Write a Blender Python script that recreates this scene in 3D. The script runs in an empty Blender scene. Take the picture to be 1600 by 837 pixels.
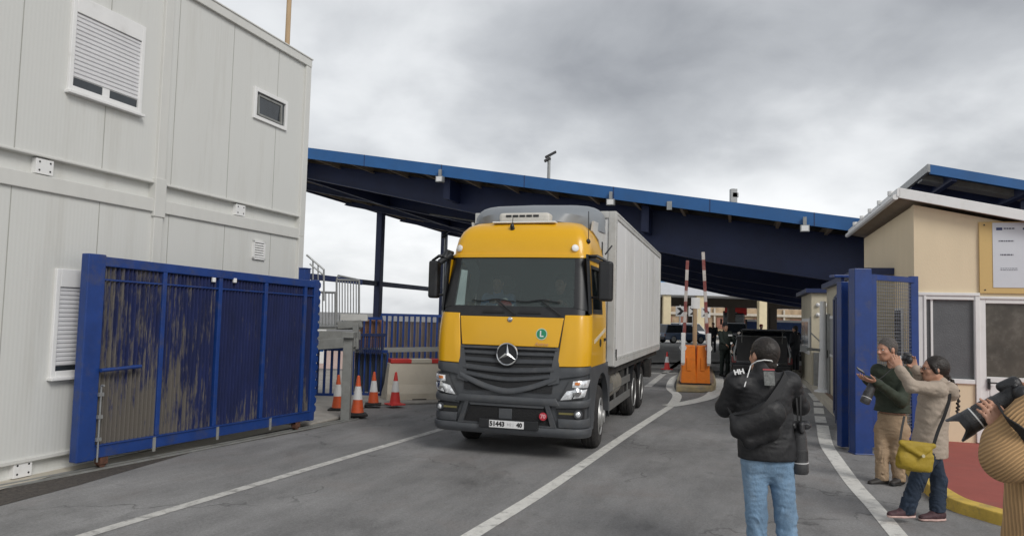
import bpy, math, random
import numpy as np
from mathutils import Vector, Matrix, noise
random.seed(7)
sc = bpy.context.scene
COL = sc.collection
rad = math.radians
# ---------------------------------------------------------------- camera numbers
FPX, CX, CY, HC = 1155.0, 800.0, 418.5, 1.85
PITCH = math.atan(74.5/1155); ROLL = .026
_f = np.array([0, math.cos(PITCH), math.sin(PITCH)]); _r = np.array([1., 0, 0]); _u = np.cross(_r, _f)
_c, _s = math.cos(ROLL), math.sin(ROLL)
RR = _c*_r + _s*_u; UU = -_s*_r + _c*_u; FF = _f; CAM = np.array([0, 0, HC])
def ray(px, py): return FF + RR*(px-CX)/FPX + UU*(CY-py)/FPX
def g(px, py, z=0.0):
    d = ray(px, py); t = (z-HC)/d[2]; p = CAM + t*d; return (float(p[0]), float(p[1]), float(z))
def at(px, py, Y):
    d = ray(px, py); p = CAM + d*Y/d[1]; return np.array([float(v) for v in p])
def wallpt(px, py, p0, a):
    n = np.array([math.cos(a), -math.sin(a), 0]); d = ray(px, py)
    t = (n@(np.array([p0[0], p0[1], 0])-CAM))/(n@d); p = CAM+t*d; return p
# ---------------------------------------------------------------- tagging
def tag(o, label=None, cat=None, group=None, kind=None):
    if label: o['label'] = label
    if cat: o['category'] = cat
    if group: o['group'] = group
    if kind: o['kind'] = kind
    return o
def thing(name, label, cat, loc=(0, 0, 0), rz=0.0, group=None):
    o = bpy.data.objects.new(name, None); COL.objects.link(o); o.empty_display_size = .2
    o.location = loc; o.rotation_euler = (0, 0, rz)
    return tag(o, label, cat, group)
# ---------------------------------------------------------------- mesh accumulator
class MB:
    def __init__(s): s.v = []; s.f = []; s.m = []
    def add(s, vs, fs, mi=0):
        b = len(s.v); s.v += [tuple(float(c) for c in p) for p in vs]
        s.f += [tuple(b+i for i in f) for f in fs]; s.m += [mi]*len(fs); return s
    def box(s, x0, x1, y0, y1, z0, z1, mi=0):
        return s.add([(x0,y0,z0),(x1,y0,z0),(x1,y1,z0),(x0,y1,z0),(x0,y0,z1),(x1,y0,z1),(x1,y1,z1),(x0,y1,z1)],
            [(0,3,2,1),(4,5,6,7),(0,1,5,4),(1,2,6,5),(2,3,7,6),(3,0,4,7)], mi)
    def obox(s, c, ax, ay, az, mi=0):
        c = Vector(c); ax = Vector(ax); ay = Vector(ay); az = Vector(az)
        vs = [c+i*ax+j*ay+k*az for k in (-.5, .5) for j, i in ((-.5,-.5),(-.5,.5),(.5,.5),(.5,-.5))]
        return s.add(vs, [(0,3,2,1),(4,5,6,7),(0,1,5,4),(1,2,6,5),(2,3,7,6),(3,0,4,7)], mi)
    def bar(s, p, q, w, h, up=(0, 0, 1), mi=0):
        p = Vector(p); q = Vector(q); d = q-p; L = d.length; d.normalize(); up = Vector(up)
        if abs(d.dot(up)) > .98: up = Vector((0, 1, 0)) if abs(d.y) < .9 else Vector((1, 0, 0))
        x = d.cross(up).normalized(); z = x.cross(d).normalized()
        return s.obox((p+q)/2, x*w, d*L, z*h, mi)
    def tube(s, pts, r, n=8, mi=0, cap=True):
        pts = [Vector(p) for p in pts]; rs = r if hasattr(r, '__len__') else [r]*len(pts)
        base = len(s.v); up = None; vs = []
        for i, p in enumerate(pts):
            d = (pts[min(i+1, len(pts)-1)]-pts[max(i-1, 0)]).normalized()
            if up is None: up = Vector((0, 0, 1)) if abs(d.z) < .9 else Vector((1, 0, 0))
            x = d.cross(up).normalized(); up = x.cross(d).normalized()
            for k in range(n):
                a = 2*math.pi*k/n; vs.append(p+(x*math.cos(a)+up*math.sin(a))*rs[i])
        fs = []
        for i in range(len(pts)-1):
            for k in range(n):
                a, b = i*n+k, i*n+(k+1) % n; fs.append((a, b, b+n, a+n))
        if cap: fs.append(tuple(range(n))[::-1]); fs.append(tuple((len(pts)-1)*n+k for k in range(n)))
        return s.add(vs, fs, mi)
    def lathe(s, prof, o=(0, 0, 0), ax=(0, 0, 1), n=24, mi=0, close=False):
        ax = Vector(ax).normalized(); t = Vector((1, 0, 0)) if abs(ax.x) < .9 else Vector((0, 1, 0))
        x = ax.cross(t).normalized(); y = ax.cross(x); o = Vector(o); vs = []
        for r, h in prof:
            for k in range(n):
                a = 2*math.pi*k/n; vs.append(o+ax*h+(x*math.cos(a)+y*math.sin(a))*r)
        fs = []; m = len(prof)
        for i in range(m-1 if not close else m):
            j = (i+1) % m
            for k in range(n): fs.append((i*n+k, i*n+(k+1) % n, j*n+(k+1) % n, j*n+k))
        if not close:
            if prof[0][0] > 1e-6: fs.append(tuple(range(n))[::-1])
            if prof[-1][0] > 1e-6: fs.append(tuple((m-1)*n+k for k in range(n)))
        return s.add(vs, fs, mi)
    def prism(s, poly, z0, z1, mi=0):
        n = len(poly); vs = [(x, y, z0) for x, y in poly]+[(x, y, z1) for x, y in poly]
        return s.add(vs, [tuple(range(n))[::-1], tuple(range(n, 2*n))]+[(i, (i+1) % n, n+(i+1) % n, n+i) for i in range(n)], mi)
    def ext(s, pts, d, mi=0):
        n = len(pts); d = Vector(d); vs = [Vector(p) for p in pts]; vs = vs+[p+d for p in vs]
        return s.add(vs, [tuple(range(n))[::-1], tuple(range(n, 2*n))]+[(i, (i+1) % n, n+(i+1) % n, n+i) for i in range(n)], mi)
    def grid(s, fn, nu, nv, mi=0):
        vs = [fn(i/nu, j/nv) for j in range(nv+1) for i in range(nu+1)]
        return s.add(vs, [(j*(nu+1)+i, j*(nu+1)+i+1, (j+1)*(nu+1)+i+1, (j+1)*(nu+1)+i) for j in range(nv) for i in range(nu)], mi)
    def shell(s, fo, fi, nu, nv, mi=0):
        """closed patch between outer fo(u,v) and inner fi(u,v)"""
        N = nu+1
        vs = [fo(i/nu, j/nv) for j in range(nv+1) for i in range(N)]+[fi(i/nu, j/nv) for j in range(nv+1) for i in range(N)]
        K = N*(nv+1); fs = []
        for j in range(nv):
            for i in range(nu):
                a = j*N+i; q = (a, a+1, a+N+1, a+N); fs.append(q); fs.append(tuple(K+t for t in q[::-1]))
        for i in range(nu):
            fs.append((i+1, i, K+i, K+i+1)); b = nv*N+i; fs.append((b, b+1, K+b+1, K+b))
        for j in range(nv):
            a = j*N; fs.append((a, a+N, K+a+N, K+a)); b = a+nu; fs.append((b+N, b, K+b, K+b+N))
        return s.add(vs, fs, mi)
def obj(name, m, mats, parent=None, smooth=None, bevel=0, seg=2, label=None, local=None):
    me = bpy.data.meshes.new(name); vs = m.v
    if local is not None:
        vs = [(a-local[0], b-local[1], c-local[2]) for a, b, c in vs]
    me.from_pydata(vs, [], m.f)
    if not isinstance(mats, (list, tuple)): mats = [mats]
    for x in mats: me.materials.append(x)
    if len(mats) > 1: me.polygons.foreach_set('material_index', m.m)
    o = bpy.data.objects.new(name, me); COL.objects.link(o)
    if smooth is not None:
        me.polygons.foreach_set('use_smooth', [True]*len(me.polygons))
        if smooth < 179: me.set_sharp_from_angle(angle=rad(smooth))
    me.update()
    if bevel:
        b = o.modifiers.new('bevel', 'BEVEL'); b.width = bevel; b.segments = seg; b.limit_method = 'ANGLE'; b.angle_limit = rad(40)
        b.harden_normals = False
    if parent: o.parent = parent
    if label: o['label'] = label
    return o
def fixn(o):
    import bmesh
    bm = bmesh.new(); bm.from_mesh(o.data); bmesh.ops.recalc_face_normals(bm, faces=bm.faces); bm.to_mesh(o.data); bm.free(); return o
def struct(name, m, mats, **k):
    o = obj(name, m, mats, **k); o['kind'] = 'structure'; return o
def copy_tree(o, parent=None, **kw):
    c = o.copy(); COL.objects.link(c)
    if parent: c.parent = parent
    for ch in list(o.children): copy_tree(ch, c)
    return c
def sub(m, cuts=8):
    return m
# ---------------------------------------------------------------- materials
def nt(m): return m.node_tree.nodes, m.node_tree.links
def mat(name, col, rough=.6, metal=0, var=.12, vs=3.0, bump=0, bs=60, dirt=0, dcol=(.12, .10, .08), ds=1.6, coat=0, emit=None, spec=.5, stretch=(1, 1, 1), dlow=.5, fine=0):
    m = bpy.data.materials.new(name); m.use_nodes = True; N, L = nt(m); b = N['Principled BSDF']
    b.inputs['Roughness'].default_value = rough; b.inputs['Metallic'].default_value = metal
    b.inputs['Coat Weight'].default_value = coat; b.inputs['Specular IOR Level'].default_value = spec
    if emit: b.inputs['Emission Color'].default_value = (*emit[:3], 1); b.inputs['Emission Strength'].default_value = emit[3]
    tc = N.new('ShaderNodeTexCoord'); mp = N.new('ShaderNodeMapping'); mp.inputs['Scale'].default_value = stretch
    L.new(tc.outputs['Object'], mp.inputs['Vector'])
    n1 = N.new('ShaderNodeTexNoise'); n1.inputs['Scale'].default_value = vs; n1.inputs['Detail'].default_value = 5; n1.inputs['Roughness'].default_value = .65
    L.new(mp.outputs[0], n1.inputs['Vector'])
    r = N.new('ShaderNodeMapRange'); r.inputs['From Min'].default_value = .3; r.inputs['From Max'].default_value = .7
    r.inputs['To Min'].default_value = 1-var; r.inputs['To Max'].default_value = 1+var; L.new(n1.outputs[0], r.inputs[0])
    mul = N.new('ShaderNodeVectorMath'); mul.operation = 'SCALE'; mul.inputs[0].default_value = col[:3]; L.new(r.outputs[0], mul.inputs['Scale'])
    cur = mul.outputs[0]
    if fine:
        nf = N.new('ShaderNodeTexNoise'); nf.inputs['Scale'].default_value = 180; nf.inputs['Detail'].default_value = 2; L.new(mp.outputs[0], nf.inputs['Vector'])
        rf = N.new('ShaderNodeMapRange'); rf.inputs['From Min'].default_value = .3; rf.inputs['From Max'].default_value = .7; rf.inputs['To Min'].default_value = 1-fine; rf.inputs['To Max'].default_value = 1+fine
        L.new(nf.outputs[0], rf.inputs[0]); m3 = N.new('ShaderNodeVectorMath'); m3.operation = 'SCALE'; L.new(cur, m3.inputs[0]); L.new(rf.outputs[0], m3.inputs['Scale']); cur = m3.outputs[0]
    if dirt:
        n2 = N.new('ShaderNodeTexNoise'); n2.inputs['Scale'].default_value = ds; n2.inputs['Detail'].default_value = 8; n2.inputs['Roughness'].default_value = .7
        L.new(mp.outputs[0], n2.inputs['Vector'])
        r2 = N.new('ShaderNodeMapRange'); r2.inputs['From Min'].default_value = dlow; r2.inputs['From Max'].default_value = dlow+.2; r2.inputs['To Max'].default_value = dirt
        L.new(n2.outputs[0], r2.inputs[0]); mx = N.new('ShaderNodeMix'); mx.data_type = 'RGBA'
        L.new(r2.outputs[0], mx.inputs['Factor']); L.new(cur, mx.inputs[6]); mx.inputs[7].default_value = (*dcol, 1); cur = mx.outputs[2]
    L.new(cur, b.inputs['Base Color'])
    if bump:
        n3 = N.new('ShaderNodeTexNoise'); n3.inputs['Scale'].default_value = bs; n3.inputs['Detail'].default_value = 4; L.new(mp.outputs[0], n3.inputs['Vector'])
        bp = N.new('ShaderNodeBump'); bp.inputs['Strength'].default_value = bump; bp.inputs['Distance'].default_value = .01
        L.new(n3.outputs[0], bp.inputs['Height']); L.new(bp.outputs[0], b.inputs['Normal'])
    return m
def glass(name, tint=(.5, .55, .55), trans=.6, rough=.03, base=(.02, .025, .03)):
    """real pane: glossy surface over a partly clear body"""
    m = bpy.data.materials.new(name); m.use_nodes = True; N, L = nt(m); b = N['Principled BSDF']; out = N['Material Output']
    b.inputs['Base Color'].default_value = (*base, 1); b.inputs['Roughness'].default_value = rough; b.inputs['Specular IOR Level'].default_value = .6
    t = N.new('ShaderNodeBsdfTransparent'); t.inputs[0].default_value = (*tint, 1); mx = N.new('ShaderNodeMixShader')
    mx.inputs[0].default_value = trans; L.new(b.outputs[0], mx.inputs[1]); L.new(t.outputs[0], mx.inputs[2]); L.new(mx.outputs[0], out.inputs[0])
    return m
def N2(m): return m.node_tree.nodes, m.node_tree.links
def mathn(N, L, op, a, b=None, c=None):
    n = N.new('ShaderNodeMath'); n.operation = op
    for i, v in enumerate((a, b, c)):
        if v is None: continue
        if isinstance(v, (int, float)): n.inputs[i].default_value = v
        else: L.new(v, n.inputs[i])
    return n.outputs[0]
def text_mb(txt, size, o, ax, ay, depth=.002, align='CENTER', bold=0):
    """lettering as real geometry; o origin, ax right, ay up"""
    cu = bpy.data.curves.new('lettering', 'FONT'); cu.body = txt; cu.size = size; cu.extrude = depth; cu.align_x = align; cu.align_y = 'CENTER'; cu.offset = bold; cu.resolution_u = 3
    ob = bpy.data.objects.new('lettering', cu); COL.objects.link(ob)
    bpy.context.view_layer.update()
    me = ob.evaluated_get(bpy.context.evaluated_depsgraph_get()).to_mesh()
    ax = Vector(ax).normalized(); ay = Vector(ay).normalized(); az = ax.cross(ay); o = Vector(o)
    m = MB(); m.add([o+ax*v.co.x+ay*v.co.y+az*v.co.z for v in me.vertices], [tuple(p.vertices) for p in me.polygons])
    ob.to_mesh_clear(); bpy.data.objects.remove(ob); bpy.data.curves.remove(cu)
    return m
# ---------------------------------------------------------------- organic surfaces: smooth union of shapes, meshed on a grid
class SDF:
    def __init__(s, h=.01): s.ops = []; s.h = h; s.post = []
    def cap(s, a, b, ra, rb=None, k=.02, sq=None, op='u', grp=0):
        s.ops.append(('c', np.array(a, float), np.array(b, float), ra, ra if rb is None else rb, k, sq, op)); return s
    def ell(s, c, r, R=None, k=.02, op='u'):
        s.ops.append(('e', np.array(c, float), np.array(r, float), np.eye(3) if R is None else np.array(R, float), None, k, None, op)); return s
    def cut(s, p, n): s.post.append((np.array(p, float), np.array(n, float)/np.linalg.norm(n))); return s
    def mesh(s, disp=None):
        lo = np.array([1e9]*3); hi = -lo
        for o in s.ops:
            if o[7] != 'u': continue
            if o[0] == 'c':
                m = max(o[3], o[4]); m = m*(max(1, o[6][1]) if o[6] else 1)
                lo = np.minimum(lo, np.minimum(o[1], o[2])-m); hi = np.maximum(hi, np.maximum(o[1], o[2])+m)
            else:
                m = max(o[2]); lo = np.minimum(lo, o[1]-m); hi = np.maximum(hi, o[1]+m)
        h = s.h; lo = lo-4*h; hi = hi+4*h; n = np.ceil((hi-lo)/h).astype(int)+1
        F = np.full(n, .3, np.float32)
        axs = [lo[i]+h*np.arange(n[i]) for i in range(3)]
        for o in s.ops:
            k = o[5]; mar = k+.05
            if o[0] == 'c':
                m = max(o[3], o[4])*(max(1, o[6][1]) if o[6] else 1)+mar; a0 = np.minimum(o[1], o[2])-m; a1 = np.maximum(o[1], o[2])+m
            else:
                m = max(o[2])+mar; a0 = o[1]-m; a1 = o[1]+m
            i0 = np.clip(np.floor((a0-lo)/h).astype(int), 0, n-1); i1 = np.clip(np.ceil((a1-lo)/h).astype(int)+1, 1, n)
            if (i1 <= i0).any(): continue
            X, Y, Z = np.meshgrid(*[axs[i][i0[i]:i1[i]] for i in range(3)], indexing='ij'); Pp = np.stack([X, Y, Z], -1)
            if o[0] == 'c':
                a, b, ra, rb = o[1:5]; Q = Pp-a; ab = b-a; kk = 1.
                if o[6]:
                    ax = np.array(o[6][0], float); ax = ax/np.linalg.norm(ax); fct = o[6][1]
                    Q = Q+(Q@ax)[..., None]*ax*(1/fct-1); ab = ab+(ab@ax)*ax*(1/fct-1); kk = min(1, fct)
                t = np.clip((Q@ab)/max(ab@ab, 1e-9), 0, 1); d = np.linalg.norm(Q-t[..., None]*ab, axis=-1)-(ra+(rb-ra)*t)
                d = d*(kk**.5)
            else:
                Q = (Pp-o[1])@o[3].T; r = o[2]; k0 = np.linalg.norm(Q/r, axis=-1); k1 = np.linalg.norm(Q/(r*r), axis=-1)+1e-9; d = k0*(k0-1)/k1
            S = F[i0[0]:i1[0], i0[1]:i1[1], i0[2]:i1[2]]
            if o[7] == 'u':
                hh = np.maximum(k-np.abs(S-d), 0)/k; S[...] = np.minimum(S, d)-hh*hh*k*.25
            else:
                d = -d; hh = np.maximum(k-np.abs(S-d), 0)/k; S[...] = np.maximum(S, d)+hh*hh*k*.25
        if disp or s.post:
            X, Y, Z = np.meshgrid(*axs, indexing='ij')
            if disp: F += disp(X, Y, Z).astype(np.float32)
            for p, nn in s.post: F = np.maximum(F, ((X-p[0])*nn[0]+(Y-p[1])*nn[1]+(Z-p[2])*nn[2]).astype(np.float32))
        # surface nets
        ins = F < 0; nx, ny, nz = F.shape
        acc = np.zeros((nx-1, ny-1, nz-1, 3), np.float32); cnt = np.zeros((nx-1, ny-1, nz-1), np.float32)
        for ax in range(3):
            sl0 = [slice(None)]*3; sl1 = [slice(None)]*3; sl0[ax] = slice(0, -1); sl1[ax] = slice(1, None)
            a = F[tuple(sl0)]; b = F[tuple(sl1)]; cr = (a < 0) != (b < 0); idx = np.argwhere(cr)
            if len(idx) == 0: continue
            t = a[cr]/(a[cr]-b[cr]); pos = idx.astype(np.float32); pos[:, ax] += t
            o1, o2 = [i for i in range(3) if i != ax]
            for d1 in (0, -1):
                for d2 in (0, -1):
                    c = idx.copy(); c[:, o1] += d1; c[:, o2] += d2
                    ok = (c >= 0).all(1) & (c < np.array(cnt.shape)).all(1)
                    np.add.at(acc, tuple(c[ok].T), pos[ok]); np.add.at(cnt, tuple(c[ok].T), 1)
        act = cnt > 0; ids = -np.ones(cnt.shape, int); ids[act] = np.arange(act.sum())
        V = acc[act]/cnt[act][:, None]*h+lo
        faces = []
        for ax in range(3):
            sl0 = [slice(None)]*3; sl1 = [slice(None)]*3; sl0[ax] = slice(0, -1); sl1[ax] = slice(1, None)
            a = ins[tuple(sl0)]; b = ins[tuple(sl1)]; o1, o2 = (ax+1) % 3, (ax+2) % 3
            for flip, cr in ((0, a & ~b), (1, ~a & b)):
                idx = np.argwhere(cr); idx = idx[(idx[:, o1] > 0) & (idx[:, o2] > 0)]
                if len(idx) == 0: continue
                q = []
                for d1, d2 in ((-1, -1), (0, -1), (0, 0), (-1, 0)):
                    c = idx.copy(); c[:, o1] += d1; c[:, o2] += d2; q.append(ids[tuple(c.T)])
                q = np.stack(q, 1)
                if flip: q = q[:, ::-1]
                faces.append(q)
        Q = np.concatenate(faces); Q = Q[(Q >= 0).all(1)]
        return V, Q
def sobj(name, S, m, parent, disp=None, label=None, smooth_it=2):
    V, Q = S.mesh(disp)
    # light laplacian smoothing to hide the grid
    for _ in range(smooth_it):
        A = np.zeros_like(V); C_ = np.zeros(len(V))
        for i in range(4):
            j = (i+1) % 4
            np.add.at(A, Q[:, i], V[Q[:, j]]); np.add.at(C_, Q[:, i], 1); np.add.at(A, Q[:, j], V[Q[:, i]]); np.add.at(C_, Q[:, j], 1)
        V = .45*V+.55*A/np.maximum(C_, 1)[:, None]
    loc = np.zeros(3)
    if parent is not None:
        pl = parent.matrix_basis.copy(); p = parent.parent
        while p is not None: pl = p.matrix_basis @ pl; p = p.parent
        M = np.array(pl.inverted()); V = V@M[:3, :3].T+M[:3, 3]
    me = bpy.data.meshes.new(name); me.vertices.add(len(V)); me.vertices.foreach_set('co', V.astype(np.float32).ravel())
    me.loops.add(Q.size); me.loops.foreach_set('vertex_index', Q.astype(np.int32).ravel())
    me.polygons.add(len(Q)); me.polygons.foreach_set('loop_start', np.arange(0, Q.size, 4, dtype=np.int32))
    me.update(calc_edges=True); me.validate()
    me.polygons.foreach_set('use_smooth', [True]*len(me.polygons)); me.materials.append(m)
    o = bpy.data.objects.new(name, me); COL.objects.link(o)
    if parent: o.parent = parent
    if label: o['label'] = label
    return o
def wob(amp, fr, seed=0, dirs=(1, 1, 1)):
    """fold-like noise made of warped waves"""
    rs = np.random.RandomState(seed); A = rs.normal(size=(7, 3))*np.array(dirs)*fr; B = rs.normal(size=(7, 3))*fr*.45; ph = rs.rand(14)*6.28
    def fn(X, Y, Z):
        o = 0
        for i in range(7):
            w = np.sin(B[i,0]*X+B[i,1]*Y+B[i,2]*Z+ph[i+7]); o = o+np.sin(A[i,0]*X+A[i,1]*Y+A[i,2]*Z+ph[i]+2.2*w)
        o = o/3.0
        return amp*(np.abs(o)-.6)
    return fn
A17 = rad(17.2); RD = np.array([math.sin(A17), math.cos(A17), 0]); XR = np.array([math.cos(A17), -math.sin(A17), 0])
# ================================================================= materials
def asphalt():
    m = bpy.data.materials.new('asphalt'); m.use_nodes = True; N, L = N2(m); b = N['Principled BSDF']
    tc = N.new('ShaderNodeTexCoord')
    def noi(sc_, det=6, ro=.6, st=(1, 1, 1), rot=0):
        mp = N.new('ShaderNodeMapping'); mp.inputs['Scale'].default_value = st; mp.inputs['Rotation'].default_value = (0, 0, rot); L.new(tc.outputs['Object'], mp.inputs[0])
        n = N.new('ShaderNodeTexNoise'); n.inputs['Scale'].default_value = sc_; n.inputs['Detail'].default_value = det; n.inputs['Roughness'].default_value = ro; L.new(mp.outputs[0], n.inputs[0]); return n.outputs[0]
    def noi2(sc_, st, det=5):
        m1 = N.new('ShaderNodeMapping'); m1.inputs['Rotation'].default_value = (0, 0, .366); L.new(tc.outputs['Object'], m1.inputs[0]); m2 = N.new('ShaderNodeMapping'); m2.inputs['Scale'].default_value = st; L.new(m1.outputs[0], m2.inputs[0])
        n = N.new('ShaderNodeTexNoise'); n.inputs['Scale'].default_value = sc_; n.inputs['Detail'].default_value = det; n.inputs['Roughness'].default_value = .7; L.new(m2.outputs[0], n.inputs[0]); return n.outputs[0]
    def ramp(x, a, b_, c, d):
        r = N.new('ShaderNodeMapRange'); L.new(x, r.inputs[0]); r.inputs[1].default_value = a; r.inputs[2].default_value = b_; r.inputs[3].default_value = c; r.inputs[4].default_value = d; return r.outputs[0]
    big = ramp(noi(.35, 5), .35, .65, .80, 1.2)
    med = ramp(noi2(1.9, (1, .38, 1), 8), .32, .68, .80, 1.18); trk = ramp(noi2(4, (1, .13, 1), 5), .35, .65, .93, 1.06); spk = ramp(noi(48, 4, .85), .54, .70, 1, 1.45); dsp = ramp(noi(11, 6, .8), .58, .70, 1, .68)
    fine = ramp(noi(240, 2, .7), .25, .75, .62, 1.38)
    fine2 = ramp(noi(38, 4, .8), .3, .7, .78, 1.22)
    stain = ramp(noi(.9, 7, .72, (1, .45, 1), -.5), .55, .68, 1, .66)
    oil = ramp(noi(2.6, 6, .75), .62, .7, 1, .72)
    v = mathn(N, L, 'MULTIPLY', big, med)
    for q in (fine, fine2, stain, oil, trk, spk, dsp): v = mathn(N, L, 'MULTIPLY', v, q)
    # hairline cracks
    vo = N.new('ShaderNodeTexVoronoi'); vo.feature = 'DISTANCE_TO_EDGE'; vo.inputs['Scale'].default_value = .42
    mp = N.new('ShaderNodeMapping'); mp.inputs['Rotation'].default_value = (0, 0, .3); L.new(tc.outputs['Object'], mp.inputs[0])
    nw = N.new('ShaderNodeTexNoise'); nw.inputs['Scale'].default_value = 3; nw.inputs['Detail'].default_value = 6; L.new(mp.outputs[0], nw.inputs[0])
    sv = N.new('ShaderNodeVectorMath'); sv.operation = 'SCALE'; sv.inputs['Scale'].default_value = .6; L.new(nw.outputs['Color'], sv.inputs[0])
    ad = N.new('ShaderNodeVectorMath'); L.new(mp.outputs[0], ad.inputs[0]); L.new(sv.outputs[0], ad.inputs[1]); L.new(ad.outputs[0], vo.inputs['Vector'])
    cr = ramp(vo.outputs['Distance'], .002, .009, .62, 1); crm = ramp(noi(.5, 2), .5, .58, 0, 1)
    crk = mathn(N, L, 'MAXIMUM', cr, mathn(N, L, 'SUBTRACT', 1, crm)); v = mathn(N, L, 'MULTIPLY', v, crk)
    sc3 = N.new('ShaderNodeVectorMath'); sc3.operation = 'SCALE'; sc3.inputs[0].default_value = (.212, .210, .208); L.new(v, sc3.inputs['Scale'])
    # pale chips
    chip = ramp(noi(26, 3, .8), .74, .78, 0, .45); mx = N.new('ShaderNodeMix'); mx.data_type = 'RGBA'; L.new(chip, mx.inputs['Factor']); L.new(sc3.outputs[0], mx.inputs[6]); mx.inputs[7].default_value = (.34, .32, .30, 1)
    rd = ramp(noi(.7, 5, .7), .52, .66, 0, .35); mx2 = N.new('ShaderNodeMix'); mx2.data_type = 'RGBA'; L.new(rd, mx2.inputs['Factor']); L.new(mx.outputs[2], mx2.inputs[6]); mx2.inputs[7].default_value = (.155, .130, .118, 1)
    L.new(mx2.outputs[2], b.inputs['Base Color']); b.inputs['Roughness'].default_value = .82
    bp = N.new('ShaderNodeBump'); bp.inputs['Strength'].default_value = .5; bp.inputs['Distance'].default_value = .006; L.new(fine2, bp.inputs['Height'])
    bp2 = N.new('ShaderNodeBump'); bp2.inputs['Strength'].default_value = .45; bp2.inputs['Distance'].default_value = .004; L.new(fine, bp2.inputs['Height']); L.new(bp.outputs[0], bp2.inputs['Normal']); L.new(bp2.outputs[0], b.inputs['Normal'])
    return m
def paintline(name, col, wear=.5):
    m = mat(name, col, .7, var=.12, vs=9, dirt=.85, dcol=(.15, .145, .14), ds=7, dlow=wear, bump=.3, bs=160, fine=.12); return m
def cabinwall():
    m = mat('cabin_steel', (.61, .615, .59), .42, var=.03, vs=.8, dirt=.32, dcol=(.40, .385, .34), ds=3.2, stretch=(1, 1, .10), dlow=.5, spec=.35)
    N, L = N2(m); b = N['Principled BSDF']; tc = N.new('ShaderNodeTexCoord')
    w = N.new('ShaderNodeTexWave'); w.wave_type = 'BANDS'; w.bands_direction = 'Y'; w.inputs['Scale'].default_value = 6.5; L.new(tc.outputs['Object'], w.inputs[0])
    bp = N.new('ShaderNodeBump'); bp.inputs['Strength'].default_value = .12; bp.inputs['Distance'].default_value = .004; L.new(w.outputs[0], bp.inputs['Height']); L.new(bp.outputs[0], b.inputs['Normal'])
    return m
def mudblue():
    """blue gate sheet with dried mud scraped on it in vertical streaks"""
    m = mat('muddy_blue_sheet', (.006, .013, .070), .5, var=.35, vs=4, stretch=(1, 1, .3)); N, L = N2(m); b = N['Principled BSDF']
    tc = N.new('ShaderNodeTexCoord'); sp = N.new('ShaderNodeSeparateXYZ'); L.new(tc.outputs['Object'], sp.inputs[0])
    def noi(s, st, d=6):
        mp = N.new('ShaderNodeMapping'); mp.inputs['Scale'].default_value = st; L.new(tc.outputs['Object'], mp.inputs[0]); n = N.new('ShaderNodeTexNoise'); n.inputs['Scale'].default_value = s; n.inputs['Detail'].default_value = d; n.inputs['Roughness'].default_value = .7; L.new(mp.outputs[0], n.inputs[0]); return n.outputs[0]
    a = noi(17, (1, 1, .10)); c = noi(1.3, (1, 1, .7), 4); f = noi(60, (1, 1, .2), 3)
    # object y runs along the gate (0 near end .. 4), z up
    ry = N.new('ShaderNodeMapRange'); L.new(sp.outputs[1], ry.inputs[0]); ry.inputs[1].default_value = 0.; ry.inputs[2].default_value = 2.2; ry.inputs[3].default_value = .17; ry.inputs[4].default_value = -.06
    rz = N.new('ShaderNodeMapRange'); L.new(sp.outputs[2], rz.inputs[0]); rz.inputs[1].default_value = .2; rz.inputs[2].default_value = 1.2; rz.inputs[3].default_value = .12; rz.inputs[4].default_value = -.03
    t = mathn(N, L, 'ADD', mathn(N, L, 'MULTIPLY', a, .7), mathn(N, L, 'MULTIPLY', c, .45)); t = mathn(N, L, 'ADD', t, mathn(N, L, 'MULTIPLY', f, .22))
    t = mathn(N, L, 'ADD', t, mathn(N, L, 'ADD', ry.outputs[0], rz.outputs[0]))
    r = N.new('ShaderNodeMapRange'); L.new(t, r.inputs[0]); r.inputs[1].default_value = .715; r.inputs[2].default_value = .83; r.inputs[4].default_value = .92
    mx = N.new('ShaderNodeMix'); mx.data_type = 'RGBA'; L.new(r.outputs[0], mx.inputs['Factor']); L.new(b.inputs['Base Color'].links[0].from_socket, mx.inputs[6]); mx.inputs[7].default_value = (.125, .112, .092, 1)
    L.new(mx.outputs[2], b.inputs['Base Color']); b.inputs['Roughness'].default_value = .7; return m
M = {}
M['asphalt'] = asphalt()
M['line'] = paintline('road_paint', (.55, .54, .51), .49)
M['line2'] = paintline('fresh_road_paint', (.66, .65, .61), .53)
M['conc'] = mat('concrete', (.34, .32, .29), .85, var=.12, vs=2, dirt=.5, dcol=(.17, .155, .13), ds=2.5, bump=.4, bs=50)
M['concl'] = mat('pale_concrete', (.50, .46, .38), .85, var=.10, vs=2, dirt=.4, dcol=(.25, .22, .17), ds=2, bump=.3, bs=50, stretch=(1, 1, .5))
M['rail'] = mat('track_grit', (.062, .054, .048), .9, var=.5, vs=26, bump=1, bs=45, dirt=.5, dcol=(.13, .11, .09), ds=12)
M['cabin'] = cabinwall()
M['cabinframe'] = mat('cabin_frame_paint', (.60, .60, .57), .45, var=.05, dirt=.3, dcol=(.33, .30, .25), ds=3, stretch=(1, 1, .4), dlow=.55)
M['white'] = mat('white_paint', (.74, .74, .73), .4, var=.04, dirt=.25, dcol=(.4, .38, .33), ds=4, dlow=.55)
M['shutter'] = mat('shutter_slats', (.66, .66, .67), .45, var=.05)
M['darkglass'] = mat('dark_window_glass', (.03, .036, .042), .08, var=.3, spec=.7)
M['blue'] = mat('blue_gate_paint', (.009, .040, .185), .42, var=.15, vs=5, dirt=.6, dcol=(.075, .07, .075), ds=4, dlow=.52, bump=.05, bs=30)
M['muddy'] = mudblue()
M['navy'] = mat('navy_steel', (.014, .026, .088), .5, var=.2, vs=1.2)
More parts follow.
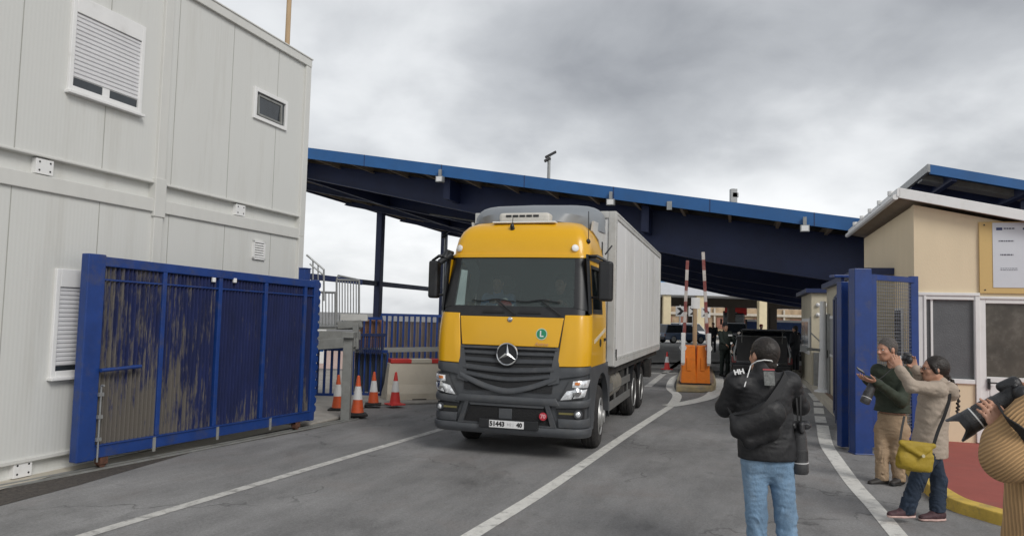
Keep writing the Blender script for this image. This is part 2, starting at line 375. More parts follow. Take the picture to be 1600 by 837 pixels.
M['fascia'] = mat('blue_fascia', (.014, .098, .28), .5, var=.12, vs=.8, dirt=.3, dcol=(.03, .08, .17), ds=2)
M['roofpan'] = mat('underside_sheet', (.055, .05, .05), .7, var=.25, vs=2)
M['purlin'] = mat('purlin_steel', (.36, .29, .21), .6, var=.25, vs=2)
M['galv'] = mat('galvanised_steel', (.30, .31, .31), .45, metal=.5, var=.15, vs=8, dirt=.3, dcol=(.16, .14, .12), ds=6)
M['greysteel'] = mat('grey_painted_steel', (.22, .225, .215), .55, var=.15, vs=5, dirt=.4, dcol=(.12, .10, .08), ds=6)
M['black'] = mat('black_plastic', (.018, .018, .019), .5, var=.15, vs=9)
M['rubber'] = mat('rubber', (.022, .021, .021), .85, var=.3, vs=14, dirt=.5, dcol=(.07, .06, .05), ds=10)
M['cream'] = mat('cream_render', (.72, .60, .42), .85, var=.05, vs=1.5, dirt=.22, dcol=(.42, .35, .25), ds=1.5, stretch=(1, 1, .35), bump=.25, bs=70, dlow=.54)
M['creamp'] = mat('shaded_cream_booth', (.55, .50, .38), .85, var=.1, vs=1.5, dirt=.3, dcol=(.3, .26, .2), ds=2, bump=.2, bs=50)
M['redpave'] = mat('red_pavement', (.33, .085, .068), .85, var=.10, vs=2, dirt=.35, dcol=(.22, .10, .08), ds=3, bump=.4, bs=120, fine=.10)
M['yellowk'] = mat('yellow_kerb_paint', (.62, .43, .085), .8, var=.15, vs=5, dirt=.8, dcol=(.24, .19, .12), ds=6, dlow=.52, bump=.5, bs=50)
M['brownpave'] = mat('brown_paving', (.22, .15, .11), .85, var=.2, vs=3, bump=.3)
M['orange'] = mat('orange_barrier_paint', (.80, .21, .012), .45, var=.08, dirt=.3, dcol=(.3, .1, .03), ds=5)
M['red'] = mat('red_reflective', (.50, .035, .03), .5, var=.12, dirt=.3, dcol=(.2, .06, .05), ds=8)
M['coneo'] = mat('cone_orange', (.66, .105, .03), .55, var=.15, vs=6, dirt=.6, dcol=(.20, .10, .07), ds=8)
M['coner'] = mat('cone_red', (.66, .05, .045), .55, var=.12, vs=6, dirt=.3, dcol=(.20, .07, .06), ds=8)
M['wood'] = mat('weathered_wood', (.42, .30, .18), .8, var=.2, vs=6, stretch=(1, 1, .1))
M['islandk'] = mat('island_kerb', (.36, .28, .15), .85, var=.2, vs=5, dirt=.9, dcol=(.26, .23, .18), ds=4, dlow=.42, bump=.4)
M['barrierc'] = mat('barrier_concrete', (.56, .51, .42), .85, var=.08, vs=2, dirt=.4, dcol=(.33, .29, .22), ds=2, bump=.3)
M['browngrey'] = mat('brown_grey_sheet', (.36, .29, .24), .8, var=.4, vs=5, stretch=(1, 1, .15))
M['brownpanel'] = mat('rusty_brown_sheet', (.32, .175, .11), .8, var=.45, vs=6, stretch=(1, 1, .12), dirt=.5, dcol=(.20, .19, .19), ds=3)
M['greypanel'] = mat('grey_blue_sheet', (.085, .10, .125), .7, var=.3, vs=4, stretch=(1, 1, .2))
def strip(pts, w, z, wfn=None):
    m = MB(); n = len(pts); vs = []
    P_ = [Vector((p[0], p[1], 0)) for p in pts]
    for i, p in enumerate(P_):
        d = (P_[min(i+1, n-1)]-P_[max(i-1, 0)]).normalized(); nn = Vector((-d.y, d.x, 0)); ww = (w if wfn is None else wfn(i/(n-1)))/2
        for s_ in (-ww, ww): q = p+nn*s_; vs.append((q.x, q.y, z))
    return m.add(vs, [(2*i+1, 2*i, 2*i+2, 2*i+3) for i in range(n-1)])
def smoothpath(pts, n=6):
    P_ = [Vector((p[0], p[1], 0)) for p in pts]; out = []
    for i in range(len(P_)-1):
        a = P_[max(i-1, 0)]; b = P_[i]; c = P_[i+1]; d = P_[min(i+2, len(P_)-1)]
        for k in range(n):
            t = k/n; out.append(.5*((2*b)+(c-a)*t+(2*a-5*b+4*c-d)*t*t+(3*b-a-3*c+d)*t**3))
    out.append(P_[-1]); return out
# ================================================================= ground and markings
m = MB(); m.add([(-600, -60, 0), (600, -60, 0), (600, 1200, 0), (-600, 1200, 0)], [(0, 1, 2, 3)]); struct('ground', m, M['asphalt'])
L1a, L1b = np.array(g(130, 837)), np.array(g(690, 670)); d = (L1b-L1a)/np.linalg.norm(L1b-L1a)
struct('lane_line', strip([L1a-d*3.2, L1a, L1b, L1b+d*9], .125, .004), M['line'])
Rp = [g(690, 867), g(735, 837), g(860, 760), g(985, 675), g(1052, 632)]
struct('lane_line', strip(smoothpath(Rp, 4), .15, .004), M['line2'])
# bright white border round the barrier island
isl = [(1058, 618), (1047, 606), (1052, 592), (1066, 583), (1085, 570), (1098, 562)]
struct('lane_line', strip(smoothpath([g(1050, 633)]+[g(*p) for p in isl], 5), .22, .008), M['line2'])
struct('lane_line', strip(smoothpath([g(1045, 634), g(1080, 628), g(1112, 618), g(1122, 600), g(1120, 585)], 5), .34, .0095), M['line2'])
struct('lane_line', strip(smoothpath([g(1012, 604), g(1038, 583), g(1065, 563)], 4), .2, .004), M['line'])
# right border line: curve then dashes
rc = [g(1425, 860), g(1400, 832), g(1365, 790), g(1335, 757), g(1308, 720), g(1291, 693), g(1285, 664)]
struct('lane_line', strip(smoothpath(rc, 5), .16, .004, lambda t: .155+.05*t), M['line2'])
for a, b in (((1283, 660), (1281, 650)), ((1280, 646), (1279, 637)), ((1279, 634), (1278, 628)), ((1278, 626), (1268, 614)), ((1262, 606), (1250, 594))):
    struct('lane_line', strip([g(*a), g(*b)], .2, .004), M['line2'])
# stop band across the far roadway and the lighter road beyond the canopy
struct('lane_line', strip([g(1005, 583), g(1130, 583)], .35, .004), M['line'])
struct('lane_line', strip([g(1000, 568), g(1150, 566)], .9, .004), M['line'])
# rail groove, concrete footing beside the cabin
GA, GB = np.array(g(125, 738)), np.array(g(485, 668)); gd = (GB-GA)/np.linalg.norm(GB-GA); gn = np.array([-gd[1], gd[0], 0])
WA, WB = np.array(g(0, 755)), np.array(g(462, 655)); wd = (WB-WA)/np.linalg.norm(WB-WA); wn = np.array([-wd[1], wd[0], 0]); AW = math.atan2(wd[0], wd[1])
m = MB(); a = g(-260, 860); b = g(0, 790); c = g(300, 706); e = g(480, 672); f2 = g(575, 650); h2 = g(560, 646); i2 = g(478, 664); j2 = g(262, 708); k2 = g(125, 733); l2 = g(0, 766); n2 = g(-260, 826)
m = MB(); up = [n2, l2, k2, j2, i2, h2]; lo_ = [a, b, g(125, 757), c, e, f2]
m.add([(p[0], p[1], .004) for p in up+lo_], [(i+6, i+7, i+1, i) for i in range(5)]); struct('gate_track_bed', m, M['rail'])
m = MB()
for off in (-.05, .07):
    P0 = GA-gd*4.2+gn*off; P1 = GB+gd*1.2+gn*off; m.bar((P0[0], P0[1], .012), (P1[0], P1[1], .012), .035, .018)
obj('gate_rail', m, M['greysteel']); tag(bpy.context.scene.collection.objects[-1], 'pair of dark steel ground rails under the blue sliding gate', 'rail')
m = MB(); q = [n2, l2, k2, j2, i2]; w_ = [WA-wd*4+wn*0, WA, WA+wd*1.0, WA+wd*3.2, WB+wd*.6]
m.add([(p[0], p[1], .012) for p in q]+[(p[0]-wn[0]*-.2, p[1]-wn[1]*-.2, .012) for p in w_], [(i, i+1, i+6, i+5) for i in range(4)]); struct('concrete_footing', m, M['concl'])
# kerbed concrete apron left of road beyond gate
m = MB(); poly = [g(484, 666), g(560, 648), g(572, 634), g(690, 630), g(700, 628), (-1.0, 22, 0), (-14, 24, 0), (-9, 13, 0)]
m.prism([(p[0], p[1]) for p in poly], .0, .05); struct('concrete_apron', m, M['conc'], bevel=.02)
m = MB(); m.add([(-9, 33, .004), (-2, 30.5, .004), (14, 26, .004), (24, 26, .004), (40, 60, .004), (40, 95, .004), (-12, 95, .004), (-16, 50, .004)], [(0, 1, 2, 3, 4, 5, 6, 7)]); struct('far_yard', m, mat('brightened_yard', (.60, .585, .55), .85, var=.12, vs=.3, dirt=.4, dcol=(.25, .24, .22), ds=.5))  # added pale sheet: its colour brightens the ground shaded by the canopy
# red pavement with yellow kerb
kb = [g(1380, 688), g(1397, 712), g(1418, 742), g(1440, 766), g(1480, 794), g(1530, 811), g(1580, 825), g(1650, 838), g(1760, 850), g(2100, 870)]
ks = smoothpath(kb, 5)
def offs(path, w):
    o = []
    for i, p in enumerate(path):
        d_ = (path[min(i+1, len(path)-1)]-path[max(i-1, 0)]).normalized(); o.append(p+Vector((-d_.y, d_.x, 0))*w)
    return o
ki = offs(ks, .17); m = MB(); n = len(ks)
vs = [(p.x, p.y, 0) for p in ks]+[(p.x, p.y, .115) for p in offs(ks, .015)]+[(p.x, p.y, .125) for p in ki]+[(p.x, p.y, 0) for p in ki]
m.add(vs, [(k_*n+i, k_*n+i+1, (k_+1)*n+i+1, (k_+1)*n+i) for k_ in range(3) for i in range(n-1)]+[(0, n, 2*n, 3*n)])
struct('kerb', m, M['yellowk'], bevel=.012)
m = MB(); poly = [(p.x, p.y) for p in ki]+[(16, 6.2), (16, 14), (7.5, 13), (5.9, 11.2)]; m.prism(poly, 0, .112); struct('red_pavement', m, M['redpave'])
# raised booth pavement under the canopy
bp_ = [g(1322, 672), g(1308, 655), g(1288, 634), g(1262, 606), g(1245, 590), g(1228, 575)]
kk = smoothpath(bp_, 4); k2_ = offs(kk, -.18)
m = MB(); n = len(kk); vs = [(p.x, p.y, 0) for p in kk]+[(p.x, p.y, .13) for p in kk]+[(p.x, p.y, .13) for p in k2_]
m.add(vs, [(i, i+1, n+i+1, n+i) for i in range(n-1)]+[(n+i, n+i+1, 2*n+i+1, 2*n+i) for i in range(n-1)]); struct('kerb', m, M['concl'])
m = MB(); m.prism([(p.x, p.y) for p in k2_]+[(22, 32), (22, 20), (7, 12.6)], 0, .125); struct('booth_pavement', m, M['brownpave'])
# ================================================================= left cabin building
cab = thing('cabin_building', 'two-storey pale grey prefabricated site cabin block at the left of the road', 'cabin building', (WA[0], WA[1], 0), -AW)
def shutter_window(parent, s0, s1, z0, z1, closed=.9):
    fr = MB(); x = .035; t = .055
    for a in ((s0, s0+t, z0, z1), (s1-t, s1, z0, z1), (s0+t, s1-t, z1-.20, z1), (s0+t, s1-t, z0, z0+.07)): fr.box(-.01, x, a[0], a[1], a[2], a[3])
    fr.box(-.01, x+.045, s0-.02, s1+.02, z0-.03, z0+.005)
    f_ = obj('window', fr, M['white'], parent, bevel=.006)
    zs = z1-.20; zb = z0+.07+(zs-z0-.07)*(1-closed); n = int((zs-zb)/.047); sh = MB(); prof = []
    for i in range(n):
        za = zb+(zs-zb)*i/n; zc = zb+(zs-zb)*(i+1)/n; prof += [(.004, za), (.018, za+.012), (.018, zc-.012), (.004, zc-.001)]
    sh.add([(p[0], s, p[1]) for p in prof for s in (s0+t, s1-t)], [(2*i, 2*i+1, 2*i+3, 2*i+2) for i in range(len(prof)-1)]); fixn(obj('roller_shutter', sh, M['shutter'], f_))
    if closed < .99:
        gl = MB(); gl.box(-.008, .004, s0+t, s1-t, z0+.07, zb); obj('pane', gl, M['darkglass'], f_)
        mm = MB(); mm.box(-.004, .012, (s0+s1)/2-.05, (s0+s1)/2+.05, z0+.07, zb); obj('mullion', mm, M['white'], f_)
    return f_
S0, S1, SJ = -4.5, 5.13, 1.9
m = MB()
for (a, b) in ((S0, SJ), (SJ, S1)):
    m.box(-6, 0, a, b, .2, 3.07); m.box(-6, 0, a, b, 3.44, 6.08)
m.box(-5.9, -.05, S0, S1, 0.03, .2); m.box(-5.9, -.06, S0, S1, 3.22, 3.44)
obj('wall', m, M['cabin'], cab)
m = MB(); seam = MB()
for s in [S0+.55*i for i in range(18)]:
    if abs(s-SJ) < .2 or s > 5: continue
    if abs((s-S0)/1.1 - round((s-S0)/1.1)) < .1:
        seam.box(-.01, .0015, s-.006, s+.006, .21, 3.06); 
        seam.box(-.01, .0015, s-.006, s+.006, 3.45, 6.06)
obj('panel_seam', seam, mat('seam_shadow_strip', (.36, .36, .33), .6), cab)
m = MB()
m.box(-6.02, .03, S0, S1+.03, .17, .215); m.box(-6.02, -.03, S0, S1, -.0, .03)
m.box(-6.03, .035, S0, S1+.03, 3.06, 3.23); m.box(-6.02, .03, S0, S1+.03, 3.425, 3.455)
m.box(-6.04, .05, S0, S1+.05, 6.06, 6.20); m.box(-6.05, .065, S0, S1+.065, 6.19, 6.215)
for s in (SJ-.09, S1-.10):
    m.box(-.1, .042, s, s+.15, .03, 3.10); m.box(-.1, .042, s, s+.15, 3.10+.001, 6.058)
m.box(-.1, .055, SJ-.11, SJ+.08, 3.0, 3.5)
obj('corner_frame', m, M['cabinframe'], cab, bevel=.008)
for s, z in ((.15, 3.245), (3.42, 3.245), (.13, -.0+.02), (3.6, .02)):
    p = MB(); p.box(-.06, .012, s, s+.21, z, z+.165)
    for ds in (.04, .17):
        for dz in (.04, .13): p.lathe([(.011, 0), (.011, .006)], (.012, s+ds, z+dz), (1, 0, 0), 10, 1)
    obj('bolted_plate', p, [M['white'], M['black']], cab, bevel=.003)
shutter_window(cab, .46, 1.51, 4.24, 5.36, .88)
shutter_window(cab, .47, 1.5, 1.04, 2.24, .94)
m = MB(); s0, s1, z0, z1 = 3.70, 4.56, 4.79, 5.28; t = .06
for a in ((s0, s0+t, z0, z1), (s1-t, s1, z0, z1), (s0+t, s1-t, z1-t, z1), (s0+t, s1-t, z0, z0+t)): m.box(-.01, .035, *a)
w_ = obj('window', m, M['white'], cab, bevel=.006)
m = MB(); m.box(-.01, .002, s0+t, s1-t, z0+t, z1-t); obj('pane', m, M['darkglass'], w_)
m = MB()
for a in ((s0+.1, s0+.13, z0+.07, z1-.1), (s1-.17, s1-.14, z0+.07, z1-.1)): m.bar((.03, a[0], a[2]), (-.0, a[0]+.02, a[3]), .03, .03)
m.bar((.03, s0+.11, z0+.08), (.03, s1-.15, z0+.08), .03, .03); m.bar((.0, s0+.13, z1-.1), (.0, s1-.13, z1-.1), .03, .03); obj('tilted_sash', m, M['greysteel'], w_)
m = MB(); s0, s1, z0, z1 = 3.85, 4.14, 2.62, 2.91
for a in ((s0, s0+.03, z0, z1), (s1-.03, s1, z0, z1), (s0, s1, z1-.03, z1), (s0, s1, z0, z0+.03)): m.box(-.01, .03, *a)
for i in range(6): m.bar((.02, s0+.03, z0+.05+.037*i), (.02, s1-.03, z0+.05+.037*i), .03, .008, up=(1, 0, .6))
m.box(-.01, .004, s0+.03, s1-.03, z0+.03, z1-.03, 1); obj('vent', m, [M['white'], M['black']], cab)
for s, z in ((2.0, 5.2), (5.05, 3.2)):
    pass
# pole behind the cabin roof
p = at(449, 64, 14.0); m = MB(); m.tube([(0, 0, 0), (0, 0, 9.2)], [.06, .045], 12); o = obj('wooden_pole', m, M['wood']); o.location = (p[0], 14.0, 0)
tag(o, 'thin pale wooden pole rising behind the grey cabin roof', 'pole')
# ================================================================= sliding gate
AG = math.atan2(gd[0], gd[1]); LG = float(np.linalg.norm(GB-GA))
gate = thing('sliding_gate', 'long blue sliding gate with mud-streaked sheet panels standing in front of the cabin', 'gate', (GA[0], GA[1], 0), -AG)
def gs(px, py):
    p = wallpt(px, py, (GA[0], GA[1]), AG); return float((p[:2]-GA[:2])@gd[:2]), float(p[2])
m = MB(); m.box(-.06, .06, -.10, .12, .12, 2.42); obj('end_post', m, M['blue'], gate, bevel=.012)
m = MB(); m.box(-.05, .05, LG-.10, LG+.02, .12, 2.34); obj('end_post', m, M['blue'], gate, bevel=.012)
m = MB(); m.add([(x, s, z) for s, zt in ((.12, 2.40), (LG-.1, 2.32)) for x in (-.05, .05) for z in (zt-.11, zt)], [(0, 1, 3, 2), (4, 6, 7, 5), (0, 4, 5, 1), (2, 3, 7, 6), (1, 5, 7, 3), (0, 2, 6, 4)]); fixn(obj('top_rail', m, M['blue'], gate, bevel=.008))
m = MB(); m.box(-.055, .055, .12, LG-.1, .14, .27); m.box(-.06, .07, .12, LG-.1, .27, .285); obj('bottom_rail', m, M['blue'], gate, bevel=.006)
for px in (250, 338, 410):
    s, _ = gs(px, 520); m = MB(); m.box(-.02, .045, s-.03, s+.03, .286, 2.29 if px < 300 else 2.26); obj('upright', m, M['blue'], gate, bevel=.005)
s, _ = gs(472, 520); m = MB(); m.box(-.02, .045, s-.03, s+.03, .286, 2.24); obj('upright', m, M['blue'], gate, bevel=.005)
# corrugated mesh sheet: real ribs
m = MB(); n = int((LG-.22)/.0145); vs = []
for i in range(n+1):
    s = .12+(LG-.22)*i/n; x = .020 if (i//2) % 2 else -.014
    vs += [(x, s, .285), (x, s, 2.30-.08*s/LG)]
m.add(vs, [(2*i, 2*i+2, 2*i+3, 2*i+1) for i in range(n)]); obj('ribbed_sheet', m, M['muddy'], gate)
m = MB(); m.bar((.03, .12, 2.14), (.03, LG-.1, 2.08), .012, .018); obj('cross_wire', m, M['blue'], gate)
m = MB(); m.tube([(.10, .10, 1.12), (.10, .62, 1.14)], .022, 10); m.tube([(.04, .14, 1.12), (.1, .14, 1.12)], .018, 8); m.tube([(.03, .56, 1.14), (.1, .56, 1.14)], .018, 8); obj('handle', m, M['blue'], gate, smooth=40)
m = MB(); m.tube([(.075, .14, .10), (.075, .14, .95)], .011, 8)
for z in (.35, .6, .85): m.box(.055, .09, .11, .17, z-.02, z+.02)
m.tube([(.075, .14, .95), (.12, .14, .95)], .012, 8); obj('drop_bolt', m, M['galv'], gate)
for s in (.25, LG-.35):
    m = MB(); m.lathe([(.02, -.025), (.055, -.025), (.05, -.012), (.05, .012), (.055, .025), (.02, .025)], (0, s, .075), (1, 0, 0), 18); m.box(-.045, -.03, s-.05, s+.05, .06, .15); m.box(.03, .045, s-.05, s+.05, .06, .15); obj('track_wheel', m, mat('rusty_wheel%d' % int(s), (.10, .045, .028), .8, var=.4, vs=20), gate, smooth=40)
for px, py in ((330, 437), (363, 438)):
    s, z = gs(px, py); m = MB(); m.box(.03, .06, s-.025, s+.025, z-.03, z+.03); obj('white_clip', m, M['white'], gate, bevel=.004)
m = MB()
for i in range(3):
    s = [.9, 1.9, 2.9][i]; m.box(.055, .066, s-.02, s+.02, .10, .285)
obj('rail_bracket', m, M['greysteel'], gate)
m = MB(); z = .2
for i in range(16):
    m.ext([(.05, LG+.02, .25+i*.13), (.05, LG+.05, .28+i*.13), (.05, LG+.05, .33+i*.13), (.05, LG+.02, .36+i*.13)], (-.02, 0, 0))
obj('toothed_rack', m, M['blue'], gate)
# fixed blue post behind gate end
p = at(474, 420, 12.6); m = MB(); m.box(-.09, .09, -.09, .09, 0, 2.55); m.box(-.10, .10, -.10, .10, 2.55, 2.57); m.bar((.09, 0, 2.3), (.28, 0, 2.22), .05, .12); o = obj('gate_guide_post', m, M['blue'], bevel=.01); o.location = (p[0], 12.6, 0); o.rotation_euler.z = -A17
tag(o, 'square blue guide post just behind the far end of the sliding gate', 'post')
# ================================================================= steel landing, railings
def V3(px, py, Y): return tuple(at(px, py, Y))
YL = 13.9
m = MB(); a = at(470, 512, YL); b = at(566, 515, YL)
m.bar(V3(470, 523, YL), V3(563, 524, YL), .12, .16); m.bar(V3(470, 540, YL-.4), V3(556, 534, YL-.4), .12, .18)
land = thing('steel_landing', 'grey steel landing platform with beams and a leg beside the cabin end', 'platform', (0, 0, 0))
obj('platform_beam', m, M['greysteel'], land, bevel=.008)
m = MB(); q0, q1, q2, q3 = V3(470, 514, YL), V3(563, 515, YL), V3(566, 510, YL+1.6), V3(480, 508, YL+1.6); m.ext([q0, q1, q2, q3], (0, 0, .05)); fixn(obj('platform_deck', m, M['greysteel'], land))
xb = at(540, 650, 12.75); m = MB(); m.box(xb[0]-.075, xb[0]+.075, 12.68, 12.82, 0, 1.42); m.box(xb[0]-.09, xb[0]+.11, 12.6, 12.95, 1.40, 1.5); obj('leg', m, M['greysteel'], land, bevel=.008)
m = MB(); m.bar(V3(528, 508, YL), V3(566, 505, YL), .1, .14); m.bar(V3(556, 505, YL-.3), V3(556, 545, YL-.3), .1, .1); obj('bracket', m, M['greysteel'], land, bevel=.006)
rl = thing('handrail', 'tall light grey bar railing on the steel landing, right panel', 'railing')
def railpanel(par, x0, x1, yt, yb, Y, n, name='rail_panel'):
    m = MB(); m.tube([V3(x0, yt, Y), V3(x1, yt+1, Y)], .022, 8); m.tube([V3(x0, yb, Y), V3(x1, yb, Y)], .02, 8)
    for i in range(n+1):
        x = x0+(x1-x0)*i/n; r = .02 if i in (0, n) else .011; m.tube([V3(x, yt, Y), V3(x, yb, Y)], r, 6)
    return obj(name, m, M['galv'], par)
railpanel(rl, 526, 561, 437, 505, YL, 8); m = MB(); m.tube([V3(526, 437, YL), V3(528, 430, YL), V3(556, 436, YL), V3(562, 443, YL+.1)], .018, 8); obj('top_bar', m, M['galv'], rl)
rl = thing('handrail', 'light grey bar railing on the steel landing, left panel beside the blue gate', 'railing')
railpanel(rl, 494, 524, 456, 510, YL, 6)
rl = thing('stair_rail', 'sloping grey tube stair rail above the end of the blue gate', 'railing')
m = MB(); m.tube([V3(479, 398, 13.2), V3(506, 421, 13.2), V3(506, 470, 13.2)], .018, 8); m.tube([V3(484, 412, 13.2), V3(506, 430, 13.2)], .014, 8); m.tube([V3(489, 407, 13.2), V3(489, 470, 13.2)], .014, 8); m.tube([V3(497, 414, 13.2), V3(497, 470, 13.2)], .012, 8); obj('tube_frame', m, M['galv'], rl)
m = MB(); m.bar(V3(486, 431, 14.4), V3(566, 441, 14.4), .06, .1); o = obj('cross_beam', m, M['navy']); tag(o, 'thin dark beam passing behind the grey landing railings', 'beam')
# small red marks / items on the landing
m = MB(); m.box(0, .5, 0, .06, 0, .12); o = obj('sign_strip', m, mat('sign_pale', (.5, .5, .48))); o.location = V3(532, 500, YL-.05); tag(o, 'small perforated dark strip at the foot of the railing', 'strip')
# ================================================================= concrete barrier
BA = g(603, 629); BBp = g(760, 626); d_ = np.array(BBp)-np.array(BA); ang_b = math.atan2(d_[1], d_[0]); Lb = float(np.linalg.norm(d_))
bar_ = thing('concrete_barrier', 'cream concrete road barrier with red and white top edge behind the cones', 'barrier', BA, ang_b)
m = MB(); prof = [(.0, 0), (.55, 0), (.55, .18), (.42, .36), (.38, .80), (.14, .80), (.08, .36), (0, .18)]
vs = [(sx+((z)*.10 if sx == 0 else 0), y, z) for sx in (0, Lb) for y, z in prof]; k = len(prof)
m.add(vs, [tuple(range(k))[::-1], tuple(range(k, 2*k))]+[(i, (i+1) % k, k+(i+1) % k, k+i) for i in range(k)]); fixn(obj('concrete_body', m, M['barrierc'], bar_, bevel=.012))
m = MB(); x = .02
while x < Lb:
    m.box(.08+x, min(.08+x+.44, Lb), .12, .40, .80, .885, int(round(x/.44)) % 2); x += .44
obj('painted_cap', m, [M['red'], M['yellowk'] if 0 else M['concl']], bar_, bevel=.006)
m = MB(); m.box(.55, .85, -.015, .1, 0, .07); obj('drain_notch', m, M['black'], bar_)
# ================================================================= blue fences at the back left
def fence(name, label, x0, x1, yt, yb, Y, n, back=None, bname='sheet_panel', bz=(.08, .92), rails=(0, 1), w=.05, Y2=None):
    Y2 = Y if Y2 is None else Y2
    t = thing(name, label, 'fence'); m = MB(); a, b = at(x0, yt, Y), at(x1, yt, Y2); a0, b0 = at(x0, yb, Y), at(x1, yb, Y2); zt = (a[2]+b[2])/2; zb = max(0.05, (a0[2]+b0[2])/2)
    m.bar((a[0], Y, zt), (b[0], Y2, zt), .06, .06); obj('fence_rail', m, M['blue'], t); m = MB(); m.bar((a[0], Y, zb), (b[0], Y2, zb), .06, .06); obj('fence_rail', m, M['blue'], t)
    sl = MB()
    for i in range(n+1):
        x = a[0]+(b[0]-a[0])*i/n; y = Y+(Y2-Y)*i/n; sl.box(x-w/2, x+w/2, y-.02, y+.02, zb+.03, zt-.03)
    obj('slats', sl, M['blue'], t)
    if back:
        bk = MB(); z0 = zb+(zt-zb)*bz[0]; z1 = zb+(zt-zb)*bz[1]; N_ = 40
        for i in range(N_):
            xa = a[0]+(b[0]-a[0])*i/N_; xb_ = a[0]+(b[0]-a[0])*(i+1)/N_; ya = Y+(Y2-Y)*i/N_+.12; yy = .02*(i % 2)
            bk.box(xa, xb_, ya+yy, ya+yy+.03, z0, z1)
        obj(bname, bk, back, t)
    return t
fence('metal_fence', 'tall blue slat fence with grey sheets behind the concrete barrier', 596, 745, 493, 566, 17.4, 17, M['browngrey'], bz=(.04, .86), w=.045)
fence('metal_fence', 'rust brown sheet fence between the grey landing and the blue slats', 560, 598, 497, 560, 16.9, 4, M['brownpanel'], bz=(0, .96), w=.04)
fence('metal_fence', 'low blue fence with dark sheets behind the traffic cones', 553, 606, 548, 616, 16.2, 6, M['greypanel'], bz=(.05, .95), w=.035)
fence('metal_fence', 'open blue bar fence seen under the grey landing', 476, 552, 545, 616, 15.9, 7, None, w=.05)
m = MB(); m.bar(V3(556, 523, 16.0), V3(604, 523, 16.0), .05, .06); m.bar(V3(560, 524, 16), V3(560, 546, 16), .04, .04); m.bar(V3(598, 524, 16), V3(598, 546, 16), .04, .04)
N_ = 12
for i in range(N_): m.box(at(563+i*3, 535, 16)[0]-.01, at(563+i*3, 535, 16)[0]+.01, 16, 16.02, .95, 1.35)
o = obj('guard_rail', m, M['navy']); tag(o, 'short dark blue guard rail above the low fence beside the landing', 'railing')
m = MB(); m.bar(V3(545, 547, 16.1), V3(700, 545, 16.9), .08, .1); o = obj('guard_beam', m, M['greysteel']); tag(o, 'long grey horizontal beam crossing the blue fences', 'beam')
# low pale wall / yard behind the open fence
m = MB(); q = at(440, 600, 24); m.box(q[0], q[0]+5.2, 24, 24.3, 0, .55); o = obj('low_wall', m, mat('pale_pink_wall', (.55, .42, .38), .8)); tag(o, 'low pale pink wall beyond the open blue bar fence', 'wall')
m = MB(); q = at(497, 570, 22); m.box(-.2, .2, 0, .03, 0, 1.1); m.box(-.14, .14, -.01, .0, .35, .95, 1); o = obj('sign_board', m, [M['white'], M['fascia']], bevel=.005); o.location = (q[0], 22, .3); tag(o, 'small white and blue sign board behind the open blue fence', 'sign')
# ================================================================= canopy
cFL = np.array([-16.6, 30.2, 0]); CW, CD = 36.0, 36.0
can = thing('canopy', 'huge blue border crossing canopy sloping down to the right over the road', 'canopy', (cFL[0], cFL[1], 0), -A17)
zl, zr = 9.28, 9.28-36/29.3*4.42
def cz(t): return 9.33-.1553*t            # roof top edge height across the slope
m = MB(); m.add([(0, 0, cz(0)), (CW, 0, cz(CW)), (CW, CD, cz(CW)), (0, CD, cz(0)), (0, 0, cz(0)-.03), (CW, 0, cz(CW)-.03), (CW, CD, cz(CW)-.03), (0, CD, cz(0)-.03)], [(0,1,2,3),(7,6,5,4),(0,4,5,1),(1,5,6,2),(2,6,7,3),(3,7,4,0)])
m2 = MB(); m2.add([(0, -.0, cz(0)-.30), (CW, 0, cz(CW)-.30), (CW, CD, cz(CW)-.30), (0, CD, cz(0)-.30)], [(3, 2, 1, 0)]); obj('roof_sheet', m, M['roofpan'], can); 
def para(m, t0, t1, y0, y1, d0, d1, mi=0):
    """slab following the roof slope between depths d0<d1 under the roof line; depth may be a pair for both ends"""
    a0, b0 = d0 if hasattr(d0, '__len__') else (d0, d0); a1, b1 = d1 if hasattr(d1, '__len__') else (d1, d1)
    vs = [(t, y, cz(t)-d) for (t, da, db) in ((t0, a0, a1), (t1, b0, b1)) for y in (y0, y1) for d in (da, db)]
    m.add(vs, [(0, 1, 3, 2), (4, 6, 7, 5), (0, 4, 5, 1), (2, 3, 7, 6), (1, 5, 7, 3), (0, 2, 6, 4)], mi)
m = MB(); para(m, -.1, CW, -.10, .0, -.04, .37); fixn(obj('front_fascia', m, M['fascia'], can))
for t in np.arange(2.5, CW, 3.05):
    m = MB(); para(m, float(t), float(t)+.025, -.106, -.095, -.042, .372); fixn(obj('fascia_joint', m, M['navy'], can))
m = MB(); para(m, -.1, .0, .0, CD, -.05, .42); fixn(obj('side_fascia', m, M['navy'], can))
m = MB(); para(m, -.1, CW, CD, CD+.1, -.05, .45); fixn(obj('rear_fascia', m, M['fascia'], can))
for i, t in enumerate(np.arange(.4, CW, 1.5)):
    m = MB(); t = float(t); para(m, t, t+.09, .05, CD, .03, .34); fixn(obj('purlin', m, M['purlin'], can))
for j, y in enumerate((2.0, 10.4, 18.8, 27, CD-.6)):
    m = MB()
    for k in range(6):
        ta = k*6.0; tb = ta+6.0
        da = .34+1.65*(ta/36)**1.0; db = .34+1.65*(tb/36)
        dd = lambda t: .50+min(1.25, max(0, (t-2)*.058))
        para(m, ta, tb, y, y+.14, .30, (dd(ta), dd(tb)))
        para(m, ta, tb, y-.12, y+.26, (dd(ta), dd(tb)), (dd(ta)+.05, dd(tb)+.05))
        para(m, ta, tb, y-.12, y+.26, .27, .30)
    fixn(obj('girder', m, M['navy'], can))
for k in range(1, 5):
    m = MB(); t = CW*k/5; para(m, t, t+.25, .9, CD, .3, .75+.02*t); fixn(obj('long_beam', m, M['navy'], can))
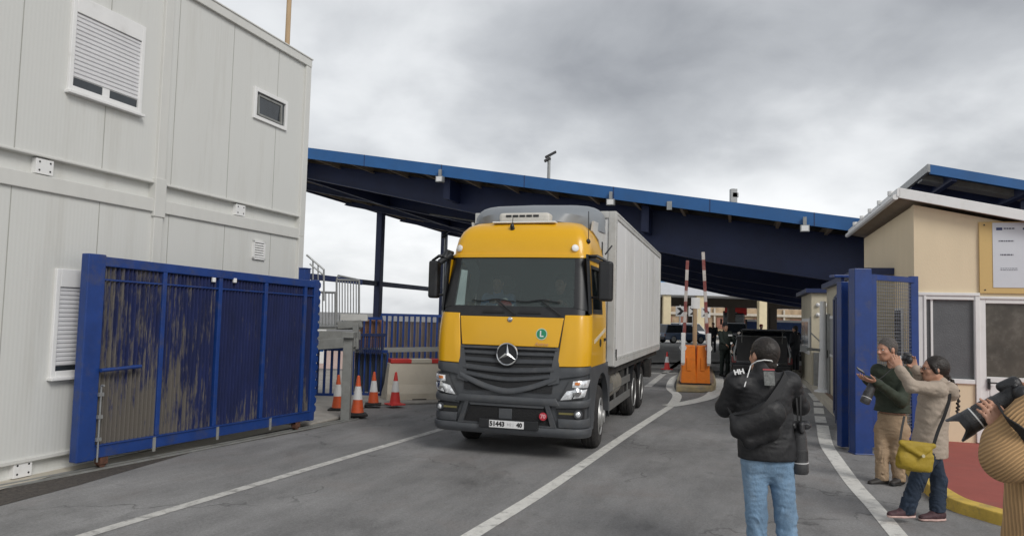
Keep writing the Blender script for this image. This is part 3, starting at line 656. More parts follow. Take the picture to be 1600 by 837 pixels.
# deep dark soffit duct low at the right (the pale conduit runs along it)
m = MB(); para(m, 18, CW, 4.0, CD-1, 1.55, 1.7); 
for k in range(0): pass
m = MB(); m.tube([(12, 5.2, cz(12)-1.35), (CW-6, 5.2, cz(CW-6)-1.45)], .035, 8); obj('conduit', m, M['greysteel'], can)
# columns: row along the left eave and a row at the right behind the booths
for y in (.9, 12.0, 23.0, CD-1.2):
    m = MB(); t = -.0 if 0 else .45; m.box(t-.22, t+.22, y-.26, y+.26, 0, cz(t)-.4); o = obj('column', m, M['navy'], can, bevel=.02)
for y in (1.2, 12, 23, CD-1.2):
    m = MB(); t = 35; m.box(t-.22, t+.22, y-.26, y+.26, 0, cz(t)-.5); obj('column', m, M['navy'], can)
m = MB(); m.bar((.45, .9, 3.85), (.45, CD-1.2, 3.85), .22, .34); obj('tie_beam', m, M['navy'], can)
def on_fascia(px, py):
    p = wallpt(px, py, (cFL[0]-.1*RD[0], cFL[1]-.1*RD[1]), A17+math.pi/2); v = p-cFL; return float(v@XR)
for px in (688, 955, 1257, 1046):
    t = on_fascia(px, 320); m = MB(); m.box(t-.13, t+.13, -.30, -.10, cz(t)-.60, cz(t)-.40); m.box(t-.05, t+.05, -.25, -.15, cz(t)-.40, cz(t)-.15); m.box(t-.10, t+.10, -.308, -.30, cz(t)-.58, cz(t)-.42, 1)
    if px == 1046: m = MB(); m.box(t-.08, t+.08, -.15, -.107, cz(t)-.48, cz(t)-.2)
    obj('floodlight', m, [M['galv'], M['white']], can, bevel=.01)
# ================================================================= second canopy over the cream building
p = wallpt(1452, 258, (9.2, 19), A17+math.pi/2); 
c2 = thing('canopy', 'second blue canopy roof rising behind the white edge of the cream building', 'canopy', (float(p[0]), float(p[1]), 0), -A17)
z2 = float(p[2]); sl = .27
q = wallpt(1600, 283, (p[0], p[1]), A17+math.pi/2); tq = float((q-p)@XR); sl = (z2-float(q[2]))/tq
m = MB(); L2 = 9.; 
def c2z(t): return z2-sl*t
def para2(m, t0, t1, y0, y1, d0, d1):
    vs = [(t, y, c2z(t)-d) for t in (t0, t1) for y in (y0, y1) for d in (d0, d1)]
    m.add(vs, [(0, 1, 3, 2), (4, 6, 7, 5), (0, 4, 5, 1), (2, 3, 7, 6), (1, 5, 7, 3), (0, 2, 6, 4)])
para2(m, 0, L2, -.1, 0, 0, .24); fixn(obj('front_fascia', m, M['fascia'], c2))
m = MB(); para2(m, -.06, 0, -.1, 12, 0, .20); fixn(obj('side_fascia', m, M['galv'], c2))
m = MB(); para2(m, 0, L2, 0, 12, .02, .06); fixn(obj('roof_sheet', m, M['roofpan'], c2))
for y in np.arange(.8, 12, 1.25):
    m = MB(); para2(m, 0, L2, float(y), float(y)+.5, .07, .16 if int(y) % 2 else .24); fixn(obj('soffit_panel', m, M['navy'] if int(y*.8) % 2 else M['galv'], c2))
for t in np.arange(.5, L2, 1.6):
    m = MB(); para2(m, float(t), float(t)+.12, 0, 12, .06, .30); fixn(obj('purlin', m, M['navy'], c2))
for t, y in ((2.5, 1.0), (2.5, 10.5), (8.5, 1.), (8.5, 10.5)):
    m = MB(); m.box(t-.15, t+.15, y-.15, y+.15, 0, c2z(t)-.2); obj('column', m, M['navy'], c2)
# ================================================================= cream building at the right
b0 = np.array(g(1490, 701)); AX = A17+math.pi/2
cor = wallpt(1429, 500, (b0[0], b0[1]), AX); ys = []
bd = thing('cream_building', 'cream rendered office building with white fascia, window and door at the right', 'building', (float(cor[0]), float(cor[1]), 0), -A17)
def fb(px, py, dy=0):     # local x,z on front wall
    o_ = np.array([cor[0], cor[1], 0])-RD*dy; p = wallpt(px, py, (o_[0], o_[1]), AX); v = p-o_; return float(v@XR), float(p[2])
def sb(px, py):
    p = wallpt(px, py, (cor[0], cor[1]), A17); v = p-np.array([cor[0], cor[1], 0]); return float(v@RD), float(p[2])
zt = fb(1429, 318)[1]; zr2 = fb(1600, 350)[1]; xr_ = fb(1600, 350)[0]; slope = (zt-zr2)/xr_
lb = sb(1350, 360)[0]; print('bldg', cor, 'zt', zt, 'slope', slope, 'len', lb, 'head', fb(1480, 462), 'x1600', xr_)
Wb = 6.0; hd = fb(1480, 462)[1]
wz = zt-.12
m = MB()
def wallface(m, x0, x1, z0, z1a, z1b, y0=0, y1=.2):
    m.add([(x0, y0, z0), (x1, y0, z0), (x1, y0, z1b), (x0, y0, z1a), (x0, y1, z0), (x1, y1, z0), (x1, y1, z1b), (x0, y1, z1a)], [(0,1,2,3),(7,6,5,4),(0,4,5,1),(1,5,6,2),(2,6,7,3),(3,7,4,0)])
xs_win0, zs_win0 = fb(1444, 594); xs_win1, zs_win1 = fb(1521, 467); xd0 = fb(1532, 600)[0]; xd1 = xd0+1.0; sill = fb(1480, 598)[1]
wallface(m, 0, Wb, hd, zt-.02, zt-.02-slope*Wb)
wallface(m, 0, xd0-.07, 0, sill, sill); wallface(m, xd1+.1, Wb, 0, hd, hd)
# side wall (faces the road) and rear
m.box(0, .2, .2, lb, 0, zt-.03); m.box(Wb-.2, Wb, .2, lb, 0, zt-slope*Wb-.05); m.box(.2, Wb-.2, lb-.2, lb, 0, zt-slope*Wb-.05)
fixn(obj('wall', m, M['cream'], bd))
# roof: slab sloping to the right with overhang, white fascia
ro = .22; m = MB()
def rz(x): return zt+.05-slope*x
def rslab(m, x0, x1, y0, y1, d0, d1, mi=0):
    vs = [(x, y, rz(x)-d) for x in (x0, x1) for y in (y0, y1) for d in (d0, d1)]
    m.add(vs, [(0, 1, 3, 2), (4, 6, 7, 5), (0, 4, 5, 1), (2, 3, 7, 6), (1, 5, 7, 3), (0, 2, 6, 4)], mi)
rslab(m, -ro, Wb+.3, -.17, lb+.4, -.10, .0); rf = fixn(obj('roof', m, mat('roof_underside', (.30, .24, .18), .8, var=.15), bd))
m = MB(); rslab(m, -ro-.03, Wb+.3, -.21, -.171, -.12, .04); fixn(obj('fascia', m, M['white'], rf, bevel=.006))
m = MB(); rslab(m, -ro-.05, -ro-.002, -.21, lb+.4, -.10, .02); m.tube([(-ro-.07, -.2, rz(-ro)-.02), (-ro-.07, lb+.4, rz(-ro)-.02)], .045, 8); fixn(obj('gutter', m, M['white'], rf))
for k in range(5):
    m = MB(); y = .3+k*lb/5; m.tube([(-ro-.05, y, rz(-ro)+.08), (-ro-.05, y, rz(-ro)+.15)], .05, 8); obj('roof_cap', m, M['white'], rf)
# window frame block
m = MB(); zz0 = sill; t = .05
x0 = fb(1431, 500)[0]
for a in ((x0, xs_win0, zz0, hd), (xs_win1, xd0-.02, 0 if 0 else zz0, hd), (xs_win0, xs_win1, hd-.06, hd), (xs_win0, xs_win1, zz0, zz0+.07)): m.box(a[0], a[1], -.03, .08, a[2], a[3])
m.box(x0+.10, x0+.14, -.045, .0, zz0, hd-.0)
m.box(0, xd0, -.05, .0, hd, hd+.05); wn_ = obj('window', m, M['white'], bd, bevel=.008)
m = MB(); m.box(xs_win0, xs_win1, .03, .045, zz0+.07, hd-.06); obj('pane', m, mat('obscured_glass', (.105, .11, .115), .35, var=.12, vs=5, bump=.6, bs=60), wn_)
m = MB(); m.box(xs_win0+.1, xs_win0+.13, .0, .03, zz0+.07, hd-.06); obj('mullion', m, M['white'], wn_)
# door
m = MB()
gx0, gz0 = fb(1541, 588); gx1 = gx0+.66; gz1 = fb(1560, 474)[1]
m.box(xd0, gx0, -.02, .06, .13, hd-.04); m.box(gx1, xd1, -.02, .06, .13, hd-.04); m.box(gx0, gx1, -.02, .06, gz1, hd-.04); m.box(gx0, gx1, -.02, .06, .13, gz0)
for a in ((gx0, gx1, .25, gz0-.12),): m.box(a[0]+.04, a[1]-.04, -.03, -.018, a[2], a[3])
dr = obj('door', m, M['white'], bd, bevel=.008)
m = MB(); m.box(gx0, gx1, .02, .035, gz0, gz1); obj('pane', m, mat('brown_glass', (.085, .075, .06), .25, var=.35, vs=3, dirt=.35, dcol=(.2, .19, .17), ds=6), dr)
hx, hz = fb(1544, 597); m = MB(); m.box(hx-.02, hx+.02, -.045, -.03, hz-.1, hz+.06); m.tube([(hx, -.03, hz), (hx, -.08, hz), (hx+.10, -.085, hz)], .011, 8); obj('handle', m, M['black'], dr)
m = MB(); m.box(xd0-.065, xd0, -.04, .08, .12, hd); m.box(xd1, xd1+.09, -.04, .08, .12, hd); m.box(xd0, xd1, -.04, .08, hd-.04, hd); obj('door_frame', m, M['white'], bd, bevel=.006)
# side wall louvre windows seen through the mesh
for a, b in ((1371, 1386), (1400, 1412)):
    y1, z1 = sb(a, 476); y0, z0 = sb(b, 470)
    m = MB(); y0 = max(.3, min(y0, y1)); y1 = y0+.55
    m.box(-.04, .0, y0, y1, .95, 2.15); f_ = obj('window', m, M['white'], bd, bevel=.006); m = MB()
    for i in range(14): m.bar((-.05, y0+.05, 1.02+.08*i), (-.05, y1-.05, 1.02+.08*i), .04, .01, up=(1, 0, .8))
    m.box(-.048, -.041, y0+.05, y1-.05, .99, 2.11, 1); obj('louvre', m, [M['greysteel'], M['black']], f_)
# notice board
x0, z0 = fb(1530, 458); z1 = fb(1530, 347)[1]
nb = thing('notice_board', 'yellow notice board with a white printed poster on the cream wall', 'notice board', (float(cor[0]), float(cor[1]), 0), -A17)
m = MB(); m.box(x0, x0+1.9, -.035, -.002, z0, z1)
obj('backing_board', m, mat('ochre_board', (.60, .42, .17), .7, var=.06, dirt=.25, dcol=(.4, .27, .12), ds=3), nb, bevel=.004)
px0, pz0 = fb(1552, 449, .04); pz1 = fb(1550, 348, .04)[1]; m = MB(); m.box(px0, px0+1.3, -.042, -.036, pz0, pz1); po = obj('poster', m, mat('poster_paper', (.60, .62, .66), .35, var=.02), nb)
m = MB(); hh = pz1-pz0; m.box(px0+.05, px0+.13, -.045, -.0425, pz1-.115, pz1-.075); obj('flag_emblem', m, mat('flag_blue', (.02, .03, .12), .4), po); m = MB(); m.box(px0+.40, px0+.43, -.045, -.0425, pz1-.11, pz1-.08); obj('flag_emblem', m, bpy.data.materials['flag_blue'], po)
def lines(m, x, z, n, w, h=.010, gap=.03):
    rs = random.Random(int(z*1000)+3)
    for i in range(n):
        xx = x
        while xx < x+w:
            l = rs.uniform(.012, .04); m.box(xx, min(xx+l, x+w), -.045, -.0425, z-i*gap, z-i*gap+h); xx += l+.008
m = MB(); lines(m, px0+.15, pz1-.10, 1, .14, .02); lines(m, px0+.08, pz1-.29, 1, .2, .018); lines(m, px0+.10, pz1-.50, 1, .17, .02); lines(m, px0+.10, pz1-.70, 2, .22, .008, .025)
for k, zc in enumerate((.22, .30, .36, .47, .53, .60, .70)): lines(m, px0+.46, pz1-zc, 1, .6, .016)
obj('printed_lines', m, mat('print_ink', (.10, .10, .13), .5), po)
for z in (z1-.05, z0+.05):
    m = MB(); m.lathe([(.012, 0), (.012, .004)], (x0+.07, -.035, z), (0, -1, 0), 10); obj('screw', m, M['black'], nb)
# ================================================================= gate posts and mesh panel right
pp = np.array(g(1345, 708))
m = MB(); m.box(-.125, .125, -.10, .10, 0, 0+at(1345, 420, pp[1])[2]); m.box(-.14, .14, -.12, .12, 0, .02); o = obj('gate_post', m, M['blue'], bevel=.03); o.location = pp; tag(o, 'thick square blue gate post beside the mesh panel', 'post')
q = np.array(g(1317, 700)); m = MB(); zz = at(1317, 440, q[1])[2]
m.box(-.055, .055, -.08, .08, 0.03, zz); m.box(-.16, .12, -.1, .1, zz+.06, zz+.10); m.tube([(0, 0, zz), (0, 0, zz+.07)], .03, 8); m.box(.085, .11, -.02, .02, 0, zz+.02, 1)
o = obj('gate_leaf_post', m, [M['navy'] if 0 else M['blue'], M['white']], bevel=.008); o.location = q; tag(o, 'narrow blue upright with a small cap left of the thick gate post', 'post')
# mesh panel from the post to the building corner
ml = thing('mesh_panel', 'blue framed wire mesh panel between the thick post and the cream building', 'fence panel')
a = np.array([pp[0]+.14, pp[1], 0]); b = np.array([cor[0]-.15, cor[1]-.25, 0]); zt2 = at(1395, 432, 11.2)[2]
m = MB(); m.bar((a[0]+.04, a[1], .1), (a[0]+.04, a[1], zt2), .09, .07, up=(0, 1, 0)); m.bar((b[0], b[1], .1), (b[0], b[1], zt2+.02), .11, .08, up=(0, 1, 0)); m.bar((a[0], a[1], zt2-.04), (b[0], b[1], zt2-.04), .07, .08); m.bar((a[0], a[1], .2), (b[0], b[1], .2), .07, .08); obj('frame', m, M['blue'], ml)
def wires(a, b, z0, z1, sp=.05, r=.0035):
    m = MB(); L_ = float(np.linalg.norm(b-a)); n = int(L_/sp)
    for i in range(1, n): p = a+(b-a)*i/n; m.tube([(p[0], p[1], z0), (p[0], p[1], z1)], r, 4, cap=False)
    k = int((z1-z0)/sp)
    for i in range(1, k): z = z0+(z1-z0)*i/k; m.tube([(a[0], a[1], z), (b[0], b[1], z)], r, 4, cap=False)
    return m
obj('wire_mesh', wires(a, b, .24, zt2-.08), mat('mesh_wire', (.22, .24, .28), .5, metal=.3), ml)
# folded leaf seen nearly edge-on running back from the posts
lf = thing('gate_leaf', 'dark blue mesh gate leaf folded back along the road left of the posts', 'gate')
a = np.array(g(1318, 690)); a[1] += .1; b = np.array(g(1302, 640)); zt3 = 2.35
b = a+(b-a)/np.linalg.norm(b-a)*3.2
m = MB()
for p in (a, a+(b-a)*.5, b): m.bar((p[0], p[1], .08), (p[0], p[1], zt3), .06, .06, up=(0, 1, 0))
m.bar((a[0], a[1], zt3), (b[0], b[1], zt3-.0), .05, .06); m.bar((a[0], a[1], .12), (b[0], b[1], .12), .05, .06); obj('frame', m, M['navy'], lf)
obj('wire_mesh', wires(a, b, .15, zt3-.03, .06, .006), M['navy'], lf)
# ================================================================= booths under the canopy (right)
def frame_thing(name, label, cat, p, group=None): return thing(name, label, cat, (float(p[0]), float(p[1]), 0), -A17, group)
# near booth: side wall px 1292 (far) .. 1330 (near)
n1 = at(1292, 605, 19.2); 
bt = frame_thing('control_booth', 'long cream control booth under the canopy just behind the blue gate leaf', 'booth', n1)
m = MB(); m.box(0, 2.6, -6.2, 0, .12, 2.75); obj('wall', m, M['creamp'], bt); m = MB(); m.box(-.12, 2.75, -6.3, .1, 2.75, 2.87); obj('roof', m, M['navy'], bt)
for y in (-1.9, -3.9):
    m = MB(); m.box(-.03, 0, y, y+1.0, 1.05, 2.05); w = obj('window', m, M['white'], bt, bevel=.01); m = MB(); m.box(-.035, -.028, y+.07, y+.93, 1.12, 1.98); obj('pane', m, M['darkglass'], w)
m = MB(); m.box(-.04, 0, -.8, -.1, .13, 2.1); w = obj('door', m, M['greysteel'], bt); m = MB(); m.tube([(-.06, -.7, 1.0), (-.06, -.7, 1.2)], .015, 6); obj('handle', m, M['black'], w)
# far kiosk with front face px 1268..1292
n2_ = at(1268, 600, 21.0); W2 = float((at(1293, 600, 20.6)-n2_)@XR)
bt = frame_thing('kiosk', 'narrow grey-beige kiosk with a lit window between the booth and the parked dark car', 'kiosk', n2_)
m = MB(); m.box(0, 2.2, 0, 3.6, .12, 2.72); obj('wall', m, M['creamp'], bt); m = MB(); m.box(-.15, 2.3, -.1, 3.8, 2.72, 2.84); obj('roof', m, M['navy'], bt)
m = MB(); m.box(-.04, 0, .5, 2.9, .95, 2.0); w = obj('window', m, M['white'], bt, bevel=.01); m = MB(); m.box(-.05, -.038, .6, 1.65, 1.05, 1.9); m.box(-.05, -.038, 1.75, 2.8, 1.05, 1.9); obj('pane', m, mat('bright_glass', (.16, .20, .24), .1), w)
m = MB(); m.box(.05, .5, -.28, -.0, .12, 1.05); obj('utility_cabinet', m, M['galv'], bt, bevel=.01)
for k in range(4):
    m = MB(); m.lathe([(.06, 0), (.05, .06), (.0, .09)], (.17+.2*(k % 2), 0, 2.1+.28*(k//2)), (0, -1, 0), 12); obj('wall_lamp', m, M['white'], bt, smooth=40)
# white arm post
q = np.array(g(1286, 612, .125)); pst = thing('barrier_post', 'tall white post with short arms at the edge of the booth pavement', 'post', q, -A17)
m = MB(); m.tube([(0, 0, 0), (0, 0, .9), (0, 0, 2.3)], [.13, .09, .075], 12); m.lathe([(.22, 0), (.2, .04), (.12, .07)], (0, 0, 0), (0, 0, 1), 14); obj('post', m, M['white'], pst, smooth=40)
m = MB(); m.bar((0, -.0, 1.05), (-.42, -.1, 1.08), .06, .07); m.box(-.55, -.4, -.16, -.04, 1.0, 1.16); m.bar((0, 0, 1.2), (-.3, 0, 1.5), .03, .03); m.bar((-.3, 0, 1.1), (-.3, 0, 1.9), .03, .03); obj('arm', m, M['galv'], pst)
# ================================================================= barrier island with two orange boxes
ci = [g(1056, 612), g(1112, 612), g(1118, 600), g(1112, 582), g(1100, 572), g(1070, 574), g(1060, 592)]
ix, iy = float(np.mean([p[0] for p in ci])), float(np.mean([p[1] for p in ci]))
m = MB(); pts = smoothpath(ci+[ci[0]], 3)[:-1]; m.prism([(p.x, p.y) for p in pts], 0, .16); struct('traffic_island', m, M['islandk'], bevel=.03)
m = MB(); m.prism([(ix+(p.x-ix)*.9, iy+(p.y-iy)*.9) for p in pts], .15, .175); struct('island_top', m, M['brownpave'])
YB = 19.9
def boxbarrier(px, wpx, label, toppx, arm_dx):
    q = at(px, 598, YB); w = wpx*YB/1155
    t = thing('barrier_machine', label, 'barrier', (float(q[0]), YB, .17), -A17*.5, 'orange barrier boxes on the island')
    m = MB(); h = 1.02; a = w/2*.80; b = w/2
    m.add([(-b, -.2, 0), (b, -.2, 0), (b, .2, 0), (-b, .2, 0), (-a, -.17, h), (a, -.17, h), (a, .17, h), (-a, .17, h)], [(0,3,2,1),(4,5,6,7),(0,1,5,4),(1,2,6,5),(2,3,7,6),(3,0,4,7)]); obj('cabinet', m, M['orange'], t, bevel=.02)
    m = MB(); m.box(-b-.03, b+.03, -.23, .23, -.0, .03); obj('base_plate', m, M['black'], t)
    m = MB(); m.box(-.06, .06, -.205, -.19, .35, .7); obj('panel', m, M['orange'], t, bevel=.01)
    m = MB(); m.box(arm_dx-.05, arm_dx+.05, -.30, -.2, .55, 1.35); m.lathe([(.09, 0), (.09, .06)], (arm_dx, -.2, .95), (0, -1, 0), 14); obj('arm_bracket', m, M['white'], t, bevel=.008)
    zt = at(toppx[0], toppx[1], YB)[2]-.17; arm = MB(); z = .5; i = 0; xt = at(toppx[0], toppx[1], YB)[0]-q[0]
    while z < zt:
        z2 = min(z+.28, zt); f = lambda z: arm_dx+(xt-arm_dx)*(z-.5)/(zt-.5)
        arm.bar((f(z), -.26, z), (f(z2), -.26, z2), .08, .05, up=(0, 1, 0), mi=i % 2); z = z2; i += 1
    obj('raised_arm', arm, [mat('arm_white', (.50, .46, .43), .5, dirt=.7, dcol=(.22, .13, .11), ds=7), mat('arm_red', (.20, .045, .04), .6, dirt=.6, dcol=(.3, .2, .18), ds=7)], t)
boxbarrier(1075, 23, 'left orange barrier box with its striped arm raised on the island', (1073, 408), -.16)
boxbarrier(1097, 22, 'right orange barrier box with the taller striped arm raised on the island', (1097, 395), .14)
q = at(1085, 575, YB+.3); m = MB(); m.box(-.05, .05, -.05, .05, 0, 2.2); m.box(-.12, .12, -.06, -.05, 2.0, 2.3, 1); o = obj('signal_post', m, [M['wood'], M['white']], bevel=.006); o.location = (q[0], YB+.3, .17); tag(o, 'slim pale post standing between the two orange barrier boxes', 'post')
# ================================================================= cones
def cone(px, py, s, mb, label, group='traffic cones by the concrete barrier', tilt=0, bands=1):
    p = g(px, py, .05 if px < 700 else 0); t = thing('traffic_cone', label, 'traffic cone', p, random.random(), group if px < 700 else None)
    m = MB(); m.box(-.19*s, .19*s, -.19*s, .19*s, 0, .035*s); m.lathe([(.15*s, .034*s), (.13*s, .06*s)], n=20); obj('base', m, M['rubber'] if mb is M['coneo'] else mb, t, bevel=.012*s)
    pr = lambda z: .13*s*(1-z)+.028*s*z
    def seg(z0, z1, mm, nm, ex=0):
        m = MB(); H_ = .72*s; m.lathe([(pr(z0)+ex, .05*s+H_*z0), (pr(z1)+ex, .05*s+H_*z1)] if z1 < 1 else [(pr(z0)+ex, .05*s+H_*z0), (pr(z1)+ex, .05*s+H_*z1), (pr(z1)*.5, .06*s+H_*z1)], n=20); return obj(nm, m, mm, t, smooth=40)
    seg(0, .36, mb, 'cone_body'); seg(.36, .72, M['white'], 'reflective_band', .002); seg(.72, 1, mb, 'tip')
    return t
cone(558, 648, .88, M['coneo'], 'grubby orange cone nearest the blue gate, in front of the grey post')
cone(583, 632, .82, M['coneo'], 'orange cone with a pale band, between the grubby cone and the clean red one')
cone(617, 632, .82, M['coner'], 'clean bright red and white cone at the left end of the concrete barrier')
cone(527, 640, .82, M['coneo'], 'orange cone half hidden behind the grey landing post')
cone(1042, 577, .85, M['coner'], 'small dark red cone on the far roadway left of the barrier island')
# ================================================================= lamps and masts
def lamppost(px, pyt, Y, label, h=None, double=False, group=None, r=.05):
    p = at(px, pyt, Y); t = thing('street_lamp', label, 'street lamp', (float(p[0]), Y, 0), 0, group); z = float(p[2])
    m = MB(); m.tube([(0, 0, 0), (0, 0, z)], [r*1.5, r], 8); obj('pole', m, M['galv'], t)
    m = MB(); m.bar((-.25, 0, z-.1), (.45, 0, z+.3), .28, .14); m.bar((-.3, 0, z-.35), (.1, 0, z-.15), .3, .16); obj('lamp_head', m, M['black'], t, bevel=.02); return t
lamppost(858, 244, 48, 'twin-headed street lamp standing above the middle of the canopy roof', r=.10)
lamppost(696, 365, 60, 'slim lamp post seen between the dark canopy column and the truck cab', r=.08)
p = at(1146, 295, 76); zroof = float(at(1050, 424, 70)[2])+.5; m = MB(); m.tube([(0, 0, zroof), (0, 0, p[2])], .13, 8); m.box(-.32, .32, -.3, .3, p[2]-1.5, p[2]-.05); m.box(-.15, .45, -.3, .3, p[2]-.9, p[2]-.45)
o = obj('antenna_mast', m, M['galv']); o.location = (p[0], 76, 0); tag(o, 'short antenna mast poking above the right half of the canopy roof', 'mast')
# ================================================================= terminal building at the back
tb0 = at(1034, 530, 70)
tb = thing('terminal_building', 'cream columned customs hall with a white band and blue glass at the back', 'building', (float(tb0[0]), 70, 0), -rad(3))
def X70(px): return float(at(px, 500, 70)[0]-tb0[0])
zb0 = float(at(1100, 462, 70)[2]); zb1 = float(at(1100, 443, 70)[2]); zb2 = float(at(1050, 424, 70)[2])
m = MB(); m.box(-14, 34, -.6, 14, zb0, zb1); obj('white_band', m, mat('white_band_paint', (.62, .64, .68), .6, var=.05), tb)
m = MB(); m.box(-12, 32, 1, 12, zb1, zb2+.5); obj('glass_storey', m, mat('pale_blue_glazing', (.16, .33, .55), .3, var=.15, vs=.4), tb)
m = MB()
for i in range(18): m.box(-12+i*2.6, -11.9+i*2.6, .9, 1.0, zb1, zb2+.5)
obj('glazing_bars', m, M['greysteel'], tb)
colm = mat('cream_column', (.70, .60, .40), .8, var=.06)
for px in (1041, 1092.5, 1188, 940, 1260, 1330):
    x = X70(px); m = MB(); m.box(x-.36, x+.36, -.4, .4, 0, zb0); obj('column', m, colm, tb, bevel=.03)
dk = mat('dark_brown_steel', (.05, .04, .032), .7)
for px in (1053, 1105, 1174, 1232, 1245):
    x = X70(px); m = MB(); m.box(x-.35, x+.35, 8, 8.6, 0, zb0); obj('inner_column', m, dk, tb)
m = MB(); m.box(-14, 34, 7.9, 8.7, zb0-.9, zb0-.002); obj('dark_beam', m, dk, tb)
m = MB(); x = X70(1055); m.box(x, x+3.2, 9.5, 10, 0, 1.6); obj('counter', m, colm, tb)
# far side: building with windows, embankment and fence on the other side
Yf = 105
f0 = at(1030, 510, Yf); fbd = thing('far_building', 'long pale building with rows of dark windows far behind the customs hall', 'building', (float(f0[0]), Yf, 0), -rad(3))
def Xf(px): return float(at(px, 500, Yf)[0]-f0[0])
zf0 = float(at(1150, 487, Yf)[2]); zf1 = float(at(1150, 455, Yf)[2])
m = MB(); m.box(-10, Xf(1300), 0, 10, 0, zf1+2); obj('wall', m, mat('far_wall', (.66, .60, .55), .8, var=.12, vs=.5), fbd)
x = -9.; k = 0
while x < Xf(1290):
    m = MB(); m.box(x, x+3.6, -.05, 0, zf0+.2, zf1-.8); w = obj('window', m, mat('far_frame', (.13, .11, .10)) if k == 0 else bpy.data.materials['far_frame'], fbd); m = MB()
    for i in range(5): m.box(x+.1+i*.72, x+.65+i*.72, -.09, -.05, zf0+.35, zf0+1.1); m.box(x+.1+i*.72, x+.65+i*.72, -.09, -.05, zf0+1.25, zf1-.95)
    obj('pane', m, mat('far_glass', (.34, .37, .39), .3) if k == 0 else bpy.data.materials['far_glass'], w); x += 4.5; k += 1
m = MB(); zt_ = float(at(1150, 489, 96)[2])
f1 = at(1030, 510, 96); m.box(f1[0]-5, f1[0]+30, 96, 99, 0, 3.6); m.box(f1[0]-5, f1[0]+30, 95.6, 96, 2.6, 2.9, 1)
for i in range(12): m.box(f1[0]-5+i*3, f1[0]-4.8+i*3, 95.7, 96, 0, 3.5, 1)
for i in range(14): m.box(f1[0]-4.6+i*2.4, f1[0]-3.2+i*2.4, 95.9, 96, .9, 2.3, 2)
o = obj('embankment_wall', m, [mat('ochre_stone', (.42, .31, .20), .9, var=.3, vs=1.2), mat('pale_strip', (.55, .5, .42)), mat('brick_infill', (.30, .14, .10), .9, var=.3, vs=3)]); tag(o, 'ochre and brick embankment wall far beyond the customs hall', 'wall')
m = MB(); f2_ = at(1165, 512, 84); m.box(f2_[0], f2_[0]+14, 84, 84.2, 0, 1.9); m.box(f2_[0], f2_[0]+14, 83.95, 84.25, 1.9, 2.15, 1); o = obj('hoarding', m, [mat('hoarding_blue', (.02, .06, .2), .6, var=.2), M['white']]); tag(o, 'dark blue hoarding with a white top edge at the far right of the hall', 'hoarding')
# flag
p = at(1150, 482, 80); m = MB(); m.tube([(0, 0, 0), (0, 0, p[2]+.9)], .04, 6); fl = thing('flag', 'small bright red flag in front of the far building', 'flag', (float(p[0]), 80, 0)); obj('pole', m, M['galv'], fl)
m = MB(); z = float(p[2]); m.shell(lambda u, v: (-1.2+u*2.4, .12*math.sin(u*9), z-.5+v*1.1+.2*math.sin(u*5)), lambda u, v: (-1.2+u*2.4, .02+.12*math.sin(u*9), z-.5+v*1.1+.2*math.sin(u*5)), 14, 4); obj('cloth', m, mat('flag_red', (.75, .05, .05), .7), fl, smooth=180)
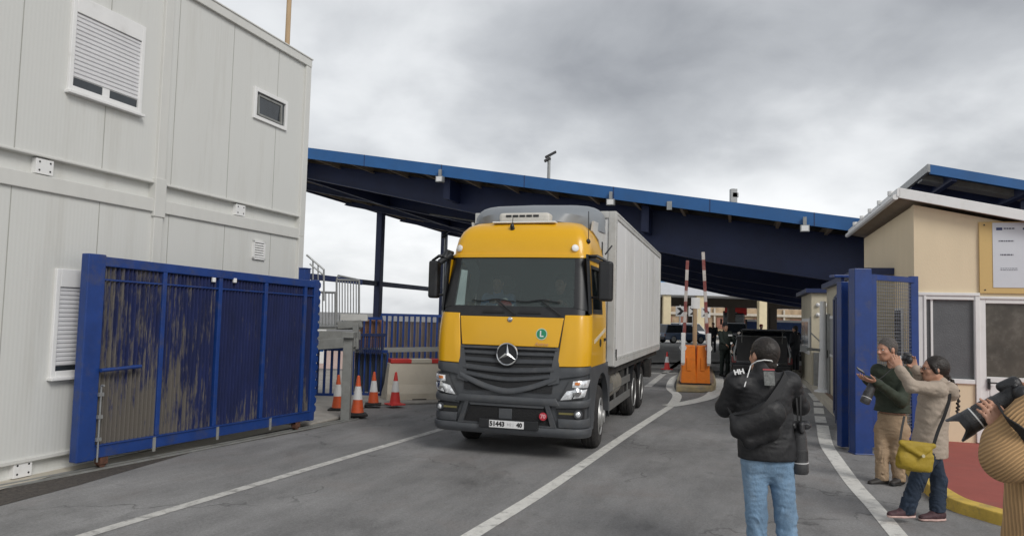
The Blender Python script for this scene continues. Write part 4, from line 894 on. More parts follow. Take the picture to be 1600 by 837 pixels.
# ================================================================= cars and far vehicles
carlamp = mat('smoked_lamp', (.14, .03, .03), .2, coat=.5)
def loftcar(name, label, px, py, Y, rz, L_, W_, H_, paint, prof, glassm, group=None, open_tail=False, cat='car'):
    q = g(px, py) if Y is None else (float(at(px, py, Y)[0]), Y, 0)
    t = thing(name, label, cat, q, rz, group); w = W_/2
    belt = H_*.56; m = MB()
    low = [(-L_/2+.05, .28), (-L_/2, .5), (-L_/2+.02, belt*.9), (-L_/2+.10, belt), (L_/2-.9, belt), (L_/2-.12, belt*.85), (L_/2, .55), (L_/2-.05, .28)]
    n = len(low); vs = []
    for x, k in ((-w, .96), (-w*.99, 1), (w*.99, 1), (w, .96)):
        pass
    secs = [(-w, .93), (-w+.06, 1.0), (w-.06, 1.0), (w, .93)]
    for x, k in secs: vs += [(x, y, .28+(z-.28)*k) for y, z in low]
    fs = [tuple(range(n))[::-1], tuple(range(3*n, 4*n))]
    for j in range(3): fs += [(j*n+i, j*n+(i+1) % n, (j+1)*n+(i+1) % n, (j+1)*n+i) for i in range(n)]
    m.add(vs, fs); fixn(obj('body', m, paint, t, bevel=.04, smooth=40))
    m = MB(); a = w-.10; b = w-.24; y0, y1, y2, y3 = -L_/2+.12, -L_/2+.35, L_/2-1.55, L_/2-.95
    y0, y1, y2, y3 = [prof*v for v in (y0, y1, y2, y3)] if False else (y0, y1, y2, y3)
    m.add([(-a, y0, belt-.01), (a, y0, belt-.01), (a, y3, belt-.01), (-a, y3, belt-.01), (-b, y1, H_-.05), (b, y1, H_-.05), (b, y2-.1, H_-.05), (-b, y2-.1, H_-.05)], [(0,1,5,4),(1,2,6,5),(2,3,7,6),(3,0,4,7)]); obj('windows', m, glassm, t)
    m = MB(); m.add([(-b-.02, y1-.03, H_-.06), (b+.02, y1-.03, H_-.06), (b+.02, y2-.07, H_-.06), (-b-.02, y2-.07, H_-.06), (-b+.06, y1+.06, H_), (b-.06, y1+.06, H_), (b-.06, y2-.2, H_), (-b+.06, y2-.2, H_)], [(0,3,2,1),(4,5,6,7),(0,1,5,4),(1,2,6,5),(2,3,7,6),(3,0,4,7)])
    for sx in (-1, 1):
        for (ya, yb_) in ((y0, y1), (y3, y2-.1)): m.bar((sx*a, ya, belt-.02), (sx*b, yb_, H_-.05), .07, .05)
        m.bar((sx*(a+.005), (y0+y3)/2, belt), (sx*(b+.01), (y0+y3)/2, H_-.05), .06, .04)
    obj('roof', m, paint, t, bevel=.02)
    for sx in (-1, 1):
        for y in (-L_/2+.78, L_/2-.85):
            wm = MB(); wm.lathe([(.19, .0), (.30, .02), (.335, .06), (.335, .18), (.30, .2), (.1, .2)], (sx*(w-.20), y, .335), (sx, 0, 0), 20); wo = obj('wheel', wm, M['rubber'], t, smooth=40)
            wm = MB(); wm.lathe([(.0, .19), (.20, .19), (.21, .205), (.19, .21), (.0, .2)], (sx*(w-.20), y, .335), (sx, 0, 0), 14); obj('rim', wm, M['galv'], wo, smooth=40)
        lm = MB(); lm.box(sx*w-.14 if sx > 0 else -w, w if sx > 0 else -w+.14, -L_/2-.015, -L_/2+.03, belt-.28, belt-.08); obj('tail_light', lm, carlamp, t, bevel=.01)
        lm = MB(); lm.box(sx*w-.30 if sx > 0 else -w+.05, w-.05 if sx > 0 else -w+.30, L_/2-.04, L_/2+.01, belt*.66, belt*.82); obj('headlight', lm, M['white'], t, bevel=.02)
    lm = MB(); lm.box(-.26, .26, -L_/2-.02, -L_/2, .62, .74); obj('number_plate', lm, M['white'], t)
    lm = MB(); lm.box(-w+.05, w-.05, -L_/2-.06, -L_/2+.02, .32, .5); lm.box(-w+.05, w-.05, L_/2-.02, L_/2+.06, .32, .5); obj('bumper', lm, M['black'], t, bevel=.03)
    if open_tail:
        lm = MB(); zt_ = H_-.02
        lm.add([(-.62, y1, zt_), (.62, y1, zt_), (.66, y1-1.05, zt_+.10), (-.66, y1-1.05, zt_+.10), (-.62, y1, zt_+.05), (.62, y1, zt_+.05), (.62, y1-1.05, zt_+.16), (-.62, y1-1.05, zt_+.16)], [(0,3,2,1),(4,5,6,7),(0,1,5,4),(1,2,6,5),(2,3,7,6),(3,0,4,7)]); obj('raised_tailgate', lm, paint, t, bevel=.03)
        lm = MB(); lm.box(-w+.16, w-.16, -L_/2-.012, -L_/2+.3, .62, H_-.12); obj('open_boot', lm, M['black'], t)
        lm = MB(); hb = H_-.10; lm.tube([(-w+.10, -L_/2-.02, .62), (-w+.07, -L_/2-.02, belt), (-w+.20, -L_/2+.06, hb), (w-.20, -L_/2+.06, hb), (w-.07, -L_/2-.02, belt), (w-.10, -L_/2-.02, .62)], .028, 8); obj('boot_highlight', lm, M['galv'], t)  # pale tube painting in the glossy highlights round the boot opening
        lm = MB(); lm.box(-w+.25, w-.25, -L_/2+.05, -L_/2+.25, .64, .92); obj('luggage', lm, M['greypanel'], t, bevel=.04)
        for sx in (-1, 1): lm = MB(); lm.tube([(sx*.6, y0, belt+.1), (sx*.6, y1-.5, zt_+.04)], .015, 6); obj('gas_strut', lm, M['greysteel'], t)
    return t
carblack = mat('black_car_paint', (.012, .013, .016), .22, coat=.6, var=.05); carw = mat('white_car_paint', (.62, .63, .64), .3, coat=.5, var=.03); carg = mat('silver_car_paint', (.35, .37, .40), .3, metal=.3, coat=.5, var=.03); carbl = mat('blue_car_paint', (.07, .12, .22), .3, coat=.5, var=.03)
loftcar('suv', 'black car with its tailgate raised, ahead of the photographer in black', 1184, 590, 25.5, -A17*.9, 4.5, 1.82, 1.50, carblack, 1, M['darkglass'], open_tail=True)
loftcar('car', 'silver car parked beyond the black car near the kiosk', 1222, 545, 38, -A17, 4.3, 1.75, 1.5, carg, 1, M['darkglass'])
loftcar('car', 'pale blue car seen behind the left barrier arm under the hall', 1065, 545, 60, -1.2, 4.2, 1.7, 1.5, carbl, 1, M['darkglass'])
loftcar('car', 'white car beside the cream column at the far left of the hall', 1078, 535, 68, -1.0, 4.3, 1.75, 1.6, carw, 1, M['darkglass'])
loftcar('suv', 'dark car queueing behind the dark van under the canopy', 1150, 560, 58, math.pi-A17, 4.5, 1.85, 1.75, carblack, 1, M['darkglass'])
# dark van/truck facing us
q = at(1146, 545, 80); v = thing('dark_van', 'tall dark lorry facing the camera far down the lane', 'lorry', (float(q[0]), 80, 0), -A17)
m = MB(); m.box(-1.1, 1.1, 0, 1.8, .45, 2.75); obj('cab', m, carblack, v, bevel=.12, seg=3); m = MB(); m.box(-1.15, 1.15, 2.0, 7.5, .8, 3.0); obj('cargo_box', m, mat('van_box_dark', (.07, .075, .075), .6), v, bevel=.03)
m = MB(); m.add([(-.95, -.03, 1.45), (.95, -.03, 1.45), (.9, .0, 2.3), (-.9, .0, 2.3)], [(0, 1, 2, 3)]); m.box(-.95, .95, -.03, .05, 1.45, 2.3); obj('windscreen', m, mat('van_glass', (.12, .14, .15), .1), v)
m = MB()
for i in range(4): m.box(-.75, .75, -.05, .0, .65+.17*i, .74+.17*i)
obj('grille', m, M['galv'], v)
for s in (-1, 1):
    m = MB(); m.box(s*.95-.13, s*.95+.13, -.04, .02, .7, .92); obj('headlight', m, M['white'], v, bevel=.03)
    m = MB(); m.box(s*1.3-.1, s*1.3+.1, .1, .2, 1.5, 2.1); m.bar((s*1.1, .15, 2.0), (s*1.25, .15, 2.0), .04, .04); obj('mirror', m, M['black'], v)
    for y in (.9, 6): m = MB(); m.lathe([(.2, 0), (.45, .03), (.47, .1), (.47, .24), (.2, .26)], (s*.85, y, .47), (s, 0, 0), 20); obj('wheel', m, M['rubber'], v, smooth=40)
# signs row behind the arms (black-on-white boards at the hall)
for k, (px, py, c, lb_) in enumerate(((1063, 486, 'arrow', 'white direction board with a black chevron, left of three under the hall'), (1083, 486, 'arrow', 'white direction board with a black chevron, middle of three under the hall'), (1103, 488, 'arrow', 'white direction board with a black chevron, right of three under the hall'))):
    p = at(px, py, 62); t = thing('sign', lb_, 'sign', (float(p[0]), 62, float(p[2])), 0); m = MB(); m.box(-.38, .38, 0, .05, -.42, .42); m.box(-.04, .04, .05, .12, -p[2], .5); obj('board', m, M['white'], t)
    m = MB(); m.ext([(-.3, -.01, -.3), (.0, -.01, -.3), (.3, -.01, 0), (.0, -.01, .3), (-.3, -.01, .3), (0, -.01, 0)], (0, .009, 0)); fixn(obj('chevron', m, M['black'], t))
# ================================================================= the yellow truck
AT = rad(16.5)
truck = thing('box_truck', 'yellow box truck with dark grey bumper and white cargo box driving out of the canopy', 'truck', (-.029, 9.79, 0), -AT)
yel = mat('yellow_truck_paint', (.72, .385, .006), .32, coat=.25, var=.035, vs=1.5, dirt=.18, dcol=(.45, .26, .04), ds=3, dlow=.52)
plas = mat('dark_grey_bumper', (.064, .069, .076), .48, var=.12, vs=4, dirt=.35, dcol=(.10, .095, .085), ds=4, bump=.06, bs=200, dlow=.5)
plas2 = mat('grille_grey', (.050, .054, .060), .42, var=.1, vs=6, dirt=.3, dcol=(.12, .11, .10), ds=6)
blk = mat('truck_black_trim', (.013, .014, .016), .42, var=.2, vs=7, dirt=.15, dcol=(.06, .055, .05), ds=6)
chrome = mat('chrome', (.62, .63, .64), .16, metal=1, var=.03)
boxw = mat('cargo_box_white', (.76, .76, .75), .42, var=.03, vs=.9, dirt=.3, dcol=(.36, .34, .29), ds=1.1, stretch=(1, 1, .35), dlow=.5)
boxf = mat('cargo_box_frame', (.50, .50, .48), .5, var=.07, dirt=.4, dcol=(.25, .22, .18), ds=4)
spo = mat('spoiler_grey', (.22, .24, .26), .42, var=.06, dirt=.25, dcol=(.2, .2, .19), ds=3)
lampm = mat('headlamp_clear', (.78, .80, .82), .16, metal=.35, var=.5, vs=22, coat=1)
alum = mat('wheel_rim_grey', (.42, .42, .41), .42, metal=.5, var=.2, vs=9, dirt=.5, dcol=(.12, .10, .08), ds=9)
wglass = glass('windscreen_glass', (.80, .86, .85), .68, .03, (.12, .14, .14))  # screen's grey base colour stands in for part of the sky reflection
sglass = glass('side_glass', (.88, .93, .91), .86, .03)
ZT = [(.28, .05, 1.02), (.36, .01, 1.04), (.9, .0, 1.05), (1.2, .02, 1.05), (1.45, .05, 1.05), (1.84, .10, 1.045), (1.98, .14, 1.04), (2.4, .25, 1.01), (2.66, .325, .99), (2.78, .345, .98), (2.92, .385, .955), (3.03, .45, .915), (3.11, .54, .86), (3.17, .68, .78), (3.21, .90, .64)]
def yw(z):
    z = min(max(z, ZT[0][0]), ZT[-1][0])
    for a, b in zip(ZT, ZT[1:]):
        if z <= b[0]+1e-9:
            t = (z-a[0])/(b[0]-a[0]); return a[1]+(b[1]-a[1])*t, a[2]+(b[2]-a[2])*t
RX, RY = .16, .22
ARC = 12; _th = [i*math.pi/2/ARC for i in range(ARC+1)]
def prof(z):
    yf, w = yw(z); xc = w-RX; pts = [(xc*i/8, yf+.045*(i/8)**2) for i in range(9)]
    pts += [(xc+RX*math.sin(t), yf+.045+RY*(1-math.cos(t))) for t in _th[1:]]; pts.append((w, 1.62)); return pts
def S(p, z, off=0.):
    sg = -1 if p < 0 else 1; p = abs(p); pts = prof(z); acc = 0
    for a, b in zip(pts, pts[1:]):
        l = math.hypot(b[0]-a[0], b[1]-a[1])
        if p <= acc+l or b is pts[-1]:
            t = (p-acc)/l; x = a[0]+(b[0]-a[0])*t; y = a[1]+(b[1]-a[1])*t; tx, ty = (b[0]-a[0])/l, (b[1]-a[1])/l
            return (sg*(x+ty*off), y-tx*off, z)
        acc += l
def PY(y, z):      # developed distance at which the side reaches depth y
    yf, w = yw(z); pts = prof(z)[:-1]; acc = sum(math.hypot(b[0]-a[0], b[1]-a[1]) for a, b in zip(pts, pts[1:]))
    return acc+(y-pts[-1][1])
def patch(m, c00, c10, c11, c01, off=0., th=.02, nu=10, nv=6, bulge=0, mi=0, side=0):
    def uvf(u, v):
        p = (c00[0]*(1-u)+c10[0]*u)*(1-v)+(c01[0]*(1-u)+c11[0]*u)*v; z = (c00[1]*(1-u)+c10[1]*u)*(1-v)+(c01[1]*(1-u)+c11[1]*u)*v; return p, z
    def fo(u, v):
        p, z = uvf(u, v); o_ = off+bulge*math.sin(math.pi*v)*min(1, math.sin(math.pi*u)*2+.2)
        if side: yf, w = yw(z); return (side*(w+o_), p, z)
        return S(p, z, o_)
    def fi(u, v):
        p, z = uvf(u, v)
        if side: yf, w = yw(z); return (side*(w+off-th), p, z)
        return S(p, z, off-th)
    m.shell(fo, fi, nu, nv, mi); return m
def P4(name, mm, *cs, parent=truck, bevel=0, smooth=35, **k):
    m = MB(); patch(m, *cs, **k); return fixn(obj(name, m, mm, parent, smooth=smooth, bevel=bevel))
# --- roof cap
m = MB(); rows = [2.66, 2.72, 2.78, 2.85, 2.92, 2.98, 3.03, 3.07, 3.11, 3.14, 3.17, 3.19, 3.21]; NU = 60; vs = []
for z in rows:
    pm = PY(1.55, z); vs += [S(pm*(2*i/NU-1), z) for i in range(NU+1)]
fs = [(j*(NU+1)+i, j*(NU+1)+i+1, (j+1)*(NU+1)+i+1, (j+1)*(NU+1)+i) for j in range(len(rows)-1) for i in range(NU)]
K = (len(rows)-1)*(NU+1); fs.append(tuple(K+i for i in range(NU+1)))
m.add(vs, fs); fixn(obj('cab_roof', m, yel, truck, smooth=50))
# visor-like lower lip of the roof
P4('roof_lip', yel, (-1.06, 2.645), (1.06, 2.645), (1.06, 2.70), (-1.06, 2.70), off=.022, th=.03, nu=40, nv=3, bevel=.006)
# back wall of the cab, inner floor
m = MB(); m.box(-.98, .98, 1.50, 1.55, .9, 2.98); m.box(-.95, .95, .25, 1.5, 1.38, 1.42); obj('cab_rear_wall', m, blk, truck)
m = MB(); m.box(-.9, .9, .36, .66, 1.42, 1.93); m.box(-.9, .9, .40, .60, 1.9, 1.97); dash = obj('dashboard', m, mat('dash_grey', (.07, .075, .08), .6), truck, bevel=.03)
m = MB(); a = Vector((.45, .78, 1.98)); ax = Vector((0, .8, .75)).normalized()
ring = [a+(Vector((1, 0, 0))*math.cos(t)+ax.cross(Vector((1, 0, 0)))*math.sin(t))*.20 for t in [i*2*math.pi/20 for i in range(21)]]; m.tube(ring, .016, 8); m.bar(ring[0], ring[10], .03, .02); obj('steering_wheel', m, blk, truck)
for sx in (-.47, .47):
    m = MB(); m.box(sx-.24, sx+.24, .85, 1.35, 1.42, 1.62); m.bar((sx, 1.32, 1.55), (sx, 1.44, 2.25), .46, .12, up=(0, 1, 0)); m.box(sx-.14, sx+.14, 1.36, 1.46, 2.27, 2.47); obj('seat', m, mat('seat_cloth%d' % int(sx*10), (.06, .065, .07), .9), truck, bevel=.04)
# --- windscreen and surround
WB, WT, WX = 1.975, 2.655, .87
P4('windscreen', wglass, (-WX, WB), (WX, WB), (WX-.025, WT), (-WX+.025, WT), off=.004, th=.006, nu=30, nv=6)
P4('cowl', blk, (-1.0, 1.835), (1.0, 1.835), (1.0, WB+.005), (-1.0, WB+.005), off=.0, th=.03, nu=34, nv=3)
for s in (-1, 1):
    P4('windscreen_pillar', blk, (s*(WX-.03), WB), (s*1.14, WB-.06), (s*1.10, WT+.02), (s*(WX-.06), WT+.02), off=.006, th=.05, nu=10, nv=6)
    P4('cowl_vent', mat('vent_black%d' % s, (.006, .006, .007), .6), (s*.25-.16, 1.885), (s*.25+.16, 1.885), (s*.25+.14, 1.915), (s*.25-.14, 1.915), off=.014, th=.02, nu=8, nv=2)
# sun shade hanging left of the screen
m = MB(); m.add([S(-.86, 2.63, -.03), S(-.62, 2.63, -.03), S(-.50, 2.42, -.03), S(-.56, 2.02, -.03), S(-.67, 2.02, -.03), S(-.65, 2.40, -.03), S(-.74, 2.52, -.03)], [(0, 1, 2, 3, 4, 5, 6)]); o = obj('side_sunshade', m, mat('shade_cloth', (.03, .033, .036), .8), truck); sm = o.modifiers.new('thick', 'SOLIDIFY'); sm.thickness = .015
# --- yellow front
P4('front_flap', yel, (-.665, 1.452), (.665, 1.452), (.72, 1.835), (-.72, 1.835), off=.010, th=.03, nu=26, nv=6, bulge=.012, bevel=.006)
for s in (-1, 1):
    P4('corner_deflector', yel, (s*.66, 1.205), (s*1.20, 1.22), (s*1.20, 1.88), (s*.735, 1.875), off=.016, th=.05, nu=16, nv=8, bulge=.018, bevel=.008)
    P4('deflector_seam', blk, (s*.645, 1.20), (s*.665, 1.20), (s*.735, 1.86), (s*.715, 1.86), off=.006, th=.02, nu=2, nv=6)
# --- dark base shell of front
P4('front_shell', plas, (-1.2, .36), (1.2, .36), (1.2, 1.84), (-1.2, 1.84), off=-.02, th=.03, nu=44, nv=16)
# --- grille
gr = P4('grille', mat('grille_mesh', (.014, .015, .017), .6, bump=1, bs=160), (-.60, .86), (.60, .86), (.655, 1.448), (-.655, 1.448), off=-.003, th=.02, nu=24, nv=8)
def smile(zc, h, xw, curve, off, mm, th=.04, nm='louvre', bul=.012):
    m = MB(); zf = lambda x: zc+curve*(abs(x)/.62)**1.6
    fo = lambda u, v: S((2*u-1)*xw, zf((2*u-1)*xw)+(v-.5)*h, off+bul*math.sin(math.pi*v)-.02*v)
    fi = lambda u, v: S((2*u-1)*xw, zf((2*u-1)*xw)+(v-.5)*h, off-th)
    m.shell(fo, fi, 36, 5); return fixn(obj(nm, m, mm, gr, smooth=40))
smile(1.425, .035, .655, .00, .022, plas2); smile(1.355, .05, .635, .008, .012, plas2); smile(1.255, .06, .62, .015, .014, plas2)
smile(1.135, .065, .62, .035, .022, plas2); smile(1.02, .055, .57, .07, .018, plas2)
smile(.865, .07, .66, .18, .028, plas, nm='grille_surround')
for s in (-1, 1):
    P4('grille_side', plas, (s*.55, .96), (s*.70, 1.0), (s*.68, 1.45), (s*.635, 1.45), off=.018, th=.03, nu=4, nv=8)
# --- emblem
c = Vector(S(0, 1.345, .065)); m = MB(); R_ = .140
ring = [c+Vector((math.cos(t), 0, math.sin(t)))*R_ for t in [i*2*math.pi/40 for i in range(41)]]; m.tube(ring, .0125, 8)
for k in range(3):
    t = math.pi/2+k*2*math.pi/3; d_ = Vector((math.cos(t), 0, math.sin(t))); e_ = Vector((-math.sin(t), 0, math.cos(t)))
    b0_ = c+e_*.028; b1 = c-e_*.028; tip = c+d_*R_; f_ = c+Vector((0, -.018, 0)); bk = c+Vector((0, .01, 0))
    m.add([b0_, b1, tip, f_, bk], [(0, 3, 2), (3, 1, 2), (1, 4, 2), (4, 0, 2)])
fixn(obj('star_emblem', m, chrome, truck, smooth=30)); m = MB(); m.lathe([(.0, 0), (.135, 0), (.135, .01), (0, .01)], c+Vector((0, .012, 0)), (0, 1, 0), 32); obj('emblem_disc', m, blk, truck)
c2_ = Vector(S(.0, 1.80, .02)); m = MB(); m.lathe([(.034, 0), (.034, .008), (.028, .012), (0, .012)], c2_, (0, -1, 0), 20); obj('round_badge', m, chrome, truck, smooth=40)
# --- L sticker, script badge
def on_front(x, z, off): return Vector(S(x, z, off))
c = on_front(.44, 1.62, .024); m = MB(); m.lathe([(.076, 0), (.076, .003), (0, .003)], c, (.0, -1, .1), 28); st = obj('round_sticker', m, mat('sticker_pale', (.5, .62, .5), .5), truck)
m = MB(); m.lathe([(.065, 0), (.065, .003), (0, .003)], c+Vector((0, -.002, 0)), (.0, -1, .1), 28); obj('green_disc', m, mat('sticker_green', (.02, .25, .12), .5), st)
obj('letter', text_mb('L', .11, c+Vector((0, -.0065, 0)), (1, 0, 0), (0, .1, 1), .001, bold=.003), M['white'], st)
obj('script_badge', text_mb('Actros', .065, on_front(.45, 1.49, .028), (1, .04, 0), (.2, .1, 1), .002), mat('badge_pale_red', (.55, .30, .16), .4), truck)
# --- bumper details
P4('bumper', plas, (-.72, .70), (.72, .70), (.66, .80), (-.66, .80), off=.035, th=.05, nu=24, nv=5, bulge=.015, bevel=.008)
P4('intake', mat('intake_black', (.008, .008, .009), .7, bump=1, bs=120), (-.60, .44), (.60, .44), (.50, .675), (-.50, .675), off=.002, th=.02, nu=20, nv=6)
P4('intake_bar', plas, (-.50, .665), (.50, .665), (.52, .70), (-.52, .70), off=.022, th=.03, nu=16, nv=2)
P4('tow_cover', plas, (-.10, .50), (.08, .50), (.08, .635), (-.10, .635), off=.015, th=.02, nu=4, nv=3, bevel=.006)
P4('lower_lip', plas, (-1.22, .30), (1.22, .30), (1.25, .425), (-1.25, .425), off=.042, th=.07, nu=44, nv=5, bulge=.012, bevel=.01)
P4('lip_ledge', plas2, (-.66, .425), (.66, .425), (.66, .445), (-.66, .445), off=.046, th=.05, nu=20, nv=2)
for s in (-1, 1):
    P4('bumper_rib', plas2, (s*.60, .42), (s*.68, .42), (s*.565, .74), (s*.505, .74), off=.036, th=.05, nu=4, nv=8, bevel=.006)
    P4('bumper_corner', plas, (s*.70, .52-.09), (s*1.20, .43), (s*1.22, .545), (s*.69, .545), off=.020, th=.04, nu=14, nv=4, bulge=.01, bevel=.006)
    P4('bumper_corner', plas, (s*.66, .675), (s*1.22, .70), (s*1.24, .80), (s*.63, .765), off=.022, th=.04, nu=14, nv=4, bulge=.012, bevel=.006)
    P4('bumper_cheek', plas, (s*.68, 1.05), (s*1.20, 1.13), (s*1.20, 1.215), (s*.67, 1.195), off=.012, th=.03, nu=14, nv=3, bulge=.008, bevel=.004)
    P4('fog_slot', blk, (s*.70, .55), (s*1.05, .55), (s*1.05, .67), (s*.66, .67), off=.004, th=.02, nu=10, nv=3)
    P4('fog_strip', mat('strip_olive%d' % s, (.16, .14, .05), .5), (s*.70, .60), (s*.90, .60), (s*.90, .625), (s*.70, .625), off=.010, th=.02, nu=4, nv=2)
    c = on_front(s*.945, .61, .022); nrm = Vector((s*.35, -1, 0)).normalized(); m = MB(); m.lathe([(.056, -.02), (.056, .012), (.044, .014), (.040, .004), (0, .0)], c, nrm, 20); fg = obj('fog_light', m, [plas2], truck, smooth=40); m = MB(); m.lathe([(.038, 0), (.03, .01), (0, .014)], c, nrm, 16); obj('lens', m, lampm, fg, smooth=60)
    # headlight: dark bowl, bright reflector pieces, clear cover
    hl = P4('headlight', mat('lamp_bowl%d' % s, (.05, .052, .055), .3), (s*.70, .765), (s*1.03, .815), (s*1.16, 1.065), (s*.84, 1.045), off=.016, th=.03, nu=12, nv=8, bulge=.01)
    m = MB(); patch(m, (s*.72, .785), (s*.86, .80), (s*.93, .93), (s*.80, .90), off=.030, th=.02, nu=6, nv=5, bulge=.012); patch(m, (s*.88, .81), (s*1.02, .835), (s*1.06, .93), (s*.94, .92), off=.030, th=.02, nu=6, nv=5, bulge=.012); patch(m, (s*.87, .95), (s*1.07, .95), (s*1.13, 1.05), (s*.88, 1.03), off=.028, th=.02, nu=6, nv=5, bulge=.01); fixn(obj('reflector', m, lampm, hl, smooth=30))
    m = MB(); patch(m, (s*.90, .985), (s*.95, .985), (s*.96, 1.02), (s*.91, 1.02), off=.045, th=.02, nu=3, nv=3); fixn(obj('indicator', m, mat('amber%d' % s, (.6, .20, .05), .3), hl))
    m = MB(); c = on_front(s*.93, .895, .035); m.lathe([(.05, 0), (.055, .01), (.035, .02), (0, .028)], c, (s*.5, -1, .1), 18); fixn(obj('projector', m, chrome, hl, smooth=50))
c = on_front(.50, .565, .03); m = MB(); m.lathe([(.052, 0), (.052, .004), (0, .004)], c, (0, -1, 0), 24); st = obj('red_round_sticker', m, mat('sticker_red', (.48, .03, .05), .5), truck)
obj('sticker_figure', text_mb('70', .07, c+Vector((0, -.006, 0)), (1, 0, 0), (0, 0, 1), .001, bold=.002), mat('sticker_pink', (.72, .4, .42), .5), st)
# --- number plate
m = MB(); m.box(-.35, .45, -.068, -.02, .385, .50); obj('plate_holder', m, blk, truck, bevel=.008)
m = MB(); m.box(-.205, .265, -.078, -.070, .395, .488); pl = obj('number_plate', m, mat('plate_white', (.74, .74, .74), .4, var=.04), truck, bevel=.003)
ink = mat('plate_ink', (.02, .02, .02), .5); gry = mat('plate_grey_ink', (.35, .35, .35), .5)
obj('plate_characters', text_mb('51443', .082, (-.095, -.0795, .441), (1, 0, 0), (0, 0, 1), .001, bold=.004), ink, pl); obj('plate_characters', text_mb('H2 |', .05, (.085, -.0795, .441), (1, 0, 0), (0, 0, 1), .001), gry, pl); obj('plate_characters', text_mb('40', .075, (.205, -.0795, .441), (1, 0, 0), (0, 0, 1), .001, bold=.004), ink, pl)
# --- wipers, antennas, marker lamps
for x0_, x1_ in ((.06, -.22), (.68, .35)):
    m = MB(); a = Vector(S(x0_, 1.87, .03)); b = Vector(S(x0_-.26, 2.05, .035)); cc = Vector(S(x0_-.62, 2.055, .03)); m.tube([a, b], .010, 6); m.tube([Vector(S(x0_-.26-.36+.0*i+.6*i/8, 2.055-.015*math.sin(i), .028)) for i in range(9)], .009, 6); obj('wiper', m, blk, truck)
for s, x in ((-1, -.86), (1, .80)):
    m = MB(); c = Vector(S(x, 2.78, .01)); m.lathe([(.048, -.01), (.048, .012), (.035, .02), (0, .022)], c, (s*.5, -1, .2), 16); obj('marker_lamp', m, M['white'], truck, smooth=50)
m = MB(); c = Vector(S(-.12, 3.08, .0)); m.tube([c+Vector((0, -.02, -.03)), c+Vector((0, -.05, .02)), c+Vector((0, -.03, .07))], [.035, .03, .008], 8); m.tube([c+Vector((0, -.03, .05)), c+Vector((0, -.02, .14))], .005, 5); obj('roof_horn', m, blk, truck, smooth=50)
m = MB(); c = Vector(S(1.0, 2.88, .0)); m.tube([c, c+Vector((.01, -.03, .02))], [.035, .025], 8); m.tube([c+Vector((.01, -.02, 0)), c+Vector((.0, .0, .42))], .006, 5); obj('antenna', m, blk, truck)
